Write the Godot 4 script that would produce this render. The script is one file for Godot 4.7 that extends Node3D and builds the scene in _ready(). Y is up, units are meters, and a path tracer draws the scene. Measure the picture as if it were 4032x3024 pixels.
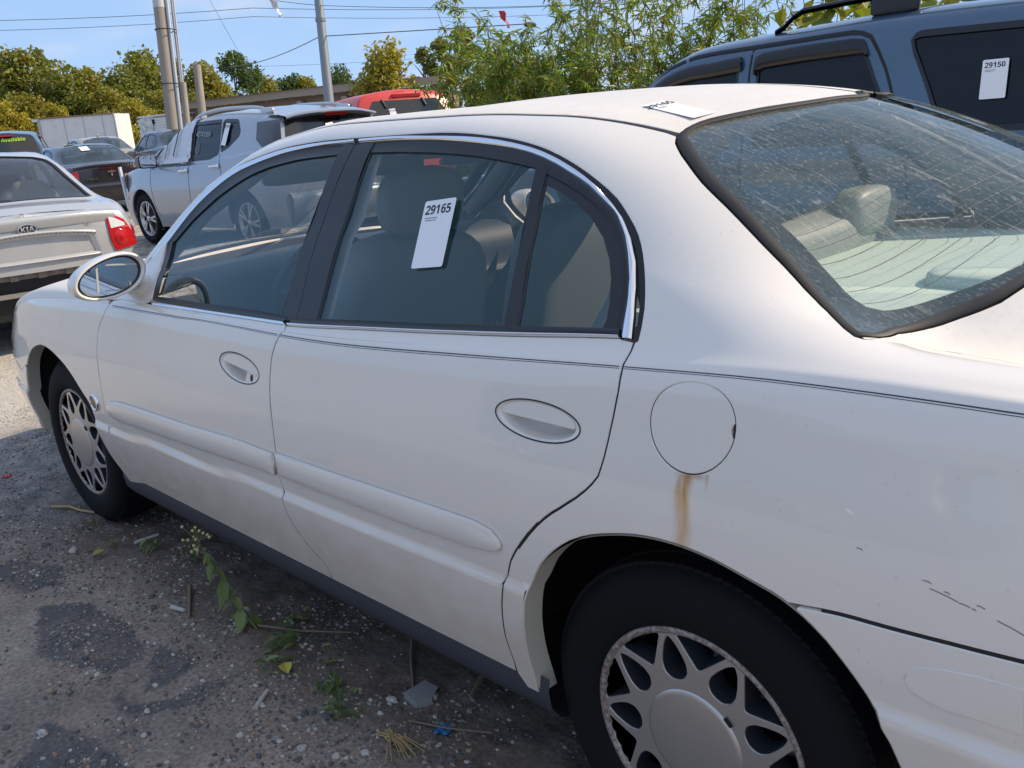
extends Node3D
# A salvage yard in autumn sun: a white sedan seen from its rear left corner, more parked cars, weeds, trees and poles behind it.

const TR := {
	"front_door": [-0.79,5.35, -0.804,5.015, -0.819,4.838, -0.833,4.662, -0.847,4.489, -0.861,4.351, -0.875,4.216, -0.886,4.07, -0.894,3.89, -0.897,3.698, -0.9,3.504, -0.902,3.295, -0.903,3.085, -0.903,2.875, -0.903,2.658, -0.904,2.441, -0.907,2.272, -0.91,2.103, -0.91,1.974, -0.91,1.846, -0.905,1.659, -0.899,1.473, -0.895,1.284, -0.891,1.094, -0.883,0.922, -0.871,0.784, -0.856,0.659, -0.84,0.553, -0.816,0.455, -0.789,0.39, -0.762,0.324, -0.762,0.25, 0.353,0.25, 0.353,0.472, 0.328,0.599, 0.301,0.72, 0.277,0.855, 0.257,1.022, 0.244,1.185, 0.233,1.364, 0.229,1.553, 0.229,1.667, 0.223,1.818, 0.212,2.003, 0.216,2.237, 0.217,2.364, 0.217,2.492, 0.217,2.63, 0.216,2.767, 0.214,3.009, 0.211,3.251, 0.209,3.446, 0.208,3.64, 0.207,3.834, 0.209,4.081, 0.213,4.324, 0.22,4.51, 0.228,4.695, 0.237,4.893, 0.245,5.093, 0.247,5.292, 0.246,5.496, 0.243,5.701, 0.24,5.905, 0.211,5.902, 0.185,5.904, 0.159,5.906, 0.132,5.908, 0.106,5.91, 0.08,5.911, 0.053,5.912, 0.027,5.913, -0,5.913, -0.027,5.913, -0.054,5.912, -0.082,5.911, -0.109,5.909, -0.136,5.907, -0.163,5.905, -0.19,5.902, -0.218,5.898, -0.246,5.893, -0.273,5.887, -0.301,5.88, -0.329,5.873, -0.356,5.866, -0.384,5.858, -0.412,5.85, -0.439,5.842, -0.467,5.835, -0.495,5.827, -0.522,5.82, -0.62,5.8, -0.74,5.74],
	"rear_door": [0.24,5.905, 0.243,5.701, 0.246,5.496, 0.247,5.292, 0.245,5.093, 0.237,4.893, 0.228,4.695, 0.22,4.51, 0.213,4.324, 0.209,4.081, 0.207,3.834, 0.208,3.64, 0.209,3.446, 0.211,3.251, 0.214,3.009, 0.216,2.767, 0.217,2.63, 0.217,2.492, 0.217,2.364, 0.216,2.237, 0.212,2.003, 0.223,1.818, 0.229,1.667, 0.229,1.553, 0.233,1.364, 0.244,1.185, 0.257,1.022, 0.277,0.855, 0.301,0.72, 0.328,0.599, 0.353,0.472, 0.353,0.25, 1.02,0.25, 1.02,0.451, 1.018,0.608, 1.017,0.765, 1.02,0.921, 1.024,1.076, 1.028,1.251, 1.034,1.425, 1.04,1.596, 1.048,1.788, 1.058,1.968, 1.073,2.114, 1.09,2.244, 1.109,2.371, 1.129,2.488, 1.139,2.543, 1.124,2.443, 1.096,2.26, 1.084,2.179, 1.097,2.27, 1.116,2.397, 1.135,2.509, 1.155,2.613, 1.173,2.695, 1.192,2.77, 1.21,2.849, 1.232,2.947, 1.252,3.06, 1.267,3.165, 1.28,3.287, 1.286,3.43, 1.291,3.582, 1.296,3.793, 1.3,4.005, 1.304,4.204, 1.307,4.404, 1.31,4.604, 1.311,4.818, 1.312,5.034, 1.312,5.249, 1.313,5.454, 1.313,5.658, 1.314,5.863, 1.314,6.068, 1.281,6.114, 1.252,6.102, 1.223,6.089, 1.193,6.077, 1.164,6.064, 1.134,6.052, 1.105,6.041, 1.075,6.031, 1.047,6.022, 1.018,6.014, 0.989,6.008, 0.96,6.001, 0.932,5.996, 0.903,5.991, 0.874,5.986, 0.846,5.981, 0.817,5.976, 0.788,5.972, 0.758,5.969, 0.729,5.966, 0.699,5.964, 0.67,5.963, 0.64,5.961, 0.611,5.959, 0.582,5.956, 0.552,5.953, 0.523,5.949, 0.493,5.944, 0.466,5.938, 0.439,5.931, 0.412,5.924, 0.385,5.916, 0.358,5.908, 0.331,5.9, 0.304,5.892, 0.277,5.884, 0.25,5.877],
	"fender": [-0.806,5.048, -0.835,5.059, -0.864,5.071, -0.893,5.083, -0.923,5.095, -0.952,5.107, -0.981,5.118, -1.01,5.128, -1.04,5.136, -1.069,5.142, -1.096,5.146, -1.122,5.148, -1.149,5.149, -1.176,5.149, -1.202,5.148, -1.229,5.146, -1.256,5.144, -1.283,5.142, -1.309,5.14, -1.337,5.137, -1.364,5.132, -1.391,5.128, -1.419,5.126, -1.446,5.126, -1.473,5.131, -1.499,5.139, -1.526,5.149, -1.552,5.16, -1.579,5.172, -1.605,5.183, -1.634,5.2, -1.662,5.223, -1.691,5.244, -1.719,5.255, -1.748,5.25, -1.77,5.232, -1.792,5.204, -1.815,5.172, -1.837,5.143, -1.95,5.1, -2.05,5, -2.14,4.75, -2.17,4.2, -2.16,3.4, -2.13,2.75, -2,2.5, -1.88,2.2, -1.752,2.46, -1.732,2.57, -1.711,2.668, -1.69,2.757, -1.668,2.838, -1.646,2.908, -1.623,2.969, -1.6,3.02, -1.575,3.064, -1.55,3.099, -1.525,3.121, -1.5,3.132, -1.476,3.129, -1.452,3.114, -1.427,3.09, -1.403,3.06, -1.379,3.022, -1.354,2.975, -1.33,2.923, -1.305,2.868, -1.278,2.808, -1.251,2.744, -1.225,2.673, -1.199,2.592, -1.176,2.51, -1.154,2.422, -1.133,2.326, -1.111,2.224, -1.091,2.131, -1.069,2.038, -1.051,1.929, -1.038,1.789, -1.033,1.641, -1.029,1.487, -1.017,1.289, -1.004,1.095, -0.997,0.933, -0.992,0.767, -0.984,0.618, -0.966,0.462, -0.946,0.32, -0.916,0.05, -0.762,0.25, -0.762,0.324, -0.789,0.39, -0.816,0.455, -0.84,0.553, -0.856,0.659, -0.871,0.784, -0.883,0.922, -0.891,1.094, -0.895,1.284, -0.899,1.473, -0.905,1.659, -0.91,1.846, -0.91,1.974, -0.91,2.103, -0.907,2.272, -0.904,2.441, -0.903,2.658, -0.903,2.875, -0.903,3.085, -0.902,3.295, -0.9,3.504, -0.897,3.698, -0.894,3.89, -0.886,4.07, -0.875,4.216, -0.861,4.351, -0.847,4.489, -0.833,4.662, -0.819,4.838, -0.804,5.015],
	"front_bumper": [-1.855,0.05, -1.855,0.277, -1.855,0.477, -1.854,0.654, -1.853,0.831, -1.85,1.006, -1.844,1.241, -1.836,1.472, -1.825,1.692, -1.814,1.866, -1.801,2.035, -1.786,2.193, -1.77,2.336, -1.752,2.46, -1.88,2.2, -2,2.5, -2.13,2.75, -2.3,2.8, -2.49,2.8, -2.49,0.05],
	"headlight": [-2.13,2.78, -2.16,3.4, -2.17,4.2, -2.19,4.5, -2.3,4.5, -2.42,4.4, -2.46,3.6, -2.46,2.83, -2.3,2.82],
	"quarter": [-0.965,5.35, -0.94,6, -0.9,6.5, -0.84,6.95, -0.77,7.25, -0.688,7.407, -0.663,7.445, -0.638,7.485, -0.613,7.524, -0.588,7.561, -0.563,7.597, -0.536,7.634, -0.51,7.67, -0.483,7.704, -0.456,7.736, -0.43,7.764, -0.403,7.79, -0.379,7.81, -0.355,7.828, -0.331,7.844, -0.307,7.856, -0.283,7.864, -0.256,7.864, -0.23,7.857, -0.203,7.847, -0.176,7.837, -0.15,7.832, -0.125,7.832, -0.101,7.836, -0.077,7.841, -0.052,7.845, -0.028,7.847, -0.003,7.846, 0.022,7.844, 0.046,7.84, 0.071,7.837, 0.095,7.834, 0.125,7.833, 0.154,7.833, 0.183,7.833, 0.212,7.833, 0.235,7.834, 0.258,7.834, 0.281,7.835, 0.304,7.836, 0.333,7.837, 0.361,7.838, 0.389,7.84, 0.418,7.842, 0.446,7.844, 0.474,7.846, 0.503,7.848, 0.531,7.85, 0.56,7.851, 0.588,7.852, 0.616,7.853, 0.645,7.853, 0.673,7.853, 0.701,7.852, 0.73,7.85, 0.758,7.847, 0.781,7.845, 0.805,7.843, 0.828,7.84, 0.852,7.834, 0.875,7.826, 0.898,7.815, 0.921,7.803, 0.945,7.789, 0.967,7.773, 0.99,7.755, 1.013,7.735, 1.036,7.713, 1.058,7.689, 1.081,7.662, 1.104,7.631, 1.131,7.592, 1.159,7.541, 1.18,7.485, 1.201,7.418, 1.219,7.356, 1.236,7.282, 1.249,7.208, 1.261,7.124, 1.274,7.014, 1.286,6.894, 1.299,6.73, 1.309,6.554, 1.316,6.315, 1.319,6.102, 1.314,6.068, 1.314,5.863, 1.313,5.658, 1.313,5.454, 1.312,5.249, 1.312,5.034, 1.311,4.818, 1.31,4.604, 1.307,4.404, 1.304,4.204, 1.3,4.005, 1.296,3.793, 1.291,3.582, 1.286,3.43, 1.28,3.287, 1.267,3.165, 1.252,3.06, 1.232,2.947, 1.21,2.849, 1.192,2.77, 1.173,2.695, 1.155,2.613, 1.135,2.509, 1.116,2.397, 1.097,2.27, 1.084,2.179, 1.096,2.26, 1.124,2.443, 1.139,2.543, 1.129,2.488, 1.109,2.371, 1.09,2.244, 1.073,2.114, 1.058,1.968, 1.048,1.788, 1.04,1.596, 1.034,1.425, 1.028,1.251, 1.024,1.076, 1.02,0.921, 1.017,0.765, 1.018,0.608, 1.02,0.451, 1.02,0.25, 1.04,0.05, 1.073,0.05, 1.073,0.271, 1.072,0.423, 1.073,0.62, 1.077,0.816, 1.082,1.035, 1.089,1.252, 1.096,1.461, 1.105,1.662, 1.119,1.856, 1.135,2.031, 1.152,2.151, 1.17,2.254, 1.19,2.344, 1.216,2.441, 1.243,2.518, 1.265,2.568, 1.287,2.607, 1.31,2.641, 1.334,2.673, 1.358,2.698, 1.383,2.714, 1.41,2.721, 1.437,2.719, 1.46,2.71, 1.483,2.695, 1.506,2.674, 1.527,2.648, 1.548,2.617, 1.57,2.584, 1.59,2.555, 1.611,2.525, 1.63,2.485, 1.653,2.425, 1.639,2.471, 1.664,2.486, 1.688,2.502, 1.713,2.514, 1.736,2.518, 1.76,2.519, 1.783,2.521, 1.81,2.525, 1.837,2.53, 1.864,2.536, 1.893,2.542, 1.921,2.549, 1.95,2.556, 2.2,2.58, 2.42,2.6, 2.5,2.9, 2.5,6.6, 2.42,7.1, 2.2,7.2, 1.873,7.327, 1.851,7.399, 1.829,7.47, 1.807,7.518, 1.784,7.54, 1.761,7.541, 1.739,7.507, 1.721,7.421, 1.704,7.291, 1.689,7.143, 1.672,7.005, 1.658,7.002, 1.636,7.12, 1.615,7.266, 1.593,7.407, 1.568,7.515, 1.541,7.601, 1.515,7.671, 1.49,7.721, 1.464,7.758, 1.439,7.794, 1.411,7.839, 1.384,7.884, 1.356,7.927, 1.333,7.957, 1.311,7.987, 1.288,8.023, 1.262,8.078, 1.236,8.14, 1.217,8.186, 1.199,8.242, 1.184,8.293, 1.173,8.369, 1.15,8.375, 1.125,8.368, 1.101,8.36, 1.077,8.351, 1.05,8.339, 1.024,8.325, 0.998,8.31, 0.972,8.296, 0.946,8.281, 0.919,8.266, 0.893,8.251, 0.867,8.237, 0.841,8.223, 0.811,8.209, 0.781,8.196, 0.752,8.184, 0.722,8.171, 0.693,8.159, 0.656,8.146, 0.62,8.137, 0.583,8.131, 0.546,8.127, 0.51,8.125, 0.473,8.123, 0.437,8.122, 0.4,8.12, 0.363,8.118, 0.325,8.117, 0.288,8.116, 0.25,8.117, 0.213,8.117, 0.175,8.118, 0.138,8.119, 0.1,8.12, 0.064,8.121, 0.029,8.122, -0.007,8.123, -0.043,8.124, -0.079,8.126, -0.114,8.128, -0.15,8.13, -0.188,8.134, -0.227,8.139, -0.265,8.145, -0.303,8.15, -0.342,8.152, -0.38,8.15, -0.417,8.144, -0.453,8.136, -0.49,8.125, -0.527,8.112, -0.563,8.097, -0.6,8.08, -0.633,8.063, -0.667,8.045, -0.7,8.025, -0.733,8.003, -0.767,7.978, -0.8,7.95, -0.836,7.915, -0.872,7.876, -0.908,7.834, -0.944,7.791, -0.98,7.75],
	"rear_bumper": [1.95,2.556, 1.921,2.549, 1.893,2.542, 1.864,2.536, 1.837,2.53, 1.81,2.525, 1.783,2.521, 1.76,2.519, 1.736,2.518, 1.713,2.514, 1.688,2.502, 1.664,2.486, 1.639,2.471, 1.653,2.425, 1.674,2.351, 1.696,2.259, 1.716,2.152, 1.738,2.018, 1.758,1.868, 1.772,1.741, 1.785,1.606, 1.798,1.472, 1.83,0.976, 1.85,0.608, 1.855,0.13, 2.3,0.05, 2.58,0.05, 2.58,2.6, 2.2,2.58],
	"roof": [-0.342,8.152, -0.303,8.15, -0.265,8.145, -0.227,8.139, -0.188,8.134, -0.15,8.13, -0.114,8.128, -0.079,8.126, -0.043,8.124, -0.007,8.123, 0.029,8.122, 0.064,8.121, 0.1,8.12, 0.138,8.119, 0.175,8.118, 0.213,8.117, 0.25,8.117, 0.288,8.116, 0.325,8.117, 0.363,8.118, 0.4,8.12, 0.437,8.122, 0.473,8.123, 0.51,8.125, 0.546,8.127, 0.583,8.131, 0.62,8.137, 0.656,8.146, 0.693,8.159, 0.722,8.171, 0.752,8.184, 0.781,8.196, 0.811,8.209, 0.841,8.223, 0.867,8.237, 0.893,8.251, 0.919,8.266, 0.946,8.281, 0.972,8.296, 0.998,8.31, 1.024,8.325, 1.05,8.339, 1.077,8.351, 1.101,8.36, 1.125,8.368, 1.15,8.375, 1.174,8.382, 1.169,8.48, 1.176,8.643, 1.187,8.737, 1.2,8.818, 1.218,8.936, 1.236,9.053, 1.254,9.17, 1.272,9.287, 1.289,9.414, 1.304,9.568, 1.317,9.732, 1.333,9.862, 1.3,9.98, 1.305,10, -0.42,10, -0.4,9.2, -0.37,8.5],
	"trunk": [1.672,7.005, 1.689,7.143, 1.704,7.291, 1.721,7.421, 1.739,7.507, 1.761,7.541, 1.784,7.54, 1.807,7.518, 1.829,7.47, 1.851,7.399, 1.873,7.327, 2.2,7.2, 2.42,7.1, 2.5,7.6, 2.5,10, 1.885,10, 1.875,9.746, 1.865,9.489, 1.854,9.237, 1.84,9, 1.823,8.767, 1.803,8.546, 1.78,8.362, 1.761,8.271, 1.741,8.183, 1.724,8.084, 1.708,7.97, 1.694,7.824, 1.683,7.661, 1.683,7.422, 1.681,7.194, 1.658,7.002],
	"rear_glass": [1.3,9.98, 1.333,9.862, 1.317,9.732, 1.304,9.568, 1.289,9.414, 1.272,9.287, 1.254,9.17, 1.236,9.053, 1.218,8.936, 1.2,8.818, 1.187,8.737, 1.176,8.643, 1.169,8.48, 1.173,8.369, 1.184,8.293, 1.199,8.242, 1.217,8.186, 1.236,8.14, 1.262,8.078, 1.288,8.023, 1.311,7.987, 1.333,7.957, 1.356,7.927, 1.384,7.884, 1.411,7.839, 1.439,7.794, 1.464,7.758, 1.49,7.721, 1.515,7.671, 1.541,7.601, 1.568,7.515, 1.593,7.407, 1.615,7.266, 1.636,7.12, 1.658,7.002, 1.681,7.194, 1.683,7.422, 1.683,7.661, 1.694,7.824, 1.708,7.97, 1.724,8.084, 1.741,8.183, 1.761,8.271, 1.78,8.362, 1.803,8.546, 1.823,8.767, 1.84,9, 1.854,9.237, 1.865,9.489, 1.875,9.746, 1.885,10],
	"frit_inner": [1.36,10, 1.348,9.749, 1.335,9.5, 1.321,9.246, 1.305,9, 1.286,8.805, 1.27,8.6, 1.265,8.356, 1.283,8.268, 1.305,8.215, 1.327,8.186, 1.355,8.151, 1.383,8.124, 1.409,8.102, 1.436,8.082, 1.463,8.065, 1.49,8.045, 1.508,8.024, 1.526,8.001, 1.546,7.972, 1.566,7.94, 1.582,7.907, 1.598,7.881, 1.621,7.871, 1.643,7.935, 1.657,8.019, 1.671,8.112, 1.691,8.227, 1.712,8.335, 1.734,8.43, 1.755,8.526, 1.768,8.594, 1.78,8.664, 1.77,8.95, 1.782,9.175, 1.8,9.4, 1.807,9.695, 1.81,10],
	"rear_glass_edge": [1.3,9.98, 1.333,9.862, 1.317,9.732, 1.304,9.568, 1.289,9.414, 1.272,9.287, 1.254,9.17, 1.236,9.053, 1.218,8.936, 1.2,8.818, 1.187,8.737, 1.176,8.643, 1.169,8.48, 1.173,8.369, 1.184,8.293, 1.199,8.242, 1.217,8.186, 1.236,8.14, 1.262,8.078, 1.288,8.023, 1.311,7.987, 1.333,7.957, 1.356,7.927, 1.384,7.884, 1.411,7.839, 1.439,7.794, 1.464,7.758, 1.49,7.721, 1.515,7.671, 1.541,7.601, 1.568,7.515, 1.593,7.407, 1.615,7.266, 1.636,7.12, 1.658,7.002, 1.681,7.194, 1.683,7.422, 1.683,7.661, 1.694,7.824, 1.708,7.97, 1.724,8.084, 1.741,8.183, 1.761,8.271, 1.78,8.362, 1.803,8.546, 1.823,8.767, 1.84,9, 1.854,9.237, 1.865,9.489, 1.875,9.746, 1.885,10],
	"windshield": [-0.44,10, -0.43,9.2, -0.41,8.6, -0.43,8.3, -0.62,8.22, -0.82,8.1, -1,7.9, -1.06,8.3, -1.1,9, -1.12,10],
	"hood": [-1.837,5.143, -1.815,5.172, -1.792,5.204, -1.77,5.232, -1.748,5.25, -1.719,5.255, -1.691,5.244, -1.662,5.223, -1.634,5.2, -1.605,5.183, -1.579,5.172, -1.552,5.16, -1.526,5.149, -1.499,5.139, -1.473,5.131, -1.446,5.126, -1.419,5.126, -1.391,5.128, -1.364,5.132, -1.337,5.137, -1.309,5.14, -1.283,5.142, -1.256,5.144, -1.229,5.146, -1.202,5.148, -1.176,5.149, -1.149,5.149, -1.122,5.148, -1.096,5.146, -1.069,5.142, -1.04,5.136, -1.01,5.128, -0.981,5.118, -0.952,5.107, -0.923,5.095, -0.893,5.083, -0.864,5.071, -0.835,5.059, -0.806,5.048, -0.82,5.3, -0.99,5.45, -1,6.5, -1.06,7.9, -1.12,8.5, -1.16,10, -2.46,10, -2.4,8.6, -2.3,6.5, -2.2,5.2, -2.14,4.95, -2.05,5.12, -1.95,5.2],
	"chromeOutF": [-0.687,7.384, -0.645,7.45, -0.603,7.516, -0.561,7.578, -0.521,7.632, -0.48,7.683, -0.44,7.729, -0.399,7.767, -0.359,7.8, -0.319,7.825, -0.278,7.841, -0.234,7.838, -0.19,7.824, -0.146,7.814, -0.106,7.819, -0.065,7.827, -0.024,7.833, 0.016,7.831, 0.057,7.825, 0.098,7.822, 0.137,7.82, 0.176,7.82, 0.215,7.821, 0.26,7.824, 0.304,7.828],
	"chromeInF": [-0.664,7.278, -0.624,7.348, -0.584,7.418, -0.544,7.482, -0.505,7.54, -0.466,7.594, -0.426,7.642, -0.387,7.681, -0.345,7.713, -0.304,7.736, -0.262,7.751, -0.219,7.755, -0.177,7.751, -0.134,7.751, -0.094,7.76, -0.054,7.771, -0.014,7.78, 0.026,7.782, 0.066,7.78, 0.106,7.78, 0.145,7.781, 0.184,7.783, 0.222,7.786, 0.266,7.789, 0.31,7.792],
	"chromeOutR": [0.325,7.83, 0.375,7.834, 0.425,7.838, 0.475,7.839, 0.512,7.836, 0.55,7.831, 0.588,7.825, 0.626,7.822, 0.671,7.823, 0.716,7.826, 0.762,7.826, 0.809,7.821, 0.856,7.81, 0.902,7.793, 0.948,7.767, 0.993,7.732, 1.039,7.687, 1.074,7.645, 1.108,7.593, 1.157,7.494, 1.193,7.393, 1.227,7.236, 1.257,7.029, 1.278,6.792, 1.296,6.442, 1.307,6.118],
	"chromeInR": [0.33,7.785, 0.368,7.788, 0.407,7.79, 0.445,7.793, 0.483,7.793, 0.533,7.79, 0.583,7.785, 0.633,7.78, 0.679,7.776, 0.725,7.772, 0.771,7.768, 0.817,7.766, 0.863,7.758, 0.909,7.74, 0.955,7.712, 0.99,7.683, 1.024,7.649, 1.058,7.615, 1.092,7.573, 1.139,7.486, 1.172,7.425, 1.209,7.259, 1.233,7.081, 1.257,6.853, 1.272,6.605, 1.278,6.385, 1.285,6.1],
	"beltBotF": [-0.522,5.82, -0.475,5.833, -0.428,5.846, -0.38,5.859, -0.333,5.872, -0.285,5.884, -0.238,5.894, -0.19,5.902, -0.147,5.906, -0.103,5.91, -0.06,5.912, -0.016,5.913, 0.027,5.913, 0.069,5.912, 0.111,5.909, 0.153,5.906, 0.195,5.903, 0.238,5.9],
	"beltTopF": [-0.54,6.022, -0.491,6.017, -0.443,6.012, -0.394,6.006, -0.345,6.001, -0.296,5.996, -0.247,5.992, -0.198,5.989, -0.154,5.988, -0.11,5.988, -0.067,5.988, -0.023,5.988, 0.021,5.987, 0.061,5.986, 0.102,5.985, 0.142,5.983, 0.182,5.981, 0.222,5.979],
	"beltBotR": [0.25,5.877, 0.298,5.891, 0.347,5.905, 0.396,5.92, 0.445,5.933, 0.493,5.944, 0.54,5.952, 0.586,5.957, 0.632,5.96, 0.678,5.963, 0.724,5.966, 0.771,5.97, 0.817,5.976, 0.86,5.983, 0.903,5.991, 0.946,5.998, 0.989,6.008, 1.032,6.018, 1.075,6.031, 1.116,6.045, 1.158,6.062, 1.199,6.079, 1.24,6.097, 1.281,6.114],
	"beltTopR": [0.247,5.97, 0.295,5.977, 0.344,5.985, 0.392,5.993, 0.44,6, 0.489,6.006, 0.535,6.011, 0.582,6.015, 0.628,6.018, 0.674,6.021, 0.72,6.024, 0.767,6.029, 0.813,6.035, 0.856,6.042, 0.899,6.05, 0.943,6.059, 0.986,6.069, 1.029,6.08, 1.072,6.091, 1.113,6.104, 1.155,6.118, 1.196,6.133, 1.238,6.148, 1.279,6.163],
	"bgap": [0.316,7.777, 0.305,7.593, 0.289,7.375, 0.275,7.151, 0.269,6.904, 0.267,6.65, 0.272,6.415, 0.276,6.179, 0.276,6.028],
	"stripe": [-0.3,5.021, -0.218,5.074, -0.136,5.098, -0.053,5.1, 0.029,5.088, 0.111,5.068, 0.193,5.045, 0.276,5.022, 0.358,5.002, 0.44,4.988, 0.522,4.98, 0.604,4.98, 0.687,4.986, 0.769,4.999, 0.851,5.017, 0.933,5.04, 1.016,5.065, 1.098,5.091, 1.18,5.116, 1.262,5.139, 1.344,5.157, 1.427,5.169, 1.509,5.173, 1.591,5.17, 1.673,5.158, 1.756,5.137, 1.838,5.109, 1.92,5.074],
	"ledge": [-1.017,1.437, -0.973,1.43, -0.929,1.422, -0.885,1.414, -0.841,1.407, -0.797,1.403, -0.753,1.401, -0.708,1.405, -0.662,1.412, -0.617,1.422, -0.572,1.435, -0.526,1.45, -0.481,1.466, -0.435,1.481, -0.39,1.496, -0.345,1.509, -0.298,1.529, -0.251,1.562, -0.205,1.604, -0.158,1.65, -0.111,1.696, -0.064,1.738, -0.017,1.771, 0.029,1.791, 0.075,1.795, 0.121,1.777, 0.167,1.734, 0.213,1.661, 0.231,1.624, 0.275,1.556, 0.321,1.522, 0.366,1.515, 0.412,1.529, 0.459,1.556, 0.505,1.59, 0.551,1.623, 0.597,1.65, 0.643,1.663, 0.7,1.669, 0.762,1.675, 0.813,1.679, 0.835,1.677, 0.817,1.667, 0.77,1.65, 0.711,1.631, 0.658,1.613, 0.627,1.601, 0.645,1.59, 0.684,1.589, 0.735,1.591, 0.796,1.598, 0.861,1.609, 0.926,1.625, 0.987,1.645, 1.038,1.67, 1.071,1.692, 1.104,1.716],
	"bumpcrease": [1.777,1.724, 1.808,1.752, 1.84,1.772, 1.872,1.768, 1.904,1.76, 1.932,1.766, 1.96,1.774],
	"glassF": [0.256,7.727, 0.177,7.717, 0.058,7.717, -0.062,7.705, -0.184,7.662, -0.31,7.614, -0.444,7.507, -0.545,7.378, -0.548,6.78, -0.497,6.132, -0.206,6.067, 0.014,6.066, 0.202,6.034, 0.205,6.389, 0.206,6.836, 0.231,7.333],
	"glassR": [0.394,7.727, 0.495,7.722, 0.644,7.706, 0.778,7.7, 0.862,7.686, 0.946,7.665, 0.96,7.309, 0.978,6.876, 0.992,6.497, 1.003,6.132, 0.81,6.077, 0.367,6.006, 0.366,6.407, 0.365,6.889, 0.378,7.315],
	"glassQ": [0.973,7.627, 1.009,7.613, 1.053,7.578, 1.096,7.535, 1.133,7.478, 1.176,7.385, 1.208,7.243, 1.231,7.079, 1.249,6.929, 1.266,6.689, 1.272,6.515, 1.277,6.238, 1.251,6.089, 1.196,6.127, 1.142,6.168, 1.077,6.061, 1.031,6.133, 1.025,6.44, 1.003,6.895, 0.989,7.231],
	"visQ": [0.981,7.5, 1.025,7.475, 1.07,7.428, 1.118,7.338, 1.164,7.19, 1.197,7.002, 1.218,6.807, 1.233,6.569, 1.238,6.353, 1.235,6.22, 1.196,6.119, 1.141,6.173, 1.079,6.067, 1.032,6.138, 1.025,6.44, 1.003,6.895, 0.989,7.231],
	"moldF": [-0.87,2.053, -0.845,2.176, -0.764,2.244, -0.618,2.273, -0.297,2.304, 0.03,2.373, 0.207,2.35, 0.21,2.006, -0.094,1.935, -0.447,1.851, -0.798,1.78, -0.862,1.844],
	"fuel": [1.45,4.944, 1.47,4.937, 1.489,4.887, 1.5,4.827, 1.51,4.749, 1.519,4.66, 1.527,4.54, 1.532,4.405, 1.534,4.268, 1.534,4.146, 1.532,4.022, 1.527,3.908, 1.517,3.781, 1.503,3.675, 1.485,3.594, 1.467,3.547, 1.452,3.537, 1.437,3.548, 1.423,3.58, 1.406,3.667, 1.392,3.787, 1.385,3.888, 1.38,4.002, 1.378,4.117, 1.378,4.248, 1.381,4.381, 1.387,4.506, 1.394,4.617, 1.403,4.721, 1.414,4.807, 1.425,4.869, 1.438,4.918],
	"handleF": [-0.053,3.822, -0.048,3.954, -0.036,4.082, -0.025,4.144, -0.011,4.185, 0.002,4.218, 0.018,4.251, 0.034,4.273, 0.051,4.282, 0.069,4.279, 0.087,4.262, 0.104,4.222, 0.118,4.173, 0.131,4.111, 0.141,4.031, 0.149,3.936, 0.153,3.834, 0.149,3.733, 0.14,3.645, 0.124,3.576, 0.105,3.541, 0.088,3.523, 0.071,3.521, 0.054,3.527, 0.038,3.535, 0.022,3.549, 0.007,3.572, -0.009,3.609, -0.027,3.663, -0.044,3.732],
	"handleR": [1.028,3.869, 1.03,3.97, 1.036,4.071, 1.049,4.155, 1.064,4.213, 1.079,4.246, 1.095,4.26, 1.111,4.266, 1.129,4.272, 1.147,4.269, 1.165,4.253, 1.181,4.232, 1.196,4.201, 1.209,4.148, 1.223,4.061, 1.231,3.952, 1.231,3.862, 1.228,3.775, 1.216,3.695, 1.201,3.644, 1.182,3.615, 1.162,3.61, 1.144,3.607, 1.126,3.613, 1.108,3.628, 1.089,3.648, 1.071,3.678, 1.054,3.728, 1.038,3.788],
	"emblem": [-0.983,2.21, -0.971,2.144, -0.964,2.05, -0.969,1.943, -0.98,1.855, -0.996,1.824, -1.012,1.851, -1.021,1.912, -1.027,1.988, -1.022,2.072, -1.011,2.145, -0.997,2.202],
	"moldR": [0.223,2.385, 0.449,2.369, 0.664,2.361, 0.852,2.351, 0.963,2.34, 1.01,2.293, 1.034,2.193, 1.038,2.13, 1.029,2.074, 1.01,2.037, 0.956,1.996, 0.782,1.972, 0.512,1.99, 0.23,2.016],
	"emboss": [1.81,2.151, 1.814,2.224, 1.827,2.278, 1.851,2.318, 1.897,2.352, 1.953,2.361, 1.958,2.012, 1.901,2.017, 1.862,2.002, 1.838,2.031, 1.819,2.075],
	"sail": [-0.572,7.417, -0.596,7.148, -0.571,6.561, -0.534,6.072],
	"rust": [1.445,3.543, 1.468,3.575, 1.465,3.332, 1.464,3.049, 1.463,2.755, 1.443,2.737, 1.446,3.022, 1.448,3.307],
	"sticker": [0.654,7.223, 0.752,7.262, 0.782,6.654, 0.681,6.629],
	"roofstick": [1.017,8.694, 1.041,8.897, 1.186,8.897, 1.163,8.711],
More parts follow.
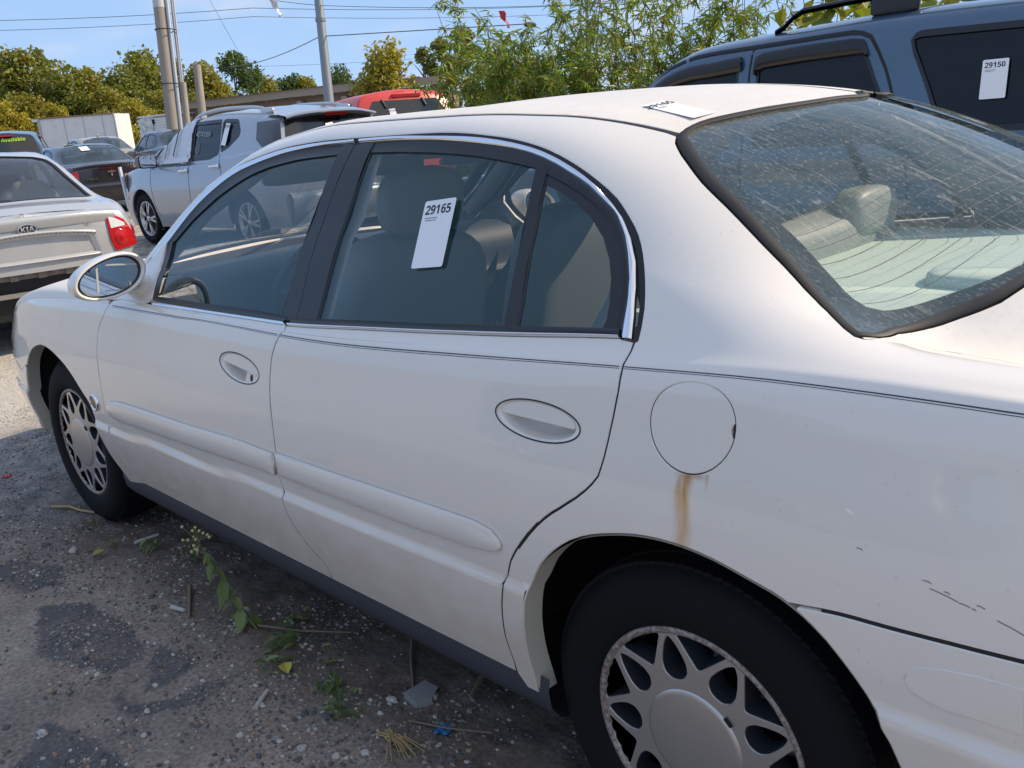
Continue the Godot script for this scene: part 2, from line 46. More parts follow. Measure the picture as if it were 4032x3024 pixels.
	"archF": [-1.855,0.05, -1.855,0.277, -1.855,0.477, -1.854,0.654, -1.853,0.831, -1.85,1.006, -1.844,1.241, -1.836,1.472, -1.825,1.692, -1.814,1.866, -1.801,2.035, -1.786,2.193, -1.77,2.336, -1.752,2.46, -1.732,2.57, -1.711,2.668, -1.69,2.757, -1.668,2.838, -1.646,2.908, -1.623,2.969, -1.6,3.02, -1.575,3.064, -1.55,3.099, -1.525,3.121, -1.5,3.132, -1.476,3.129, -1.452,3.114, -1.427,3.09, -1.403,3.06, -1.379,3.022, -1.354,2.975, -1.33,2.923, -1.305,2.868, -1.278,2.808, -1.251,2.744, -1.225,2.673, -1.199,2.592, -1.176,2.51, -1.154,2.422, -1.133,2.326, -1.111,2.224, -1.091,2.131, -1.069,2.038, -1.051,1.929, -1.038,1.789, -1.033,1.641, -1.029,1.487, -1.017,1.289, -1.004,1.095, -0.997,0.933, -0.992,0.767, -0.984,0.618, -0.966,0.462, -0.946,0.32, -0.916,0.05],
	"archR": [1.073,0.05, 1.073,0.271, 1.072,0.423, 1.073,0.62, 1.077,0.816, 1.082,1.035, 1.089,1.252, 1.096,1.461, 1.105,1.662, 1.119,1.856, 1.135,2.031, 1.152,2.151, 1.17,2.254, 1.19,2.344, 1.216,2.441, 1.243,2.518, 1.265,2.568, 1.287,2.607, 1.31,2.641, 1.334,2.673, 1.358,2.698, 1.383,2.714, 1.41,2.721, 1.437,2.719, 1.46,2.71, 1.483,2.695, 1.506,2.674, 1.527,2.648, 1.548,2.617, 1.57,2.584, 1.59,2.555, 1.611,2.525, 1.63,2.485, 1.653,2.425, 1.674,2.351, 1.696,2.259, 1.716,2.152, 1.738,2.018, 1.758,1.868, 1.772,1.741, 1.785,1.606, 1.798,1.472, 1.83,0.976, 1.85,0.608, 1.855,0.13],
	"dlo": [-0.965,5.35, -0.94,6, -0.9,6.5, -0.84,6.95, -0.77,7.25, -0.688,7.407, -0.663,7.445, -0.638,7.485, -0.613,7.524, -0.588,7.561, -0.563,7.597, -0.536,7.634, -0.51,7.67, -0.483,7.704, -0.456,7.736, -0.43,7.764, -0.403,7.79, -0.379,7.81, -0.355,7.828, -0.331,7.844, -0.307,7.856, -0.283,7.864, -0.256,7.864, -0.23,7.857, -0.203,7.847, -0.176,7.837, -0.15,7.832, -0.125,7.832, -0.101,7.836, -0.077,7.841, -0.052,7.845, -0.028,7.847, -0.003,7.846, 0.022,7.844, 0.046,7.84, 0.071,7.837, 0.095,7.834, 0.125,7.833, 0.154,7.833, 0.183,7.833, 0.212,7.833, 0.235,7.834, 0.258,7.834, 0.281,7.835, 0.304,7.836, 0.333,7.837, 0.361,7.838, 0.389,7.84, 0.418,7.842, 0.446,7.844, 0.474,7.846, 0.503,7.848, 0.531,7.85, 0.56,7.851, 0.588,7.852, 0.616,7.853, 0.645,7.853, 0.673,7.853, 0.701,7.852, 0.73,7.85, 0.758,7.847, 0.781,7.845, 0.805,7.843, 0.828,7.84, 0.852,7.834, 0.875,7.826, 0.898,7.815, 0.921,7.803, 0.945,7.789, 0.967,7.773, 0.99,7.755, 1.013,7.735, 1.036,7.713, 1.058,7.689, 1.081,7.662, 1.104,7.631, 1.131,7.592, 1.159,7.541, 1.18,7.485, 1.201,7.418, 1.219,7.356, 1.236,7.282, 1.249,7.208, 1.261,7.124, 1.274,7.014, 1.286,6.894, 1.299,6.73, 1.309,6.554, 1.316,6.315, 1.319,6.102],
	"ditch": [-0.98,7.75, -0.944,7.791, -0.908,7.834, -0.872,7.876, -0.836,7.915, -0.8,7.95, -0.767,7.978, -0.733,8.003, -0.7,8.025, -0.667,8.045, -0.633,8.063, -0.6,8.08, -0.563,8.097, -0.527,8.112, -0.49,8.125, -0.453,8.136, -0.417,8.144, -0.38,8.15, -0.342,8.152, -0.303,8.15, -0.265,8.145, -0.227,8.139, -0.188,8.134, -0.15,8.13, -0.114,8.128, -0.079,8.126, -0.043,8.124, -0.007,8.123, 0.029,8.122, 0.064,8.121, 0.1,8.12, 0.138,8.119, 0.175,8.118, 0.213,8.117, 0.25,8.117, 0.288,8.116, 0.325,8.117, 0.363,8.118, 0.4,8.12, 0.437,8.122, 0.473,8.123, 0.51,8.125, 0.546,8.127, 0.583,8.131, 0.62,8.137, 0.656,8.146, 0.693,8.159, 0.722,8.171, 0.752,8.184, 0.781,8.196, 0.811,8.209, 0.841,8.223, 0.867,8.237, 0.893,8.251, 0.919,8.266, 0.946,8.281, 0.972,8.296, 0.998,8.31, 1.024,8.325, 1.05,8.339, 1.077,8.351, 1.101,8.36, 1.125,8.368, 1.15,8.375, 1.174,8.382],
	"cut_front": [-0.804,5.015, -0.819,4.838, -0.833,4.662, -0.847,4.489, -0.861,4.351, -0.875,4.216, -0.886,4.07, -0.894,3.89, -0.897,3.698, -0.9,3.504, -0.902,3.295, -0.903,3.085, -0.903,2.875, -0.903,2.658, -0.904,2.441, -0.907,2.272, -0.91,2.103, -0.91,1.974, -0.91,1.846, -0.905,1.659, -0.899,1.473, -0.895,1.284, -0.891,1.094, -0.883,0.922, -0.871,0.784, -0.856,0.659, -0.84,0.553, -0.816,0.455, -0.789,0.39, -0.762,0.324, -0.762,0.25],
	"cut_mid": [0.24,5.905, 0.243,5.701, 0.246,5.496, 0.247,5.292, 0.245,5.093, 0.237,4.893, 0.228,4.695, 0.22,4.51, 0.213,4.324, 0.209,4.081, 0.207,3.834, 0.208,3.64, 0.209,3.446, 0.211,3.251, 0.214,3.009, 0.216,2.767, 0.217,2.63, 0.217,2.492, 0.217,2.364, 0.216,2.237, 0.212,2.003, 0.223,1.818, 0.229,1.667, 0.229,1.553, 0.233,1.364, 0.244,1.185, 0.257,1.022, 0.277,0.855, 0.301,0.72, 0.328,0.599, 0.353,0.472, 0.353,0.25],
	"cut_rear": [1.314,6.068, 1.314,5.863, 1.313,5.658, 1.313,5.454, 1.312,5.249, 1.312,5.034, 1.311,4.818, 1.31,4.604, 1.307,4.404, 1.304,4.204, 1.3,4.005, 1.296,3.793, 1.291,3.582, 1.286,3.43, 1.28,3.287, 1.267,3.165, 1.252,3.06, 1.232,2.947, 1.21,2.849, 1.192,2.77, 1.173,2.695, 1.155,2.613, 1.135,2.509, 1.116,2.397, 1.097,2.27, 1.084,2.179, 1.096,2.26, 1.124,2.443, 1.139,2.543, 1.129,2.488, 1.109,2.371, 1.09,2.244, 1.073,2.114, 1.058,1.968, 1.048,1.788, 1.04,1.596, 1.034,1.425, 1.028,1.251, 1.024,1.076, 1.02,0.921, 1.017,0.765, 1.018,0.608, 1.02,0.451, 1.02,0.25],
	"seam": [1.639,2.471, 1.664,2.486, 1.688,2.502, 1.713,2.514, 1.736,2.518, 1.76,2.519, 1.783,2.521, 1.81,2.525, 1.837,2.53, 1.864,2.536, 1.893,2.542, 1.921,2.549, 1.95,2.556],
	"trunkgap": [1.672,7.005, 1.689,7.143, 1.704,7.291, 1.721,7.421, 1.739,7.507, 1.761,7.541, 1.784,7.54, 1.807,7.518, 1.829,7.47, 1.851,7.399, 1.873,7.327],
	"hoodgap": [-0.806,5.048, -0.835,5.059, -0.864,5.071, -0.893,5.083, -0.923,5.095, -0.952,5.107, -0.981,5.118, -1.01,5.128, -1.04,5.136, -1.069,5.142, -1.096,5.146, -1.122,5.148, -1.149,5.149, -1.176,5.149, -1.202,5.148, -1.229,5.146, -1.256,5.144, -1.283,5.142, -1.309,5.14, -1.337,5.137, -1.364,5.132, -1.391,5.128, -1.419,5.126, -1.446,5.126, -1.473,5.131, -1.499,5.139, -1.526,5.149, -1.552,5.16, -1.579,5.172, -1.605,5.183, -1.634,5.2, -1.662,5.223, -1.691,5.244, -1.719,5.255, -1.748,5.25, -1.77,5.232, -1.792,5.204, -1.815,5.172, -1.837,5.143],
}

const T_W := [[-2.5, -2.44, -2.3, -2.1, -1.85, -1.5, -1.0, 0.0, 1.0, 1.5, 1.9, 2.2, 2.45, 2.6], [0.5, 0.66, 0.775, 0.85, 0.895, 0.922, 0.934, 0.937, 0.936, 0.93, 0.912, 0.88, 0.83, 0.74]]
const T_YS := [[-2.5, -2.3, -2.1, -1.8, -1.5, -1.2, -0.83, 0.22, 0.92, 1.32, 1.62, 1.95, 2.3, 2.6], [0.6, 0.74, 0.8, 0.86, 0.905, 0.93, 0.95, 0.963, 0.998, 1.02, 1.035, 1.04, 1.0, 0.9]]
const T_YB := [[-2.5, -2.3, -2.1, -1.8, -1.5, -1.2, -0.83, 0.22, 0.92, 1.32, 1.62, 1.95, 2.3, 2.6], [0.62, 0.77, 0.835, 0.9, 0.945, 0.965, 0.975, 0.995, 1.035, 1.058, 1.068, 1.062, 1.015, 0.91]]
const T_YM := [[-2.5, -2.3, -2.1, -1.8, -1.5, -1.1, -0.95, -0.7, -0.4, -0.1, 0.2, 0.6, 0.9, 1.2, 1.4, 1.6, 1.75, 1.95, 2.3, 2.6], [0.63, 0.785, 0.85, 0.92, 0.965, 0.99, 0.995, 1.055, 1.13, 1.19, 1.21, 1.225, 1.215, 1.185, 1.15, 1.105, 1.08, 1.07, 1.02, 0.915]]
const T_ZM := [[-2.5, -2.3, -2.1, -1.8, -1.5, -1.1, -0.95, -0.7, -0.4, -0.1, 0.2, 0.6, 0.9, 1.2, 1.4, 1.6, 1.75, 1.95, 2.3, 2.6], [0.4, 0.6, 0.67, 0.72, 0.75, 0.77, 0.79, 0.785, 0.765, 0.75, 0.745, 0.745, 0.75, 0.765, 0.77, 0.77, 0.77, 0.765, 0.72, 0.6]]
const T_YR := [[-2.5, -2.3, -2.1, -1.8, -1.5, -1.1, -0.95, -0.7, -0.4, -0.1, 0.2, 0.6, 0.9, 1.2, 1.4, 1.6, 1.75, 1.95, 2.3, 2.6], [0.64, 0.8, 0.865, 0.935, 0.985, 1.005, 1.03, 1.145, 1.325, 1.42, 1.445, 1.44, 1.412, 1.335, 1.25, 1.135, 1.075, 1.065, 1.02, 0.92]]
const T_ZR := [[-2.5, -2.3, -2.1, -1.8, -1.5, -1.1, -0.95, -0.7, -0.4, -0.1, 0.2, 0.6, 0.9, 1.2, 1.4, 1.6, 1.75, 1.95, 2.3, 2.6], [0.3, 0.45, 0.52, 0.57, 0.6, 0.66, 0.7, 0.71, 0.66, 0.615, 0.6, 0.6, 0.6, 0.6, 0.61, 0.62, 0.62, 0.61, 0.58, 0.5]]
const T_YC := [[-2.5, -2.3, -2.1, -1.8, -1.5, -1.2, -1.0, -0.7, -0.4, -0.1, 0.2, 0.6, 0.9, 1.1, 1.3, 1.5, 1.7, 1.85, 1.95, 2.1, 2.3, 2.6], [0.65, 0.82, 0.885, 0.96, 1.01, 1.03, 1.085, 1.227, 1.357, 1.448, 1.477, 1.489, 1.484, 1.469, 1.438, 1.375, 1.285, 1.203, 1.138, 1.085, 1.05, 0.93]]


const SK := 0.12            # metres per step of the profile parameter
var M := {}
var used := {}
var rng := RandomNumberGenerator.new()

# ------------------------------------------------------------------ nodes
func numbered(called: String) -> String:
	if not used.has(called):
		used[called] = 0
		return called
	used[called] += 1
	return "%s_%03d" % [called, used[called]]

func tag(o: Node, label: String, category: String, group := "") -> Node:
	o.set_meta("label", label)
	o.set_meta("category", category)
	if group != "":
		o.set_meta("group", group)
	return o

func thing(called: String, label: String, category: String, at := Vector3.ZERO, turn := 0.0, group := "") -> Node3D:
	var o := Node3D.new()
	o.name = numbered(called)
	add_child(o)
	o.position = at
	o.rotation.y = turn
	tag(o, label, category, group)
	return o

func part(called: String, mesh: Mesh, m: Material, parent: Node = null, xf := Transform3D.IDENTITY) -> MeshInstance3D:
	var o := MeshInstance3D.new()
	o.mesh = mesh
	o.material_override = m
	o.transform = xf
	if parent == null:
		o.name = numbered(called)
		add_child(o)
	else:
		o.name = called
		parent.add_child(o, true)
		if o.name != called:
			var k := 1
			while parent.has_node("%s_%03d" % [called, k]):
				k += 1
			o.name = "%s_%03d" % [called, k]
	return o

func structure(o: Node) -> void:
	o.set_meta("kind", "structure")

func stuff(o: Node) -> void:
	o.set_meta("kind", "stuff")

# ------------------------------------------------------------------ mesh collector
class Geo:
	var v := PackedVector3Array()
	var n := PackedVector3Array()
	var uv := PackedVector2Array()
	var c := PackedColorArray()
	var idx := PackedInt32Array()
	var tint := Color(1, 1, 1)
	func vert(p: Vector3, nn: Vector3, t := Vector2.ZERO) -> int:
		v.append(p)
		n.append(nn)
		uv.append(t)
		c.append(tint)
		return v.size() - 1
	func tri(a: int, b: int, d: int) -> void:
		var f := (v[b] - v[a]).cross(v[d] - v[a])
		if f.dot(n[a] + n[b] + n[d]) > 0.0:
			idx.append_array([a, d, b])
		else:
			idx.append_array([a, b, d])
	func quad(a: int, b: int, d: int, e: int) -> void:
		tri(a, b, d)
		tri(a, d, e)
	func flat(pts: Array) -> void:
		# a flat convex polygon with its own normal, seen from the side from which it runs clockwise
		var nn: Vector3 = (pts[2] - pts[0]).cross(pts[1] - pts[0]).normalized()
		var s := v.size()
		for p in pts:
			vert(p, nn)
		for i in range(1, pts.size() - 1):
			idx.append_array([s, s + i, s + i + 1])
	func box(at: Vector3, size: Vector3, basis := Basis.IDENTITY) -> void:
		var h := size / 2.0
		for ax in 3:
			for sg in [-1.0, 1.0]:
				var nn := Vector3.ZERO
				nn[ax] = sg
				var u := Vector3.ZERO
				var w := Vector3.ZERO
				u[(ax + 1) % 3] = h[(ax + 1) % 3]
				w[(ax + 2) % 3] = h[(ax + 2) % 3]
				var ctr := nn * h[ax]
				var s := v.size()
				for q in [[-1, -1], [1, -1], [1, 1], [-1, 1]]:
					vert(at + basis * (ctr + u * q[0] + w * q[1]), basis * nn, Vector2(q[0], q[1]) * 0.5)
				quad(s, s + 1, s + 2, s + 3)
	func tube(path: Array, r0: float, r1: float, sides := 8, caps := true) -> void:
		var m := path.size()
		var up := Vector3(0.31, 0.87, 0.21)
		var start := v.size()
		for i in m:
			var d: Vector3 = (path[mini(i + 1, m - 1)] - path[maxi(i - 1, 0)]).normalized()
			var a := d.cross(up).normalized()
			var b := a.cross(d)
			var r := lerpf(r0, r1, float(i) / maxf(m - 1, 1))
			for k in sides:
				var t := TAU * k / sides
				var nn := a * cos(t) + b * sin(t)
				vert(path[i] + nn * r, nn, Vector2(float(k) / sides, i))
		for i in m - 1:
			for k in sides:
				quad(start + i * sides + k, start + i * sides + (k + 1) % sides, start + (i + 1) * sides + (k + 1) % sides, start + (i + 1) * sides + k)
		if caps:
			for e in [0, m - 1]:
				var d: Vector3 = (path[0] - path[1]).normalized() if e == 0 else (path[m - 1] - path[m - 2]).normalized()
				var s := v.size()
				for k in sides:
					vert(v[start + e * sides + k], d)
				for k in range(1, sides - 1):
					tri(s, s + k, s + k + 1)
	func lathe(prof: Array, sides: int, xf := Transform3D.IDENTITY) -> void:
		# prof: [radius, height] pairs; turned about the local z axis
		var m := prof.size()
		var start := v.size()
		for i in m:
			var p: Vector2 = prof[i]
			var d: Vector2 = (prof[mini(i + 1, m - 1)] - prof[maxi(i - 1, 0)]).normalized()
			for k in sides + 1:
				var t := TAU * k / sides
				var nn := Vector3(cos(t) * d.y, sin(t) * d.y, -d.x)
				vert(xf * Vector3(cos(t) * p.x, sin(t) * p.x, p.y), (xf.basis * nn).normalized(), Vector2(float(k) / sides, float(i) / m))
		for i in m - 1:
			for k in sides:
				var a := start + i * (sides + 1) + k
				quad(a, a + 1, a + sides + 2, a + sides + 1)
	func blob(at: Vector3, size: Vector3, e1 := 0.5, e2 := 0.5, basis := Basis.IDENTITY, nu := 20, nv := 12) -> void:
		# a superellipsoid: cushions, headrests, mirror shells
		var s := v.size()
		for j in nv + 1:
			var ph := PI * (float(j) / nv - 0.5)
			for i in nu + 1:
				var th := TAU * i / nu
				var cp := _pw(cos(ph), e1)
				var p := Vector3(cp * _pw(cos(th), e2), _pw(sin(ph), e1), cp * _pw(sin(th), e2))
				var cq := _pw(cos(ph), 2.0 - e1)
				var nn := Vector3(cq * _pw(cos(th), 2.0 - e2) / size.x, _pw(sin(ph), 2.0 - e1) / size.y, cq * _pw(sin(th), 2.0 - e2) / size.z)
				if nn.length() < 1e-9:
					nn = p
				vert(at + basis * (p * size * 0.5), (basis * nn).normalized(), Vector2(float(i) / nu, float(j) / nv))
		for j in nv:
			for i in nu:
				var a := s + j * (nu + 1) + i
				quad(a, a + 1, a + nu + 2, a + nu + 1)
	func _pw(x: float, e: float) -> float:
		return signf(x) * pow(absf(x), e)
	func add(o: Geo, mirror := false) -> void:
		var s := v.size()
		for i in o.v.size():
			var p := o.v[i]
			var q := o.n[i]
			if mirror:
				p.z = -p.z
				q.z = -q.z
			v.append(p)
			n.append(q)
			uv.append(o.uv[i])
			c.append(o.c[i])
		for i in range(0, o.idx.size(), 3):
			if mirror:
				idx.append_array([s + o.idx[i], s + o.idx[i + 2], s + o.idx[i + 1]])
			else:
				idx.append_array([s + o.idx[i], s + o.idx[i + 1], s + o.idx[i + 2]])
	func mirrored() -> Geo:
		var g := Geo.new()
		g.add(self, true)
		return g
	func mesh() -> ArrayMesh:
		var a := []
		a.resize(Mesh.ARRAY_MAX)
		a[Mesh.ARRAY_VERTEX] = v
		a[Mesh.ARRAY_NORMAL] = n
		a[Mesh.ARRAY_TEX_UV] = uv
		a[Mesh.ARRAY_COLOR] = c
		a[Mesh.ARRAY_INDEX] = idx
		var m := ArrayMesh.new()
		if idx.size():
			m.add_surface_from_arrays(Mesh.PRIMITIVE_TRIANGLES, a)
		return m

# ------------------------------------------------------------------ monotone curves and the lofted car body
static func pchip(t: Array, x: float) -> float:
	var xs: Array = t[0]
	var ys: Array = t[1]
	var k := xs.size()
	if x <= xs[0]:
		return ys[0]
	if x >= xs[k - 1]:
		return ys[k - 1]
	var i := 0
	while x >= xs[i + 1]:
		i += 1
	var h: float = xs[i + 1] - xs[i]
	var d: float = (ys[i + 1] - ys[i]) / h
	var m0 := d
	var m1 := d
	if i > 0:
		var h0: float = xs[i] - xs[i - 1]
		var d0: float = (ys[i] - ys[i - 1]) / h0
		var w1 := 2.0 * h + h0
		var w2 := h + 2.0 * h0
		m0 = (w1 + w2) / (w1 / d0 + w2 / d) if d0 * d > 0.0 else 0.0
	if i < k - 2:
		var h2: float = xs[i + 2] - xs[i + 1]
		var d2: float = (ys[i + 2] - ys[i + 1]) / h2
		var w1 := 2.0 * h2 + h
		var w2 := h2 + 2.0 * h
		m1 = (w1 + w2) / (w1 / d + w2 / d2) if d2 * d > 0.0 else 0.0
	var u: float = (x - xs[i]) / h
	var u2: float = u * u
	var u3: float = u2 * u
	return (2 * u3 - 3 * u2 + 1) * ys[i] + (u3 - 2 * u2 + u) * h * m0 + (-2 * u3 + 3 * u2) * ys[i + 1] + (u3 - u2) * h * m1

class Loft:
	var x0 := 0.0
	var step := 0.01
	var count := 0
	var Y := PackedFloat32Array()
	var Z := PackedFloat32Array()
	var ledge := []            # a table x -> height of the pressed ledge, or empty
	var ledge_out := 0.011
	var rake := [0.0, 0.0, 0.0, 0.0]   # from x, to x, lean per metre, above height
	var rake_front := [0.0, 0.0, 0.0, 0.0]
	var cap_x := 0.0
	var cap_bulge := 0.1
	var cap_w := PackedFloat32Array()
	var cap_y0 := 0.0
	var host: Node
	var mode := 0               # 0: body (x, profile), 1: rear face (z, y)
	func at(x: float, v: float) -> Vector3:
		var f := clampf((x - x0) / step, 0.0, count - 1.001)
		var i := int(f)
		var t := f - i
		var k := clampi(int(floor(v)), 0, 9)
		var u := v - k
		var a := i * 13 + k
		var b := a + 13
		var u2: float = u * u
		var u3: float = u2 * u
		var c0 := 0.5 * (-u + 2 * u2 - u3)
		var c1 := 0.5 * (2 - 5 * u2 + 3 * u3)
		var c2 := 0.5 * (u + 4 * u2 - 3 * u3)
		var c3 := 0.5 * (-u2 + u3)
		var y := lerpf(Y[a] * c0 + Y[a + 1] * c1 + Y[a + 2] * c2 + Y[a + 3] * c3, Y[b] * c0 + Y[b + 1] * c1 + Y[b + 2] * c2 + Y[b + 3] * c3, t)
		var z := lerpf(Z[a] * c0 + Z[a + 1] * c1 + Z[a + 2] * c2 + Z[a + 3] * c3, Z[b] * c0 + Z[b + 1] * c1 + Z[b + 2] * c2 + Z[b + 3] * c3, t)
		if ledge.size() and v < 4.0:
			var e: float = (host.pchip(ledge, x) - y) / 0.014
			e = clampf(e + 0.5, 0.0, 1.0)
			z += ledge_out * e * e * (3 - 2 * e)
		var px := x
		if rake[2] != 0.0:
			var r := clampf((x - rake[0]) / (rake[1] - rake[0]), 0.0, 1.0)
			px -= rake[2] * r * r * maxf(0.0, y - rake[3])
		if rake_front[2] != 0.0:
			var r := clampf((rake_front[0] - x) / (rake_front[0] - rake_front[1]), 0.0, 1.0)
			px += rake_front[2] * r * r * maxf(0.0, y - rake_front[3])
		return Vector3(px, y, z)
	func cap_at(z: float, y: float) -> Vector3:
		var f := clampf((y - cap_y0) / 0.01, 0.0, cap_w.size() - 1.001)
		var w := lerpf(cap_w[int(f)], cap_w[int(f) + 1], f - int(f))
		var q := clampf(absf(z) / maxf(w, 0.01), 0.0, 1.0)
		var e := cap_x + cap_bulge * (1.0 - pow(q, 2.6))
		if rake[2] != 0.0:
			e -= rake[2] * maxf(0.0, y - rake[3])
		return Vector3(e, y, z)
	func cap_build() -> void:
		# half width of the rear outline for each height
		var lo := at(cap_x, 0.0)
		var hi := at(cap_x, 10.0)
		cap_y0 = lo.y
		var nn := int((hi.y - lo.y) / 0.01) + 2
		cap_w.resize(nn)
		cap_w.fill(0.02)
		var prev := lo
		for k in range(1, 401):
			var p := at(cap_x, 10.0 * k / 400.0)
			var i0 := int(ceil((minf(prev.y, p.y) - cap_y0) / 0.01))
			var i1 := int(floor((maxf(prev.y, p.y) - cap_y0) / 0.01))
			for i in range(i0, i1 + 1):
				if i >= 0 and i < nn and absf(p.y - prev.y) > 1e-6:
					cap_w[i] = maxf(cap_w[i], lerpf(prev.z, p.z, (cap_y0 + i * 0.01 - prev.y) / (p.y - prev.y)))
			prev = p
		cap_w[0] = lo.z
	func pt(a: float, s: float) -> Vector3:
		return at(a, s / 0.12) if mode == 0 else cap_at(a, s)
	func nor(a: float, s: float) -> Vector3:
		var e := 0.004
		var d1 := pt(a + e, s) - pt(a - e, s)
		var d2 := pt(a, s + e) - pt(a, s - e) if mode == 1 or s < 1.196 else pt(a, 1.2) - pt(a, 1.192)
		var q := d1.cross(d2) if mode == 0 else d2.cross(d1)
		if mode == 0 and s > 1.199:
			q.z = 0.0
		return q.normalized()
	func v_of(x: float, y: float) -> float:
		var lo := 0.0
		var hi := 8.6
		for k in 30:
			var m := (lo + hi) / 2.0
			if at(x, m).y < y:
				lo = m
			else:
				hi = m
		return lo

func make_loft(d: Dictionary) -> Loft:
	var l := Loft.new()
	l.host = self
	l.x0 = d.W[0][0]
	l.step = d.get("step", 0.01)
	l.count = int((d.W[0][-1] - l.x0) / l.step) + 2
	l.Y.resize(l.count * 13)
	l.Z.resize(l.count * 13)
	for i in l.count:
		var x := l.x0 + i * l.step
		var w := pchip(d.W, x)
		var yb := pchip(d.YB, x)
		var ys := pchip(d.YS, x) if d.has("YS") else yb - 0.035
		var lo := 0.345 if not d.has("LO") else pchip(d.LO, x)
		var yr := pchip(d.YR, x)
		var zr := pchip(d.ZR, x)
		var yc := pchip(d.YC, x)
		var zb: float = w - d.get("belt_in", 0.078)
		var ym := pchip(d.YM, x) if d.has("YM") else lerpf(yb, yr, 0.5)
		var zm: float = minf(pchip(d.ZM, x), w - 0.1) if d.has("ZM") else lerpf(zb, zr, 0.45) + d.get("bow", 0.012)
		var f := clampf((ys - lo) / 0.618, 0.3 if lo < 0.5 else 0.1, 1.2)
		var yy := [0, lo - 0.055, lo + 0.115 * f, lo + 0.255 * f, lo + 0.415 * f, lo + 0.53 * f, ys, yb, ym, yr, yr + (yc - yr) * 0.74, yc]
		var zz := [0, w - 0.05, w - 0.010, w, w - 0.006, w - 0.026, w - d.get("shoulder_in", 0.047), zb, zm, zr, zr * 0.52, 0.0]
		yy[0] = yy[1] - 0.1
		zz[0] = zz[1] - 0.02
		yy.append(yy[10])
		zz.append(-zz[10])
		for k in 13:
			l.Y[i * 13 + k] = yy[k]
			l.Z[i * 13 + k] = zz[k]
	return l

# a polygon given as flat pairs (x, profile) -> points in metres of surface
func poly(t: Array) -> PackedVector2Array:
	var p := PackedVector2Array()
	for i in range(0, t.size(), 2):
		p.append(Vector2(t[i], t[i + 1] * SK))
	return p

func side_poly(l: Loft, pts: Array) -> PackedVector2Array:
	# side-view corners (x, height) -> surface; edges are cut fine so that they follow the body
	var p := PackedVector2Array()
	for i in pts.size():
		var a: Vector2 = pts[i]
		var b: Vector2 = pts[(i + 1) % pts.size()]
		var n := maxi(1, int(a.distance_to(b) / 0.08))
		for k in n:
			var q := a.lerp(b, float(k) / n)
			p.append(Vector2(q.x, l.v_of(q.x, q.y) * SK))
	return p

func rounded(pts: Array, r: float, n := 4) -> Array:
	var out := []
	var m := pts.size()
	for i in m:
		var a: Vector2 = pts[(i + m - 1) % m]
		var b: Vector2 = pts[i]
		var c: Vector2 = pts[(i + 1) % m]
		var e := minf(r, 0.45 * minf(a.distance_to(b), b.distance_to(c)))
		var p := b + (a - b).normalized() * e
		var q := b + (c - b).normalized() * e
		for k in n + 1:
			var t := float(k) / n
			out.append(p.lerp(b, t).lerp(b.lerp(q, t), t))
	return out

func uvs(a: float, s: float) -> Vector2:
	return Vector2((a + 2.6) / 5.2, 1.0 - s / 1.2)

# a sheet of the surface inside the polygon, with edges that turn inwards
func panel(l: Loft, p0: PackedVector2Array, off := 0.0, gap := 0.0, lip := 0.014, holes := [], du := 0.035, ds := 0.014) -> Geo:
	var g := Geo.new()
	var polys := [p0]
	if Geometry2D.is_polygon_clockwise(p0):
		p0.reverse()
		polys = [p0]
	if gap > 0.0:
		polys = Geometry2D.offset_polygon(p0, -gap, Geometry2D.JOIN_ROUND)
	for p: PackedVector2Array in polys:
		if Geometry2D.is_polygon_clockwise(p):
			continue
		var lo := p[0]
		var hi := p[0]
		for q in p:
			lo = lo.min(q)
			hi = hi.max(q)
		var cache := {}
		var x := floorf(lo.x / du) * du
		while x < hi.x:
			var strip := Geometry2D.intersect_polygons(p, PackedVector2Array([Vector2(x, lo.y - 1), Vector2(x + du, lo.y - 1), Vector2(x + du, hi.y + 1), Vector2(x, hi.y + 1)]))
			for piece: PackedVector2Array in strip:
				var l2 := piece[0].y
				var h2 := l2
				for q in piece:
					l2 = minf(l2, q.y)
					h2 = maxf(h2, q.y)
				var s := floorf(l2 / ds) * ds
				while s < h2:
					var cell := PackedVector2Array([Vector2(x, s), Vector2(x + du, s), Vector2(x + du, s + ds), Vector2(x, s + ds)])
					var bits: Array = Geometry2D.intersect_polygons(piece, cell)
					for hole: PackedVector2Array in holes:
						var left := []
						for b in bits:
							left.append_array(Geometry2D.clip_polygons(b, hole))
						bits = left
					for b: PackedVector2Array in bits:
						if b.size() < 3 or Geometry2D.is_polygon_clockwise(b):
							continue
						_fill(g, l, b, off, cache)
					s += ds
			x += du
		if lip > 0.0:
			edge(g, l, p, off, lip, true)
	if lip > 0.0:
		for hole: PackedVector2Array in holes:
			var h := hole.duplicate()
			if not Geometry2D.is_polygon_clockwise(h):
				h.reverse()
			edge(g, l, h, off, lip, true)
	return g

func _fill(g: Geo, l: Loft, b: PackedVector2Array, off: float, cache: Dictionary) -> void:
	var ids := []
	for q in b:
		var key := Vector2i(roundi(q.x * 4000.0), roundi(q.y * 4000.0))
		if not cache.has(key):
			var nn := l.nor(q.x, q.y)
			cache[key] = g.vert(l.pt(q.x, q.y) + nn * off, nn, uvs(q.x, q.y))
		ids.append(cache[key])
	if ids.size() == 4 or ids.size() == 3:
		for i in range(1, ids.size() - 1):
			if ids[0] != ids[i] and ids[i] != ids[i + 1] and ids[0] != ids[i + 1]:
				g.tri(ids[0], ids[i], ids[i + 1])
	else:
		var t := Geometry2D.triangulate_polygon(b)
		for i in range(0, t.size(), 3):
			g.tri(ids[t[i]], ids[t[i + 1]], ids[t[i + 2]])

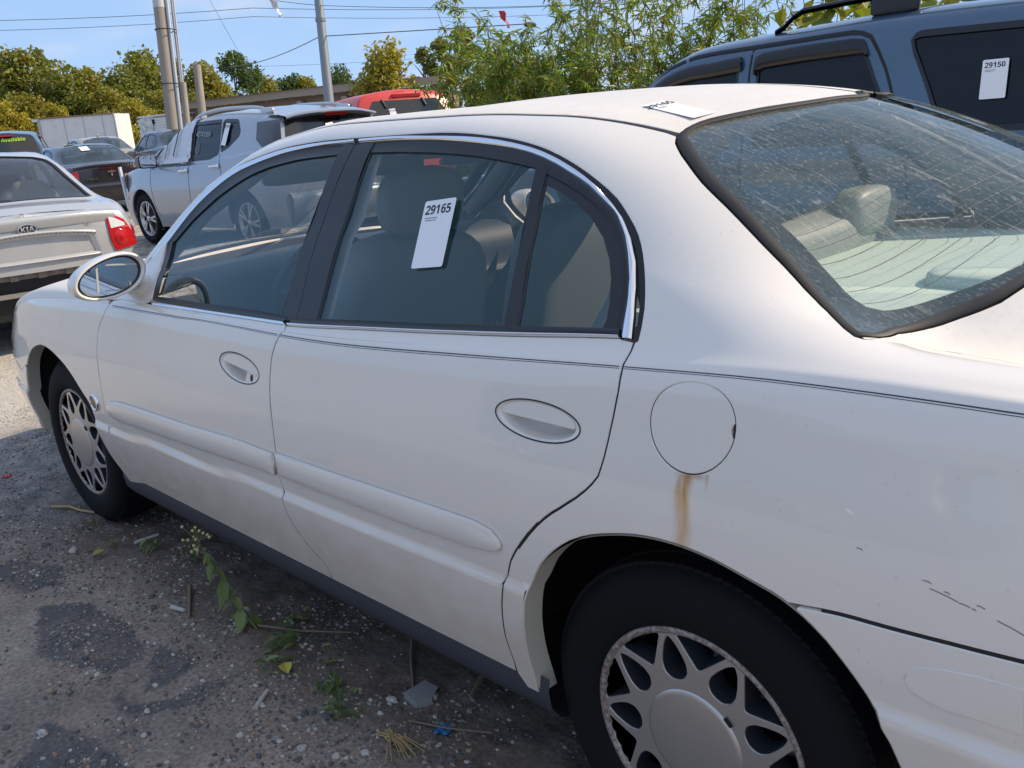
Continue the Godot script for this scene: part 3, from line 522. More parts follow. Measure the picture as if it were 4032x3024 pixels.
# the rolled rim along a closed outline: a small bevel and a return flange
func edge(g: Geo, l: Loft, p: PackedVector2Array, off: float, depth: float, closed := true) -> void:
	var m := p.size()
	var prev := []
	var first := []
	for i in m:
		var q := p[i]
		if l.mode == 0 and q.y > 1.199:
			prev = []
			continue
		var nn := l.nor(q.x, q.y)
		var a := l.pt(p[(i + m - 1) % m].x, p[(i + m - 1) % m].y)
		var b := l.pt(p[(i + 1) % m].x, p[(i + 1) % m].y)
		var o := (b - a).cross(nn).normalized() * (1.0 if l.mode == 0 else -1.0)
		var c := l.pt(q.x, q.y) + nn * off
		var uvq := uvs(q.x, q.y)
		var bev := minf(0.0018, depth * 0.3)
		var now := [g.vert(c, nn, uvq), g.vert(c + o * bev - nn * bev, (nn + o).normalized(), uvq), g.vert(c + o * bev - nn * depth, o, uvq)]
		if prev.size():
			for k in 2:
				g.quad(prev[k], now[k], now[k + 1], prev[k + 1])
		elif first.is_empty():
			first = now
		prev = now
	if closed and prev.size() and first.size() and not (l.mode == 0 and (p[0].y > 1.199 or p[m - 1].y > 1.199)):
		for k in 2:
			g.quad(prev[k], first[k], first[k + 1], prev[k + 1])

func resample(p: PackedVector2Array, n: int) -> PackedVector2Array:
	var len := PackedFloat32Array([0.0])
	for i in range(1, p.size()):
		len.append(len[i - 1] + p[i].distance_to(p[i - 1]))
	var out := PackedVector2Array()
	var k := 0
	for i in n:
		var t := len[-1] * i / (n - 1)
		while k < p.size() - 2 and len[k + 1] < t:
			k += 1
		out.append(p[k].lerp(p[k + 1], clampf((t - len[k]) / maxf(1e-6, len[k + 1] - len[k]), 0.0, 1.0)))
	return out

# a band between two lines on the surface; bulge makes it a rounded trim
func strip(l: Loft, a0: PackedVector2Array, b0: PackedVector2Array, off: float, bulge := 0.0, n := 60, rows := 6, skirt := 0.008) -> Geo:
	var g := Geo.new()
	var a := resample(a0, n)
	var b := resample(b0, n)
	var grid := []
	for i in n:
		var row := []
		var across := (l.pt(b[i].x, b[i].y) - l.pt(a[i].x, a[i].y)).normalized()
		for k in rows + 1:
			var t := float(k) / rows
			var q := a[i].lerp(b[i], t)
			var nn := l.nor(q.x, q.y)
			var e := 2.0 * t - 1.0
			var p := l.pt(q.x, q.y) + nn * (off + bulge * (1.0 - e * e))
			var m := nn
			if bulge != 0.0:
				var wdt := maxf(0.004, l.pt(a[i].x, a[i].y).distance_to(l.pt(b[i].x, b[i].y)))
				m = (nn + across * (4.0 * bulge * e / wdt)).normalized()
			row.append([p, m, nn, across])
		grid.append(row)
	var s := g.v.size()
	for row in grid:
		for e in row:
			g.vert(e[0], e[1], Vector2(0, 0))
	for i in n - 1:
		for k in rows:
			var c := s + i * (rows + 1) + k
			g.quad(c, c + 1, c + rows + 2, c + rows + 1)
	if skirt > 0.0:
		for side in [0, rows]:
			var st := g.v.size()
			for row in grid:
				var e: Array = row[side]
				var o: Vector3 = -e[3] if side == 0 else e[3]
				g.vert(e[0], o)
				g.vert(e[0] - e[2] * skirt, o)
			for i in n - 1:
				g.quad(st + i * 2, st + i * 2 + 2, st + i * 2 + 3, st + i * 2 + 1)
	return g

# a line of constant width drawn on the surface
func ribbon(l: Loft, line: PackedVector2Array, width: float, off: float, shift := 0.0, n := 0) -> Geo:
	if n == 0:
		n = maxi(8, line.size() * 2)
	var p := resample(line, n)
	var a := PackedVector2Array()
	var b := PackedVector2Array()
	for i in n:
		var d := (p[mini(i + 1, n - 1)] - p[maxi(i - 1, 0)]).normalized()
		var o := Vector2(-d.y, d.x)
		a.append(p[i] + o * (shift - width / 2.0))
		b.append(p[i] + o * (shift + width / 2.0))
	return strip(l, a, b, off, 0.0, n, 1, 0.0)

func ellipse(cx: float, cy: float, rx: float, ry: float, n := 32, tilt := 0.0) -> PackedVector2Array:
	var p := PackedVector2Array()
	for i in n:
		var t := TAU * i / n
		p.append(Vector2(cx, cy) + Vector2(cos(t) * rx, sin(t) * ry).rotated(tilt))
	return p

# ------------------------------------------------------------------ camera, sky, sun
func _ready() -> void:
	rng.seed = 7
	var cam := Camera3D.new()
	cam.name = "camera"
	cam.fov = 46.0
	cam.near = 0.05
	cam.far = 900.0
	add_child(cam)
	cam.transform = Transform3D(Basis(Vector3(0.71378, -0.07409, -0.69644), Vector3(-0.14521, 0.95712, -0.25065), Vector3(0.68516, 0.28004, 0.67241)), Vector3(2.2185, 1.4362, 2.0328))
	var env := Environment.new()
	env.background_mode = Environment.BG_SKY
	var sky := Sky.new()
	var pano := PanoramaSkyMaterial.new()
	pano.panorama = sky_image()
	sky.sky_material = pano
	env.sky = sky
	env.tonemap_mode = Environment.TONE_MAPPER_LINEAR
	env.tonemap_exposure = 1.12
	env.background_energy_multiplier = 1.0
	env.sdfgi_enabled = true
	env.ssao_enabled = true
	env.ssil_enabled = true
	var we := WorldEnvironment.new()
	we.name = "environment"
	we.environment = env
	add_child(we)
	var sun := DirectionalLight3D.new()
	sun.name = "sun"
	sun.light_energy = 1.5
	sun.light_color = Color(1.0, 0.93, 0.82)
	sun.light_angular_distance = 0.55
	sun.shadow_enabled = true
	add_child(sun)
	sun.look_at_from_position(Vector3(4.5, 6.2, -6.4), Vector3.ZERO)
	materials()
	setting()
	vehicles()
	white_sedan()
	details()

func sky_image() -> ImageTexture:
	var w := 1024
	var h := 512
	var im := Image.create(w, h, false, Image.FORMAT_RGBF)
	var nz := FastNoiseLite.new()
	nz.seed = 11
	nz.noise_type = FastNoiseLite.TYPE_SIMPLEX_SMOOTH
	nz.frequency = 1.0
	nz.fractal_octaves = 6
	nz.fractal_gain = 0.55
	for j in h:
		var el := PI * (0.5 - (j + 0.5) / h)
		for i in w:
			var c := Color(0.2, 0.2, 0.2)
			if el > -0.06:
				var az := TAU * (i + 0.5) / w
				var e := maxf(el, 0.0)
				var t := 1.0 - exp(-e * 5.2)
				var horizon := Color(0.47, 0.66, 0.92)
				var mid := Color(0.25, 0.45, 0.82)
				var top := Color(0.19, 0.34, 0.66)
				c = horizon.lerp(mid, t).lerp(top, smoothstep(0.25, 1.3, e))
				# thin streaked clouds on a flat layer above
				var k := 1.0 / (sin(e) + 0.10)
				var p := Vector3(cos(az) * cos(e) * k, sin(az) * cos(e) * k, 3.0)
				var n := nz.get_noise_3d(p.x * 0.42, p.y * 0.30, 0.0) + 0.35 * nz.get_noise_3d(p.x * 1.7, p.y * 1.1, 7.0)
				var cl := smoothstep(0.10, 0.62, n) * 0.85
				cl = clampf(cl * lerpf(0.5, 1.0, smoothstep(0.05, 0.4, e)) + 0.24 * smoothstep(0.16, 0.55, e), 0.0, 0.85)
				c = c.lerp(Color(0.86, 0.82, 0.79), clampf(cl, 0.0, 0.9))
			im.set_pixel(i, j, c)
	return ImageTexture.create_from_image(im)

# ------------------------------------------------------------------ materials
func lin(r: float, g: float, b: float, a := 1.0) -> Color:
	var c := Color(r, g, b).linear_to_srgb()
	c.a = a
	return c

func mat(called: String, c: Color, rough: float, metal := 0.0, spec := 0.5) -> StandardMaterial3D:
	var m := StandardMaterial3D.new()
	m.resource_name = called
	m.albedo_color = c
	m.roughness = rough
	m.metallic = metal
	m.metallic_specular = spec
	M[called] = m
	return m

func coat(m: StandardMaterial3D, rough := 0.03, amount := 1.0) -> StandardMaterial3D:
	m.clearcoat_enabled = true
	m.clearcoat = amount
	m.clearcoat_roughness = rough
	return m

func glass(called: String, tint: Color, alpha: float) -> StandardMaterial3D:
	var m := mat(called, tint, 0.02)
	m.transparency = BaseMaterial3D.TRANSPARENCY_ALPHA
	m.albedo_color.a = alpha
	return m

func noise(seed_: int, freq: float, oct := 4, kind := FastNoiseLite.TYPE_SIMPLEX_SMOOTH) -> FastNoiseLite:
	var n := FastNoiseLite.new()
	n.seed = seed_
	n.frequency = freq
	n.fractal_octaves = oct
	n.noise_type = kind
	return n

func noise_tex(seed_: int, freq: float, size: int, ramp: Array, oct := 4) -> NoiseTexture2D:
	var t := NoiseTexture2D.new()
	t.width = size
	t.height = size
	t.seamless = true
	t.noise = noise(seed_, freq, oct)
	var g := Gradient.new()
	g.offsets = PackedFloat32Array(ramp[0])
	g.colors = PackedColorArray(ramp[1])
	t.color_ramp = g
	return t

func bump(m: StandardMaterial3D, t: Texture2D, cm: float) -> void:
	m.heightmap_enabled = true
	m.heightmap_texture = t
	m.heightmap_scale = cm

func triplanar(m: StandardMaterial3D, scale: float, world := false) -> void:
	m.uv1_triplanar = true
	m.uv1_world_triplanar = world
	m.uv1_scale = Vector3.ONE * scale

# the sedan's side: pearl paint with road dust low down, specks, the rust run under the fuel door and scrapes by the bumper
func paint_texture(roof: bool) -> ImageTexture:
	var w := 2048
	var h := 512
	var im := Image.create(w, h, false, Image.FORMAT_RGB8)
	var n1 := noise(3, 0.004, 4)
	var n2 := noise(5, 0.09, 2)
	var n3 := noise(9, 0.02, 3)
	var base := Color(0.775, 0.72, 0.645)
	for j in h:
		var s := 1.2 * (1.0 - (j + 0.5) / h)
		for i in w:
			var x := 5.2 * (i + 0.5) / w - 2.6
			var c := base
			var a := n1.get_noise_2d(i, j)
			c = c * (1.0 + 0.018 * a)
			if s < 0.34:
				# warm dust thrown up from the ground
				var d := smoothstep(0.36, 0.02, s) * (0.55 + 0.3 * n3.get_noise_2d(i, j * 2))
				c = c.lerp(Color(0.62, 0.49, 0.37), clampf(d, 0.0, 0.6))
			if roof:
				c = c.lerp(Color(0.60, 0.53, 0.44), clampf(0.16 + 0.16 * n3.get_noise_2d(i * 2, j * 3) + 0.25 * smoothstep(0.25, 0.6, n2.get_noise_2d(i * 2.2, j * 5)), 0.0, 0.6))
			var sp := n2.get_noise_2d(i * 3.1, j * 3.1)
			if sp > 0.78:
				c = c.lerp(Color(0.25, 0.22, 0.2), 0.30)
			im.set_pixel(i, j, c.linear_to_srgb())
	if not roof:
		var to_px := func(x: float, s: float) -> Vector2: return Vector2((x + 2.6) / 5.2 * w, (1.0 - s / 1.2) * h)
		# rust run
		var nr := noise(21, 0.06, 3)
		for j in h:
			var s := 1.2 * (1.0 - (j + 0.5) / h)
			if s > 0.30 and s < 0.432:
				for i in w:
					var x := 5.2 * (i + 0.5) / w - 2.6
					var t := (0.432 - s) / 0.12
					var cx := 1.4555 + 0.0035 * sin(s * 60.0) - 0.006 * t
					var wd := 0.0135 + 0.002 * t
					var e := absf(x - cx) / wd
					var am := exp(-e * e * e * e * 0.9) * (0.90 - 0.25 * t) * (0.75 + 0.5 * nr.get_noise_2d(i * 3, j * 0.5))
					am += 0.25 * exp(-pow((x - cx - 0.004) / 0.005, 2.0)) * exp(-t * 2.2)
					am = maxf(am, 0.6 * exp(-pow((s - 0.4265) / 0.005, 2.0)) * smoothstep(0.035, 0.01, absf(x - 1.463)))
					am = maxf(am, 0.5 * exp(-pow((x - 1.493) / 0.003, 2.0)) * smoothstep(0.40, 0.43, s))
					if am > 0.02:
						var cc := im.get_pixel(i, j).srgb_to_linear()
						im.set_pixel(i, j, cc.lerp(Color(0.58, 0.27, 0.035).lerp(Color(0.20, 0.06, 0.015), exp(-t * 9.0)), clampf(am, 0.0, 0.95)).linear_to_srgb())
	return ImageTexture.create_from_image(im)

func materials() -> void:
	var side := mat("paint", Color.WHITE, 0.38)
	side.albedo_texture = paint_texture(false)
	coat(side)
	var plain := coat(mat("paint_plain", lin(0.775, 0.72, 0.645), 0.38))
	var top := mat("paint_roof", Color.WHITE, 0.45)
	top.albedo_texture = paint_texture(true)
	coat(top, 0.42, 0.35)
	mat("dirty_paint", lin(0.34, 0.22, 0.13), 0.7)
	mat("cream", lin(0.55, 0.52, 0.43), 0.5)
	mat("chrome", lin(0.80, 0.81, 0.84), 0.07, 1.0)
	mat("black_trim", lin(0.012, 0.012, 0.014), 0.32)
	mat("rubber", lin(0.010, 0.010, 0.011), 0.6)
	mat("stripe", lin(0.035, 0.03, 0.05), 0.4)
	mat("grey_plastic", lin(0.045, 0.05, 0.062), 0.55)
	mat("soot", lin(0.008, 0.008, 0.008), 0.9)
	var ty := mat("tyre", lin(0.008, 0.0082, 0.009), 0.78, 0.0, 0.3)
	ty.heightmap_enabled = false
	mat("alloy", lin(0.56, 0.53, 0.49), 0.37, 0.8)
	mat("alloy_dark", lin(0.045, 0.05, 0.06), 0.45, 0.4)
	mat("alloy_dull", lin(0.10, 0.10, 0.11), 0.5, 0.6)
	var ra := mat("rusty_alloy", Color.WHITE, 0.55, 0.35)
	ra.albedo_texture = noise_tex(33, 0.05, 512, [[0.0, 0.4, 0.5, 0.6, 1.0], [lin(0.17, 0.11, 0.08), lin(0.22, 0.16, 0.12), lin(0.34, 0.29, 0.25), lin(0.38, 0.35, 0.31), lin(0.42, 0.39, 0.36)]])
	triplanar(ra, 3.0)
	mat("dark_metal", lin(0.03, 0.031, 0.034), 0.5, 0.5)
	mat("badge", lin(0.16, 0.12, 0.05), 0.3, 0.6)
	mat("mirror", lin(0.75, 0.77, 0.80), 0.02, 1.0)
	mat("residue", lin(0.5, 0.5, 0.48), 0.8)
	mat("scratch", lin(0.24, 0.20, 0.18), 0.7)
	mat("lamp_amber", lin(0.25, 0.11, 0.06), 0.1)
	mat("lamp_red", lin(0.45, 0.012, 0.015), 0.08)
	mat("lamp_dim", lin(0.10, 0.008, 0.010), 0.15)
	mat("lamp_clear", lin(0.62, 0.62, 0.64), 0.08)
	glass("glass", lin(0.0, 0.085, 0.10), 0.30)
	glass("glass_rear", lin(0.05, 0.16, 0.16), 0.16)
	glass("glass_dark", lin(0.012, 0.014, 0.018), 0.85)
	glass("glass_mid", lin(0.03, 0.05, 0.055), 0.6)
	mat("frit", lin(0.014, 0.014, 0.016), 0.3)
	mat("heater", lin(0.10, 0.035, 0.015), 0.5)
	var df := mat("dust_film", Color.WHITE, 0.7)
	df.transparency = BaseMaterial3D.TRANSPARENCY_ALPHA
	df.albedo_texture = dust_texture()
	df.uv1_scale = Vector3(3.0, 3.0, 1.0)
	mat("leather", lin(0.26, 0.29, 0.275), 0.5)
	mat("shelf", lin(0.56, 0.70, 0.63), 0.8)
	mat("dash", lin(0.05, 0.06, 0.07), 0.55)
	mat("headliner", lin(0.30, 0.32, 0.32), 0.9)
	mat("lining", lin(0.10, 0.12, 0.125), 0.7)
	mat("paper", lin(0.82, 0.83, 0.85), 0.5)
	mat("ink", lin(0.012, 0.012, 0.016), 0.5)
	mat("ink_grey", lin(0.12, 0.12, 0.13), 0.5)

func dust_texture() -> ImageTexture:
	var w := 1024
	var h := 1024
	var im := Image.create(w, h, false, Image.FORMAT_RGBA8)
	var n := noise(41, 0.012, 3)
	var ridge := noise(43, 0.05, 2)
	var dots := noise(44, 0.16, 2)
	for j in h:
		for i in w:
			# runs of dried drops, drawn out along the slope (u)
			var a := n.get_noise_2d(i * 0.5, j * 0.6)
			var r := 1.0 - absf(ridge.get_noise_2d(i * 0.16, j * 1.0 + 9.0 * a))
			var spot := dots.get_noise_2d(i * 0.8, j * 1.0)
			var al := 0.04 + 0.04 * n.get_noise_2d(i, j)
			al += 0.20 * smoothstep(0.90, 1.0, r) * clampf(0.6 + 1.2 * a, 0.0, 1.0)
			al += 0.22 * smoothstep(0.35, 0.6, spot)
			im.set_pixel(i, j, Color(0.72, 0.72, 0.69, clampf(al, 0.0, 0.8)))
	return ImageTexture.create_from_image(im)

# ------------------------------------------------------------------ the white sedan
func both(called: String, g: Geo, m: Material, parent: Node) -> Array:
	return [part(called, g.mesh(), m, parent), part(called, g.mirrored().mesh(), m, parent)]

func sealed(g: Geo, l: Loft, line: PackedVector2Array) -> void:
	g.add(ribbon(l, line, 0.016, -0.0014))

func white_sedan() -> void:
	var car := thing("white_sedan", "white four-door sedan in the foreground with rust streak under its round fuel door", "car")
	var l := make_loft({"W": T_W, "YS": T_YS, "YB": T_YB, "YM": T_YM, "ZM": T_ZM, "YR": T_YR, "ZR": T_ZR, "YC": T_YC, "step": 0.006})
	l.ledge = [[-2.5, -1.02, 0.0, 1.04, 1.78, 2.6], [0.488, 0.513, 0.541, 0.567, 0.586, 0.602]]
	var P := {}
	for k in TR:
		P[k] = poly(TR[k])
	var seal := Geo.new()
	# panels; each side is a part of its own
	var hf := ellipse(0.052, 3.88 * SK, 0.105, 0.042, 36, -0.12)
	var hr := ellipse(1.130, 3.94 * SK, 0.106, 0.039, 36, -0.06)
	var fuel := ellipse(1.456, 4.245 * SK, 0.0805, 0.0855, 44)
	var wear := Geo.new()
	both("fender", panel(l, P.fender, 0, 0.0028), M.paint, car)
	for sg in [1.0, -1.0]:
		for q in [["front_door", P.front_door, hf, P.moldF, P.sail], ["rear_door", P.rear_door, hr, P.moldR, null]]:
			var g := panel(l, q[1], 0, 0.0031, 0.016, [q[2]])
			if sg < 0:
				g = g.mirrored()
			var door := part(q[0], g.mesh(), M.paint, car)
			_handle(l, q[2], q[0] == "front_door", sg, door)
			var md := panel(l, q[3], 0.0075, 0.0005, 0.0075, [], 0.03, 0.006)
			_puff(md, l, q[3], 0.006)
			var mg := md if sg > 0 else md.mirrored()
			part("side_moulding", mg.mesh(), M.paint, door)
			if q[4] != null:
				_mirror(l, sg, door)
	var quarter := both("quarter_panel", panel(l, P.quarter, 0, 0.0031, 0.016, [fuel]), M.paint, car)
	var fl := ellipse(1.456, 4.245 * SK, 0.0748, 0.0798, 44)
	var notch := ellipse(1.456 + 0.081, 4.245 * SK - 0.002, 0.013, 0.016, 16)
	var fd := panel(l, Geometry2D.clip_polygons(fl, notch)[0], -0.0005, 0.0, 0.012, [], 0.02, 0.01)
	part("fuel_door", fd.mesh(), M.paint_plain, car)
	part("fuel_recess", panel(l, ellipse(1.456, 4.245 * SK, 0.088, 0.094), -0.017, 0, 0.0).mesh(), M.dirty_paint, car)
	both("front_bumper", panel(l, P.front_bumper, 0.002, 0.003), M.paint, car)
	var rb := panel(l, P.rear_bumper, 0.002, 0.003)
	both("rear_bumper", rb, M.paint, car)
	var em := panel(l, P.emboss, 0.0045, 0.0, 0.006, [], 0.03, 0.006)
	both("bumper_pad", em, M.paint, car)
	both("headlight", panel(l, P.headlight, 0.004, 0.002), M.lamp_amber, car)
	both("tail_light", panel(l, PackedVector2Array([Vector2(2.42, 0.33), Vector2(2.58, 0.33), Vector2(2.585, 0.6), Vector2(2.52, 0.68), Vector2(2.42, 0.68)]), 0.004, 0.002), M.lamp_red, car)
	for q in [["roof", P.roof, M.paint_roof], ["trunk_lid", P.trunk, M.paint_roof], ["hood", P.hood, M.paint_roof]]:
		var g := panel(l, q[1], 0, 0.0036, 0.012)
		g.add(g.mirrored())
		part(q[0], g.mesh(), q[2], car)
	# rear glass with its black border, heater lines and rubber gasket
	var rg := panel(l, P.rear_glass, -0.004, 0.010, 0.004)
	rg.add(rg.mirrored())
	var rear_glass := part("rear_window", rg.mesh(), M.glass_rear, car)
	var fritline := Geometry2D.clip_polygons(_shrunk(P.rear_glass, 0.010), P.frit_inner)
	var fr := Geo.new()
	for f: PackedVector2Array in fritline:
		fr.add(panel(l, f, -0.0068, 0.0, 0.0))
	fr.add(fr.mirrored())
	part("window_border", fr.mesh(), M.frit, rear_glass)
	var dust := panel(l, P.rear_glass, -0.0015, 0.012, 0.0)
	dust.add(dust.mirrored())
	part("dust_film", dust.mesh(), M.dust_film, rear_glass)
	var wires := Geo.new()
	for k in 12:
		var line := PackedVector2Array()
		var f := (k + 0.6) / 12.0
		for i in 25:
			var u := i / 24.0
			# from the left border to the middle, each line bowed like the glass base
			var xl := lerpf(1.285, 1.625, f)
			var vl := lerpf(8.27, 7.86, f)
			var xc := lerpf(1.375, 1.80, f)
			line.append(Vector2(lerpf(xl, xc, 1.0 - pow(1.0 - u, 2.0)), lerpf(vl, 10.0, u) * SK))
		wires.add(ribbon(l, line, 0.0009, -0.0065, 0.0, 25))
	wires.add(wires.mirrored())
	part("heater_lines", wires.mesh(), M.heater, rear_glass)
	var gk := Geo.new()
	var inner := _shrunk(P.rear_glass, 0.013)
	g_border(gk, l, P.rear_glass, 0.0135, 0.001, 0.003)
	gk.add(gk.mirrored())
	part("window_gasket", gk.mesh(), M.rubber, car)
	var ws := panel(l, P.windshield, -0.002, 0.012, 0.004)
	ws.add(ws.mirrored())
	var wsn := part("windshield", ws.mesh(), M.glass, car)
	var wg := Geo.new()
	g_border(wg, l, P.windshield, 0.02, 0.0, 0.001)
	wg.add(wg.mirrored())
	part("windshield_gasket", wg.mesh(), M.rubber, wsn)
	# side glass, black pillars and seals, bright trim
	for sg in [1.0, -1.0]:
		for q in [["front_window", P.glassF], ["rear_window", P.glassR], ["quarter_window", P.glassQ]]:
			var g := panel(l, q[1], -0.006, -0.006, 0.004)
			part(q[0], (g if sg > 0 else g.mirrored()).mesh(), M.glass, car)
		var frame := Geo.new()
		frame.add(panel(l, _pillar(P.glassF, P.bgap, true), 0.0, 0.0015, 0.012))
		frame.add(panel(l, _pillar(P.glassR, P.bgap, false), 0.0, 0.0015, 0.012))
		var bar := PackedVector2Array()
		for k in [5, 6, 7, 8, 9]:
			bar.append(Vector2(TR.glassR[k * 2], TR.glassR[k * 2 + 1] * SK) + Vector2(-0.002, 0))
		bar.append(Vector2(1.003, 6.05 * SK))
		bar.append(Vector2(1.032, 6.05 * SK))
		for k in [[1.031, 6.13], [1.025, 6.44], [1.003, 6.89], [0.989, 7.23], [0.973, 7.64]]:
			bar.append(Vector2(k[0] + 0.002, k[1] * SK))
		frame.add(panel(l, bar, -0.001, 0.0, 0.008))
		# seals between the glass and the trim
		frame.add(strip(l, _cut(P.chromeInF, 0), _top(P.glassF, -0.545, 0.26, 7.3), -0.001, -0.002, 60, 4))
		frame.add(strip(l, _cut(P.chromeInR, 0), _upper_rear(P), -0.001, -0.002, 70, 4))
		frame.add(strip(l, P.beltTopF, PackedVector2Array([Vector2(-0.54, 6.16 * SK), Vector2(-0.2, 6.11 * SK), Vector2(0.02, 6.10 * SK), Vector2(0.24, 6.07 * SK)]), -0.001, 0.002, 40, 4))
		frame.add(strip(l, P.beltTopR, PackedVector2Array([Vector2(0.27, 6.06 * SK), Vector2(0.5, 6.09 * SK), Vector2(0.81, 6.11 * SK), Vector2(1.07, 6.17 * SK), Vector2(1.275, 6.25 * SK)]), -0.001, 0.002, 50, 4))
		frame.add(ribbon(l, PackedVector2Array([Vector2(-0.56, 7.40 * SK), Vector2(-0.575, 7.1 * SK), Vector2(-0.56, 6.6 * SK), Vector2(-0.525, 6.1 * SK)]), 0.034, 0.0005))
		var qf := Geometry2D.clip_polygons(_shrunk(P.glassQ, -0.004), P.visQ)
		for f: PackedVector2Array in qf:
			if not Geometry2D.is_polygon_clockwise(f):
				frame.add(panel(l, f, -0.0045, 0.0, 0.0, [P.visQ]))
		part("window_frame", (frame if sg > 0 else frame.mirrored()).mesh(), M.black_trim, car)
		var tr := Geo.new()
		tr.add(strip(l, P.chromeOutF, P.chromeInF, 0.001, 0.005, 60, 8))
		part("window_trim", (tr if sg > 0 else tr.mirrored()).mesh(), M.chrome, car)
		tr = Geo.new()
		tr.add(strip(l, P.chromeOutR, P.chromeInR, 0.001, 0.005, 80, 8))
		part("window_trim", (tr if sg > 0 else tr.mirrored()).mesh(), M.chrome, car)
		tr = Geo.new()
		tr.add(strip(l, P.beltTopF, P.beltBotF, 0.001, 0.005, 40, 8))
		part("belt_trim", (tr if sg > 0 else tr.mirrored()).mesh(), M.chrome, car)
		tr = Geo.new()
		tr.add(strip(l, P.beltTopR, P.beltBotR, 0.001, 0.005, 40, 8))
		part("belt_trim", (tr if sg > 0 else tr.mirrored()).mesh(), M.chrome, car)
		# two painted stripes, broken at the door gaps
		var pin := Geo.new()
		for seg in [[-0.79, 0.2325], [0.2425, 1.306], [1.316, 2.42]]:
			var line := PackedVector2Array()
			for p in P.stripe:
				if p.x > seg[0] and p.x < seg[1]:
					line.append(p)
			var ends := []
			for x in seg:
				for k in P.stripe.size() - 1:
					if P.stripe[k].x <= x and P.stripe[k + 1].x > x:
						ends.append(P.stripe[k].lerp(P.stripe[k + 1], (x - P.stripe[k].x) / (P.stripe[k + 1].x - P.stripe[k].x)))
			if seg[0] > 0.0:
				line.insert(0, ends[0])
			if seg[1] < 2.0:
				line.append(ends[-1])
			if seg[0] < -0.5:
				line.insert(0, Vector2(-0.55, 4.98 * SK))
				line.insert(0, Vector2(-0.78, 4.98 * SK))
			elif seg[0] > 1.0:
				line.append(Vector2(2.2, 5.08 * SK))
				line.append(Vector2(2.42, 5.08 * SK))
			pin.add(ribbon(l, line, 0.0042, 0.0006, 0.0))
			pin.add(ribbon(l, line, 0.0020, 0.0006, -0.0075))
		part("pinstripe", (pin if sg > 0 else pin.mirrored()).mesh(), M.stripe, car)
		# body-coloured corner that carries the mirror
		var sp := PackedVector2Array([Vector2(-0.575, 7.42 * SK), Vector2(-0.60, 7.15 * SK), Vector2(-0.582, 6.56 * SK), Vector2(-0.548, 6.05 * SK), Vector2(-0.58, 5.84 * SK), Vector2(-0.74, 5.78 * SK), Vector2(-0.95, 5.4 * SK), Vector2(-0.93, 6.0 * SK), Vector2(-0.89, 6.5 * SK), Vector2(-0.83, 6.9 * SK), Vector2(-0.75, 7.2 * SK), Vector2(-0.66, 7.36 * SK)])
		var sail := panel(l, sp, 0.004, 0.0, 0.01)
		part("mirror_base", (sail if sg > 0 else sail.mirrored()).mesh(), M.paint_plain, car)
		# dark plastic sill under the doors
		var sill := Geo.new()
		var prof := [[0.34, 0.893], [0.31, 0.898], [0.27, 0.892], [0.235, 0.868], [0.215, 0.82], [0.22, 0.6]]
		var grid := []
		for i in 41:
			var x := lerpf(-0.97, 1.10, i / 40.0)
			for p in prof:
				grid.append(Vector3(x, p[0] + 0.016 * (x + 0.9) * 0.0, p[1] * sg))
		_sheet(sill, grid, prof.size(), Vector3(0, -0.2, sg))
		part("sill_panel", sill.mesh(), M.grey_plastic, car)
		# wheel opening returns and dark liners
		for w in [[P.archF, -1.425], [P.archR, 1.425]]:
			var lipg := Geo.new()
			_return(lipg, l, w[0], 0.05)
			part("arch_flange", (lipg if sg > 0 else lipg.mirrored()).mesh(), M.cream, car)
			var lin := Geo.new()
			var cc := []
			for i in 25:
				var t := PI * (i / 24.0) * 0.94 + 0.12
				for z in [0.86, 0.70, 0.60, 0.30]:
					var r := 0.452 if z > 0.45 else 0.2
					cc.append(Vector3(w[1] + cos(t) * r, 0.335 + sin(t) * (r + 0.02), z * sg))
			_sheet(lin, cc, 4, Vector3(0, -1, 0))
			part("wheel_liner", lin.mesh(), M.soot, car)
		# rubber behind the gaps
		var s2 := Geo.new()
		if sg > 0:
			var ring := fuel.duplicate()
			ring.append(ring[0])
			s2.add(ribbon(l, ring, 0.012, -0.0030, 0.0, 120))
		for k in ["cut_front", "cut_mid", "cut_rear", "seam", "trunkgap", "hoodgap", "bgap", "ditch", "dlo"]:
			sealed(s2, l, P[k].slice(2) if k == "seam" else P[k])
		part("door_seal", (s2 if sg > 0 else s2.mirrored()).mesh(), M.rubber, car)
		for x in [-1.425, 1.425]:
			_wheel(car, Vector3(x, 0.335, 0.86 * sg), sg, 0.0 if x < 0 else 0.0)
	# round fender badge, front one each side
	for sg in [1.0, -1.0]:
		var b := l.at(-0.988, 2.02)
		var bg := Geo.new()
		bg.lathe([Vector2(0.0, 0.007), Vector2(0.020, 0.0065), Vector2(0.024, 0.004)], 20)
		var ring := Geo.new()
		ring.lathe([Vector2(0.023, 0.005), Vector2(0.026, 0.009), Vector2(0.030, 0.007), Vector2(0.031, 0.0)], 24)
		var t := Transform3D(Basis.IDENTITY if sg > 0 else Basis(Vector3.UP, PI), Vector3(b.x, b.y, b.z * sg))
		var badge := part("fender_badge", ring.mesh(), M.chrome, car, t)
		part("badge_face", bg.mesh(), M.badge, badge)
	# front and rear ends, floor
	for e in [[-2.495, -1.0], [2.585, 1.0]]:
		var cg := Geo.new()
		var pts := []
		for k in 41:
			var p := l.at(e[0], k * 0.25)
			for i in 9:
				var u := i / 8.0
				pts.append(Vector3(p.x + e[1] * 0.06 * (1.0 - pow(1.0 - u, 2.0)), p.y, p.z * (1.0 - u)))
		_sheet(cg, pts, 9, Vector3(e[1], 0, 0))
		cg.add(cg.mirrored())
		part("front_fascia" if e[1] < 0 else "rear_fascia", cg.mesh(), M.paint_plain, car)
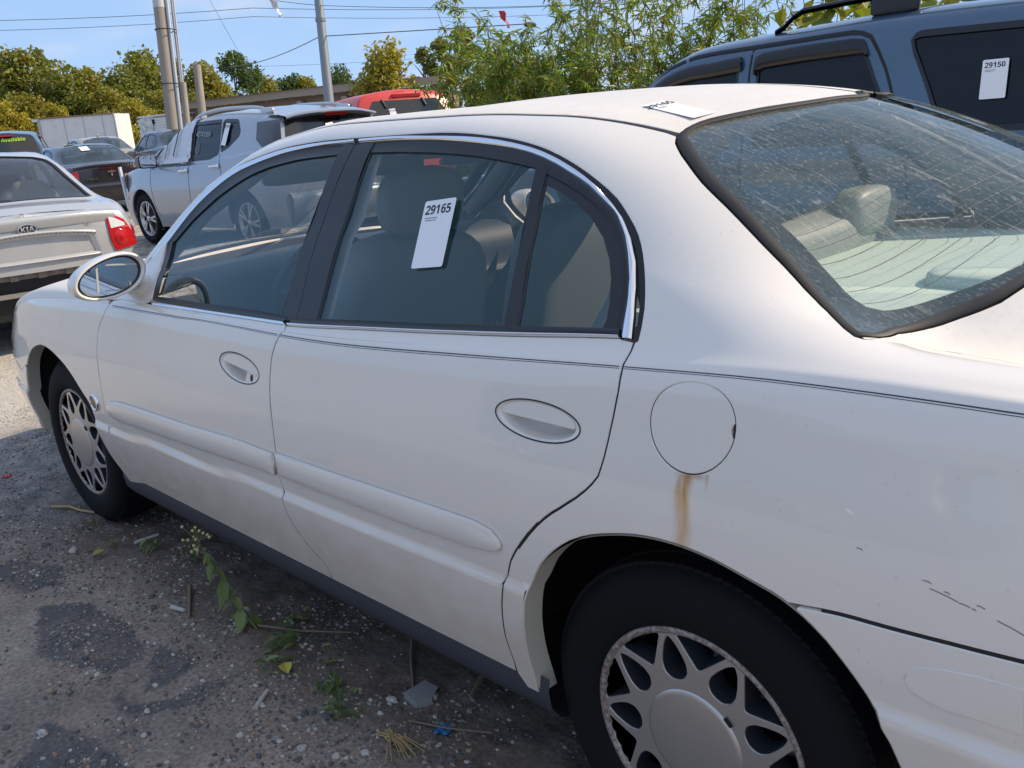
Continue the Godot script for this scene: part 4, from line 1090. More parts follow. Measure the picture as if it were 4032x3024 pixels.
	var fg := Geo.new()
	fg.box(Vector3(0.05, 0.26, 0), Vector3(2.3, 0.03, 1.5))
	fg.box(Vector3(-1.45, 0.42, 0), Vector3(1.0, 0.3, 0.75))
	fg.box(Vector3(1.6, 0.38, 0), Vector3(1.5, 0.03, 1.1))
	part("floor_pan", fg.mesh(), M.soot, car)
	_cabin(l, car, P)
	var sc := Geo.new()
	for q in [[1.822, 0.3595, 1.834, 0.3580], [1.832, 0.3525, 1.868, 0.3460], [1.869, 0.3455, 1.883, 0.3435], [1.85, 0.353, 1.858, 0.3515], [1.89, 0.3475, 1.90, 0.346], [1.915, 0.338, 1.95, 0.330], [1.885, 0.343, 1.89, 0.342], [1.733, 0.378, 1.742, 0.3765]]:
		sc.add(ribbon(l, PackedVector2Array([Vector2(q[0], q[1]), Vector2((q[0] + q[2]) / 2, (q[1] + q[3]) / 2 + 0.0006), Vector2(q[2], q[3])]), 0.0011, 0.0005, 0.0, 8))
	stuff(part("scratches", sc.mesh(), M.scratch, quarter[0]))
	# antenna on the far corner of the trunk shelf? a short mast that stands on the far rear pillar
	# stickers
	_sticker(l, "window_sticker", P.sticker, "29165", 0.0012, car, 1.0, "white stock label 29165 stuck on the rear door window of the white sedan")
	_sticker(l, "roof_sticker", P.roofstick, "29165", 0.0012, car, 1.0, "white stock label lying flat on the roof of the white sedan")

func _shrunk(p: PackedVector2Array, by: float) -> PackedVector2Array:
	var q := p.duplicate()
	if Geometry2D.is_polygon_clockwise(q):
		q.reverse()
	return Geometry2D.offset_polygon(q, -by, Geometry2D.JOIN_ROUND)[0]

# a rounded rubber bead just inside the outline of a pane (open at the car's middle)
func g_border(g: Geo, l: Loft, p0: PackedVector2Array, width: float, off: float, bulge: float) -> void:
	var p := p0.duplicate()
	if Geometry2D.is_polygon_clockwise(p):
		p.reverse()
	# start where the outline leaves the middle line
	var m := p.size()
	var s := 0
	for i in m:
		if p[i].y > 1.19 and p[(i + 1) % m].y <= 1.19:
			s = i
	var a := PackedVector2Array()
	for i in m:
		var q := p[(s + i) % m]
		a.append(q)
		if i > 2 and q.y > 1.19:
			break
	var n := 130
	a = resample(a, n)
	var b := PackedVector2Array()
	for i in n:
		var d := (a[mini(i + 2, n - 1)] - a[maxi(i - 2, 0)]).normalized()
		var o := Vector2(-d.y, d.x) * width
		if i < 3 or i > n - 4:
			o.y = 0.0
			o = o.normalized() * width
		b.append(a[i] + o)
	g.add(strip(l, a, b, off, bulge, n, 6, 0.01))

func _cut(p: PackedVector2Array, _k: int) -> PackedVector2Array:
	return p

func _top(_g: PackedVector2Array, _x0: float, _x1: float, _v: float) -> PackedVector2Array:
	var r := PackedVector2Array()
	for k in [7, 6, 5, 4, 3, 2, 1, 0]:
		r.append(Vector2(TR.glassF[k * 2], (TR.glassF[k * 2 + 1] - 0.05) * SK))
	r.append(Vector2(0.30, 7.70 * SK))
	return r

func _upper_rear(_P: Dictionary) -> PackedVector2Array:
	var r := PackedVector2Array([Vector2(0.335, 7.69 * SK)])
	for k in 6:
		r.append(Vector2(TR.glassR[k * 2], (TR.glassR[k * 2 + 1] - 0.05) * SK))
	for q in [[0.985, 7.58], [1.05, 7.53], [1.095, 7.48], [1.13, 7.43], [1.17, 7.33], [1.2, 7.21], [1.223, 7.06], [1.24, 6.92], [1.256, 6.69], [1.262, 6.51], [1.268, 6.2]]:
		r.append(Vector2(q[0], q[1] * SK))
	return r

func _pillar(g: PackedVector2Array, gap: PackedVector2Array, front: bool) -> PackedVector2Array:
	var r := PackedVector2Array()
	var edge_pts := [[0.262, 7.8], [0.258, 7.73], [0.233, 7.33], [0.208, 6.84], [0.207, 6.39], [0.204, 6.03], [0.2, 5.98]] if front else [[0.392, 7.8], [0.390, 7.73], [0.376, 7.31], [0.363, 6.89], [0.364, 6.41], [0.365, 6.01], [0.366, 5.96]]
	for q in edge_pts:
		r.append(Vector2(q[0], q[1] * SK))
	var h := Array(gap)
	h.reverse()
	r.append(Vector2(h[0].x + (-0.012 if front else 0.012), h[0].y - 0.003))
	for q: Vector2 in h:
		r.append(q)
	return r

func _sheet(g: Geo, pts: Array, w: int, out: Vector3, ring := false) -> void:
	# ring: the last row meets the first; normals then keep one sense all round, away from the middle
	var h := pts.size() / w
	var s := g.v.size()
	for j in h:
		for i in w:
			var a: Vector3 = pts[j * w + mini(i + 1, w - 1)] - pts[j * w + maxi(i - 1, 0)]
			var b: Vector3 = pts[(mini(j + 1, h - 1) if not ring else (j + 1 if j < h - 1 else 1)) * w + i] - pts[(maxi(j - 1, 0) if not ring else (j - 1 if j > 0 else h - 2)) * w + i]
			var n := a.cross(b).normalized()
			if n.length() < 0.5:
				n = out.normalized()
			if n.dot(out) < 0.0 and not ring:
				n = -n
			g.vert(pts[j * w + i], n, Vector2(float(i) / (w - 1), float(j) / (h - 1)))
	if ring:
		var ctr := Vector3.ZERO
		for p: Vector3 in pts:
			ctr += p / pts.size()
		var sum := 0.0
		for k in range(s, g.v.size()):
			sum += g.n[k].dot(g.v[k] - ctr)
		if sum < 0.0:
			for k in range(s, g.v.size()):
				g.n[k] = -g.n[k]
	for j in h - 1:
		for i in w - 1:
			var a := s + j * w + i
			g.quad(a, a + 1, a + w + 1, a + w)

func _return(g: Geo, l: Loft, line: PackedVector2Array, depth: float) -> void:
	var p := resample(line, 60)
	var s := g.v.size()
	for i in 60:
		var c := l.pt(p[i].x, p[i].y)
		var d := l.pt(p[mini(i + 1, 59)].x, p[mini(i + 1, 59)].y) - l.pt(p[maxi(i - 1, 0)].x, p[maxi(i - 1, 0)].y)
		var o := d.cross(Vector3(0, 0, 1)).normalized()
		g.vert(c + o * 0.002 - Vector3(0, 0, 0.003), o)
		g.vert(c + o * 0.004 - Vector3(0, 0, depth), o)
	for i in 59:
		g.quad(s + i * 2, s + i * 2 + 2, s + i * 2 + 3, s + i * 2 + 1)

# lift the middle of a moulding so that it is domed
func _puff(g: Geo, l: Loft, p: PackedVector2Array, lift: float) -> void:
	for i in g.v.size():
		var q := Vector2(g.uv[i].x * 5.2 - 2.6, (1.0 - g.uv[i].y) * 1.2)
		var y := g.v[i].y
		var near := 9.0
		for k in p.size():
			var c := Geometry2D.get_closest_point_to_segment(q, p[k], p[(k + 1) % p.size()])
			near = minf(near, c.distance_to(q))
		var t := clampf(near / 0.022, 0.0, 1.0)
		var nn := l.nor(q.x, q.y)
		g.v[i] += nn * lift * sqrt(1.0 - (1.0 - t) * (1.0 - t))
	# normals follow the dome
	var acc := PackedVector3Array()
	acc.resize(g.v.size())
	for i in range(0, g.idx.size(), 3):
		var f := (g.v[g.idx[i + 2]] - g.v[g.idx[i]]).cross(g.v[g.idx[i + 1]] - g.v[g.idx[i]])
		for k in 3:
			acc[g.idx[i + k]] += f
	for i in g.v.size():
		if acc[i].length() > 1e-12:
			g.n[i] = acc[i].normalized()

func _handle(l: Loft, e: PackedVector2Array, lock: bool, sg: float, door: Node) -> void:
	var ctr := Vector2.ZERO
	for q in e:
		ctr += q / e.size()
	var bowl := Geo.new()
	var pts := []
	var prof := [[1.0, 0.0], [0.985, -0.002], [0.90, -0.001], [0.86, -0.006], [0.7, -0.026], [0.4, -0.034], [0.02, -0.036]]
	for i in e.size() + 1:
		var q := e[i % e.size()]
		for r in prof:
			var t: Vector2 = ctr + (q - ctr) * r[0]
			pts.append(l.pt(t.x, t.y) + l.nor(t.x, t.y) * r[1])
	_sheet(bowl, pts, prof.size(), Vector3(0, 0, 1))
	var h := part("door_handle", (bowl if sg > 0 else bowl.mirrored()).mesh(), M.paint_plain, door)
	# the pull flap: upper part of the oval, its lower edge free
	var flap := PackedVector2Array()
	var cut := -0.06
	var m := e.size()
	var lo := (e[0] - ctr).length()
	var long_ax := (e[0] - ctr).normalized()
	var short_ax := Vector2(-long_ax.y, long_ax.x)
	var sh := absf((e[m / 4] - ctr).dot(short_ax))
	for i in 25:
		var t := PI * i / 24.0
		flap.append(ctr + long_ax * cos(t) * lo * 0.845 + short_ax * (maxf(sin(t), 0.0) * sh * 0.80 + sh * 0.02))
	var fg := panel(l, flap, -0.001, 0.0, 0.008, [], 0.02, 0.006)
	part("handle_flap", (fg if sg > 0 else fg.mirrored()).mesh(), M.paint_plain, h)
	var gapring := Geo.new()
	var outer := PackedVector2Array(e)
	outer.append(e[0])
	gapring.add(ribbon(l, outer, 0.003, 0.0006, 0.0, 60))
	part("handle_seal", (gapring if sg > 0 else gapring.mirrored()).mesh(), M.rubber, h)
	if lock:
		var lp := PackedVector2Array()
		for i in 17:
			var t := -PI * 0.02 - PI * 0.36 * i / 16.0
			lp.append(ctr + long_ax * cos(t) * lo * 0.86 + short_ax * sin(t) * sh * 0.86)
		lp.append(ctr + long_ax * lo * 0.36 + short_ax * -sh * 0.02)
		var lg := panel(l, lp, -0.004, 0.0, 0.012, [], 0.02, 0.006)
		part("lock_plate", (lg if sg > 0 else lg.mirrored()).mesh(), M.paint_plain, h)
		var kc := ctr + long_ax * lo * 0.60 + short_ax * -sh * 0.38
		var kg := panel(l, ellipse(kc.x, kc.y, 0.006, 0.010, 14), -0.003, 0, 0.004, [], 0.01, 0.006)
		part("keyhole", (kg if sg > 0 else kg.mirrored()).mesh(), M.dark_metal, h)

func _mirror(l: Loft, sg: float, door: Node) -> void:
	# a shell like half an egg whose flat side looks back, and a short foot
	var b := Basis(Vector3.UP, deg_to_rad(-4.0))
	var c := Vector3(-0.578, 1.068, 0.958)
	var shell := Geo.new()
	var rim := []
	var n := 72
	for i in n + 1:
		var t := TAU * i / n
		# outline in the (y, z) plane, sheared so that the outer end hangs lower
		var z := 0.110 * signf(cos(t)) * pow(absf(cos(t)), 0.94)
		var y := 0.063 * signf(sin(t)) * pow(absf(sin(t)), 0.96) * (1.0 - 0.10 * cos(t)) - 0.17 * z
		rim.append(Vector3(0, y, z))
	var prof := [[0.87, 0.002], [0.90, 0.012], [0.95, 0.017], [1.0, 0.010], [1.03, -0.01], [1.03, -0.035], [0.97, -0.062], [0.82, -0.085], [0.55, -0.10], [0.02, -0.106]]
	var pts := []
	for q: Vector3 in rim:
		for r in prof:
			pts.append(c + b * (Vector3(r[1], q.y * r[0], q.z * r[0])))
	_sheet(shell, pts, prof.size(), Vector3.ZERO, true)
	var foot := Geo.new()
	var f := []
	var root := l.at(-0.66, 6.15)
	for k in 17:
		var t := TAU * k / 16.0
		for i in 9:
			var u := i / 8.0
			var ctr := (root + Vector3(-0.03, 0.01, -0.04)).lerp(c + b * Vector3(-0.045, -0.03, -0.05), u)
			f.append(ctr + Vector3(cos(t) * lerpf(0.085, 0.05, u), sin(t) * lerpf(0.05, 0.028, u), sin(t) * lerpf(-0.01, 0.0, u)))
	_sheet(foot, f, 9, Vector3.UP, true)
	shell.add(foot)
	var h := part("door_mirror", (shell if sg > 0 else shell.mirrored()).mesh(), M.paint_plain, door)
	var glass := Geo.new()
	var s := glass.vert(c + b * Vector3(-0.001, 0, 0), b * Vector3(1, 0, 0))
	for q: Vector3 in rim:
		glass.vert(c + b * Vector3(-0.001, q.y * 0.885, q.z * 0.885), b * Vector3(1, 0, 0))
	for i in n:
		glass.tri(s, s + 1 + i, s + 2 + i)
	part("mirror_glass", (glass if sg > 0 else glass.mirrored()).mesh(), M.mirror, h)
	var bez := Geo.new()
	pts = []
	for q: Vector3 in rim:
		for r in [[0.885, -0.0005], [0.885, 0.003], [0.82, 0.0035], [0.80, -0.0002]]:
			pts.append(c + b * Vector3(r[1], q.y * r[0], q.z * r[0]))
	_sheet(bez, pts, 4, Vector3(1, 0, 0))
	part("mirror_bezel", (bez if sg > 0 else bez.mirrored()).mesh(), M.black_trim, h)
	if sg > 0:
		# torn remains of a label on the mirror
		var tape := Geo.new()
		for q in [[0.035, 0.0, 0.006, 0.09], [-0.04, 0.038, 0.10, 0.005], [-0.035, -0.040, 0.10, 0.004], [-0.088, 0.0, 0.004, 0.07]]:
			var cc := Vector3(0.0006, q[1], q[0])
			var hw: float = q[2] / 2
			var hh: float = q[3] / 2
			var s2 := tape.v.size()
			for e in [[-1, -1], [1, -1], [1, 1], [-1, 1]]:
				tape.vert(c + b * (cc + Vector3(0, e[1] * hh, e[0] * hw)).rotated(Vector3(1, 0, 0), -0.12), b * Vector3(1, 0, 0))
			tape.quad(s2, s2 + 1, s2 + 2, s2 + 3)
		part("label_residue", tape.mesh(), M.residue, h)

func _wheel(car: Node, at: Vector3, sg: float, turn: float) -> void:
	var hub := Node3D.new()
	hub.name = "wheel"
	car.add_child(hub, true)
	if hub.name != "wheel":
		var k := 1
		while car.has_node("wheel_%03d" % k):
			k += 1
		hub.name = "wheel_%03d" % k
	hub.position = at
	if sg < 0:
		hub.rotation.y = PI
	if not M.has("w_tyre"):
		var ty := Geo.new()
		ty.lathe([Vector2(0.214, -0.008), Vector2(0.222, 0.004), Vector2(0.236, 0.012), Vector2(0.262, 0.017), Vector2(0.292, 0.014), Vector2(0.312, 0.006), Vector2(0.3255, -0.008), Vector2(0.333, -0.022), Vector2(0.3365, -0.040), Vector2(0.338, -0.10), Vector2(0.3365, -0.165), Vector2(0.325, -0.195), Vector2(0.29, -0.215), Vector2(0.22, -0.21)], 96)
		# the tread: grooves cut as shoulder blocks
		M["w_tyre"] = ty.mesh()
		var tread := Geo.new()
		for k in 108:
			var a := TAU * k / 108.0
			for z in [[-0.030, 0.03], [-0.073, 0.03], [-0.116, 0.03], [-0.155, 0.028]]:
				var r := 0.3322 if absf(z[0] + 0.09) > 0.05 else 0.3360
				tread.box(Vector3(cos(a) * r, sin(a) * r, z[0]), Vector3(0.009, 0.0165, z[1]), Basis(Vector3(0, 0, 1), a) * Basis(Vector3(1, 0, 0), 0.25 if z[0] > -0.09 else -0.25))
		M["w_tread"] = tread.mesh()
		var rim := Geo.new()
		rim.lathe([Vector2(0.203, -0.012), Vector2(0.2065, 0.001), Vector2(0.2125, 0.0045), Vector2(0.2195, 0.002), Vector2(0.2205, -0.006), Vector2(0.214, -0.012)], 96)
		M["w_rim"] = rim.mesh()
		var barrel := Geo.new()
		barrel.lathe([Vector2(0.206, -0.002), Vector2(0.196, -0.03), Vector2(0.188, -0.10), Vector2(0.06, -0.12), Vector2(0.001, -0.12)], 48)
		for i in barrel.v.size():
			barrel.n[i] = -barrel.n[i] if barrel.v[i].z > -0.11 else Vector3(0, 0, 1)
		M["w_barrel"] = barrel.mesh()
		var fw := _face()
		M["w_face"] = fw[0]
		M["w_wall"] = fw[1]
		var cap := Geo.new()
		cap.lathe([Vector2(0.0, 0.011), Vector2(0.05, 0.0105), Vector2(0.09, 0.008), Vector2(0.0985, 0.0055), Vector2(0.1015, 0.0), Vector2(0.1015, -0.012)], 64)
		M["w_cap"] = cap.mesh()
		var br := Geo.new()
		for k in 9:
			var a := TAU * (k + 0.5) / 9.0 + 0.45
			br.tube([Vector3(cos(a) * 0.12, sin(a) * 0.12, -0.05), Vector3(cos(a) * 0.205, sin(a) * 0.205, -0.085)], 0.012, 0.010, 8)
		M["w_rib"] = br.mesh()
		var nt := Geo.new()
		nt.box(Vector3(cos(0.79) * 0.103, sin(0.79) * 0.103, 0.006), Vector3(0.006, 0.018, 0.004), Basis(Vector3(0, 0, 1), 0.79))
		M["w_notch"] = nt.mesh()
	var t := part("tyre", M.w_tyre, M.tyre, hub)
	part("tread", M.w_tread, M.tyre, hub)
	part("rim_lip", M.w_rim, M.rusty_alloy, hub)
	part("rim_barrel", M.w_barrel, M.soot, hub)
	part("wheel_face", M.w_face, M.alloy, hub)
	part("window_walls", M.w_wall, M.alloy_dark, hub)
	part("wheel_ribs", M.w_rib, M.alloy_dull, hub)
	part("hub_cap", M.w_cap, M.alloy, hub)
	part("cap_notch", M.w_notch, M.soot, hub)

# the alloy lace: nine drop-shaped windows and nine rounded triangles between them
func _face() -> Array:
	var l := Loft.new()
	var disc := ellipse(0, 0, 0.2075, 0.2075, 120)
	var holes := []
	for k in 9:
		var a := deg_to_rad(26.0 + 40.0 * k)
		var drop := []
		for q in [[0.203, 0.0], [0.189, 0.012], [0.168, 0.0215], [0.148, 0.0275], [0.130, 0.0255], [0.119, 0.0135], [0.1165, 0.0], [0.119, -0.0135], [0.130, -0.0255], [0.148, -0.0275], [0.168, -0.0215], [0.189, -0.012]]:
			drop.append(Vector2(q[0], q[1]).rotated(a))
		holes.append(PackedVector2Array(rounded(drop, 0.006, 3)))
		var tri := []
		for q in [[0.145, 0.0], [0.199, 0.0545], [0.2045, 0.03], [0.206, 0.0], [0.2045, -0.03], [0.199, -0.0545]]:
			tri.append(Vector2(q[0], q[1]).rotated(a + deg_to_rad(20.0)))
		holes.append(PackedVector2Array(rounded(tri, 0.009, 4)))
	var g := Geo.new()
	var wall := Geo.new()
	var du := 0.012
	var h := func(r: float) -> float: return 0.004 - 0.014 * clampf((r - 0.10) / 0.1, 0.0, 1.0) * 0.35
	var x := -0.216
	while x < 0.21:
		var y := -0.216
		while y < 0.21:
			var cell := PackedVector2Array([Vector2(x, y), Vector2(x + du, y), Vector2(x + du, y + du), Vector2(x, y + du)])
			var bits: Array = Geometry2D.intersect_polygons(disc, cell)
			for hole in holes:
				var left := []
				for b in bits:
					left.append_array(Geometry2D.clip_polygons(b, hole))
				bits = left
			for b: PackedVector2Array in bits:
				if b.size() < 3 or Geometry2D.is_polygon_clockwise(b):
					continue
				var t := Geometry2D.triangulate_polygon(b)
				var ids := []
				for q in b:
					ids.append(g.vert(Vector3(q.x, q.y, h.call(q.length())), Vector3(0, 0, 1)))
				for i in range(0, t.size(), 3):
					g.tri(ids[t[i]], ids[t[i + 1]], ids[t[i + 2]])
			y += du
		x += du
	for hole: PackedVector2Array in holes:
		var m := hole.size()
		for i in m:
			var a := hole[i]
			var b := hole[(i + 1) % m]
			var ctr := Vector2.ZERO
			for q in hole:
				ctr += q / m
			var mid := (a + b) / 2.0
			var d := (b - a)
			var nn := Vector3(-d.y, d.x, 0).normalized()
			if nn.dot(Vector3(ctr.x - mid.x, ctr.y - mid.y, 0)) < 0:
				nn = -nn
			var a2 := a.lerp(ctr, 0.13)
			var b2 := b.lerp(ctr, 0.13)
			var nb := (nn + Vector3(0, 0, 0.9)).normalized()
			# a narrow bright bevel, then the dark wall of the window
			var a1 := a.lerp(ctr, 0.035)
			var b1 := b.lerp(ctr, 0.035)
			var s := g.v.size()
			g.vert(Vector3(a.x, a.y, h.call(a.length())), nb)
			g.vert(Vector3(b.x, b.y, h.call(b.length())), nb)
			g.vert(Vector3(b1.x, b1.y, h.call(b.length()) - 0.003), nn)
			g.vert(Vector3(a1.x, a1.y, h.call(a.length()) - 0.003), nn)
			g.quad(s, s + 1, s + 2, s + 3)
			s = wall.v.size()
			wall.vert(Vector3(a1.x, a1.y, h.call(a.length()) - 0.003), nn)
			wall.vert(Vector3(b1.x, b1.y, h.call(b.length()) - 0.003), nn)
			wall.vert(Vector3(b2.x, b2.y, -0.042), nn)
			wall.vert(Vector3(a2.x, a2.y, -0.042), nn)
			wall.quad(s, s + 1, s + 2, s + 3)
	return [g.mesh(), wall.mesh()]

func _seat(car: Node, x: float, z: float, wide: float, rest := true, m: Material = null) -> void:
	var o := Node3D.new()
	o.name = "seat"
	car.add_child(o, true)
	var k := 1
	if o.name != "seat":
		while car.has_node("seat_%03d" % k):
			k += 1
		o.name = "seat_%03d" % k
	o.position = Vector3(x, 0, z)
	if m == null:
		m = M.leather
	var g := Geo.new()
	g.blob(Vector3(-0.05, 0.50, 0), Vector3(0.56, 0.22, wide), 0.45, 0.35, Basis(Vector3(0, 0, 1), -0.12))
	part("seat_cushion", g.mesh(), m, o)
	g = Geo.new()
	g.blob(Vector3(0.27, 0.83, 0), Vector3(0.20, 0.66, wide), 0.5, 0.4, Basis(Vector3(0, 0, 1), -0.28))
	part("seat_back", g.mesh(), m, o)
	if rest:
		g = Geo.new()
		g.blob(Vector3(0.40, 1.235, 0), Vector3(0.10, 0.19, 0.28), 0.6, 0.5, Basis(Vector3(0, 0, 1), -0.18))
		g.tube([Vector3(0.37, 1.08, 0.06), Vector3(0.39, 1.2, 0.06)], 0.006, 0.006, 6)
		g.tube([Vector3(0.37, 1.08, -0.06), Vector3(0.39, 1.2, -0.06)], 0.006, 0.006, 6)
		part("headrest", g.mesh(), m, o)

func _cabin(l: Loft, car: Node, P: Dictionary) -> void:
	_seat(car, -0.18, 0.37, 0.52)
	_seat(car, -0.18, -0.37, 0.52)
	_seat(car, 0.78, 0.0, 1.32, false)
	var g := Geo.new()
	for z in [0.36, -0.36]:
		g.blob(Vector3(1.17, 1.135, z), Vector3(0.10, 0.13, 0.26), 0.6, 0.5)
	part("rear_headrest", g.mesh(), M.leather, car)
	# shelf behind the back seat, pale where the sun bleached it
	g = Geo.new()
	g.box(Vector3(1.44, 1.04, 0), Vector3(0.62, 0.03, 1.26))
	g.blob(Vector3(1.62, 1.06, 0.0), Vector3(0.2, 0.06, 0.4), 0.5, 0.4)
	part("rear_shelf", g.mesh(), M.shelf, car)
	g = Geo.new()
	var pts := []
	for i in 15:
		for q in [[-0.98, 1.005], [-0.80, 1.045], [-0.62, 1.05], [-0.52, 1.02], [-0.50, 0.93], [-0.54, 0.78], [-0.60, 0.60]]:
			var z := lerpf(-0.72, 0.72, i / 14.0)
			pts.append(Vector3(q[0] + 0.10 * (z / 0.72) * (z / 0.72) * (1.0 if q[0] < -0.7 else 0.0), q[1] - 0.02 * absf(z), z))
	_sheet(g, pts, 7, Vector3(0.3, 1, 0))
	part("dashboard", g.mesh(), M.dash, car)
	g = Geo.new()
	var tb := Basis(Vector3(0, 0, 1), -0.45)
	var ring := []
	for i in 33:
		var t := TAU * i / 32.0
		ring.append(Vector3(-0.33, 0.95, 0.37) + tb * Vector3(0, cos(t) * 0.185, sin(t) * 0.185))
	g.tube(ring, 0.014, 0.014, 8, false)
	g.tube([Vector3(-0.33, 0.95, 0.37) + tb * Vector3(0, 0, 0.17), Vector3(-0.36, 0.94, 0.37), Vector3(-0.33, 0.95, 0.37) + tb * Vector3(0, 0, -0.17)], 0.016, 0.016, 8)
	g.tube([Vector3(-0.36, 0.945, 0.37), Vector3(-0.60, 0.85, 0.37)], 0.03, 0.04, 10)
	part("steering_wheel", g.mesh(), M.dash, car)
	g = Geo.new()
	g.blob(Vector3(-0.34, 1.315, 0), Vector3(0.03, 0.065, 0.24), 0.5, 0.5)
	g.tube([Vector3(-0.34, 1.34, 0), Vector3(-0.42, 1.36, 0)], 0.012, 0.012, 8)
	part("inside_mirror", g.mesh(), M.dash, car)
	g = Geo.new()
	for z in [0.36, -0.36]:
		g.blob(Vector3(-0.26, 1.33, z), Vector3(0.16, 0.022, 0.40), 0.5, 0.4, Basis(Vector3(0, 0, 1), 0.45))
	part("sun_visor", g.mesh(), M.headliner, car)
	g = Geo.new()
	g.blob(Vector3(-0.2, 0.62, 0), Vector3(0.6, 0.28, 0.2), 0.3, 0.3)
	part("console", g.mesh(), M.dash, car)
	# lining: ceiling, door cards, pillars
	g = Geo.new()
	pts = []
	for i in 31:
		var x := lerpf(-0.40, 1.22, i / 30.0)
		for k in 13:
			pts.append(l.at(x, lerpf(8.05, 10.0, k / 12.0)) - Vector3(0, 0.035, 0))
	_sheet(g, pts, 13, Vector3(0, -1, 0))
	g.add(g.mirrored())
	part("headliner", g.mesh(), M.headliner, car)
	for sg in [1.0, -1.0]:
		for d in [[-0.80, 0.21], [0.26, 1.03]]:
			g = Geo.new()
			pts = []
			for i in 25:
				var x := lerpf(d[0], d[1], i / 24.0)
				for v in [0.3, 1.5, 3.0, 4.4, 5.4, 5.95]:
					pts.append(l.at(x, v) - Vector3(0, 0.0, 0.055))
			_sheet(g, pts, 6, Vector3(0, 0, -1))
			g.box(Vector3((d[0] + d[1]) / 2 + 0.1, 0.72, 0.80), Vector3(0.5, 0.06, 0.09))
			part("door_lining", (g if sg > 0 else g.mirrored()).mesh(), M.lining, car)
		g = Geo.new()
		g.tube([l.at(-0.75, 7.6) + Vector3(0, -0.02, -0.05), l.at(-0.5, 7.85) + Vector3(0, -0.02, -0.05), l.at(-0.3, 8.1) + Vector3(0, -0.03, -0.05)], 0.03, 0.03, 8)
		pts = []
		for i in 13:
			var v := lerpf(5.9, 8.2, i / 12.0)
			for x in [0.21, 0.25, 0.36, 0.40]:
				pts.append(l.at(x + (0.02 if v > 7 else 0.0), v) - Vector3(0, 0.0, 0.035 if x > 0.22 and x < 0.38 else 0.018))
		_sheet(g, pts, 4, Vector3(0, 0, -1))
		pts = []
		for i in 15:
			var v := lerpf(5.9, 8.2, i / 14.0)
			for k in 7:
				var f := k / 6.0
				var xa := lerpf(1.30, 1.10, clampf((v - 6.4) / 1.6, 0.0, 1.0))
				var xb := lerpf(1.60, 1.18, clampf((v - 7.0) / 1.2, 0.0, 1.0))
				pts.append(l.at(lerpf(xa, xb, f), v) - Vector3(0, 0.012, 0.03))
		_sheet(g, pts, 7, Vector3(0, 0, -1))
		part("pillar_lining", (g if sg > 0 else g.mirrored()).mesh(), M.headliner, car)

# a paper label with its number; the square code printed on the real one is left blank
func _sticker(l: Loft, called: String, q: PackedVector2Array, number: String, off: float, car: Node, sg: float, label: String) -> void:
	var c: Array = []
	var nn := Vector3.ZERO
	for p in q:
		c.append(l.pt(p.x, p.y))
		nn += l.nor(p.x, p.y) / 4.0
	nn = nn.normalized()
	for i in 4:
		c[i] = c[i] + nn * (off + 0.001)
	label_card(called, c[0], c[1], c[3], nn, number, label, car)

func label_card(called: String, tl: Vector3, tr: Vector3, bl: Vector3, nn: Vector3, number: String, label: String, _car: Node, ink := true) -> void:
	var right := (tr - tl)
	var down := (bl - tl)
	var skew := right.normalized().dot(down.normalized())
	right -= down.normalized() * skew * right.length() * 0.5
	var w := right.length()
	var h := down.length()
	right = right.normalized()
	down = (down - right * down.dot(right)).normalized()
	nn = down.cross(right).normalized() if down.cross(right).dot(nn) > 0 else right.cross(down).normalized()
	var root := thing(called, label, "label", tl + right * w / 2 + down * h / 2)
	root.basis = Basis(right, -down, nn)
	var g := Geo.new()
	var pts := rounded([Vector2(-w / 2, -h / 2), Vector2(w / 2, -h / 2), Vector2(w / 2, h / 2), Vector2(-w / 2, h / 2)], minf(w, h) * 0.06, 3)
	var s := g.vert(Vector3(0, 0, 0.0004), Vector3(0, 0, 1))
	for p in pts:
		g.vert(Vector3(p.x, p.y, 0.0004), Vector3(0, 0, 1))
	for i in pts.size():
		g.tri(s, s + 1 + i, s + 1 + (i + 1) % pts.size())
	part("paper", g.mesh(), M.paper, root)
	if not ink:
		return
	part("number", lettering(number, h * 0.135, w * 0.80), M.ink, root, Transform3D(Basis.IDENTITY, Vector3(-0.02 * w, h * 0.355, 0.0009)))
	var lines := Geo.new()
	for k in 2:
		lines.box(Vector3(-w * 0.20, h * (0.235 - 0.035 * k), 0.0007), Vector3(w * (0.40 - 0.05 * k), h * 0.011, 0.0002))
	part("small_print", lines.mesh(), M.ink_grey, root)

func lettering(text: String, height: float, width := 0.0, serif := false) -> Mesh:
	var t := TextMesh.new()
	var f := SystemFont.new()
	f.font_names = PackedStringArray(["Droid Serif" if serif else "Droid Sans"])
	f.font_weight = 700
	t.font = f
	t.text = text
	t.font_size = 64
	t.depth = 0.0
	t.pixel_size = height / 46.0
	t.curve_step = 1.0
	return t

# ------------------------------------------------------------------ ground, trees, poles
func rise(x: float, z: float) -> float:
	return 0.13 * smoothstep(-4.6, -8.5, x) + 0.14 * smoothstep(-9.0, -25.0, x) + 0.5 * smoothstep(-25.0, -58.0, x)

func setting() -> void:
	_ground()
	_far_trees()
	_thicket()
	_poles()
	_building()
	_truck_box()
	_torn_trailer()

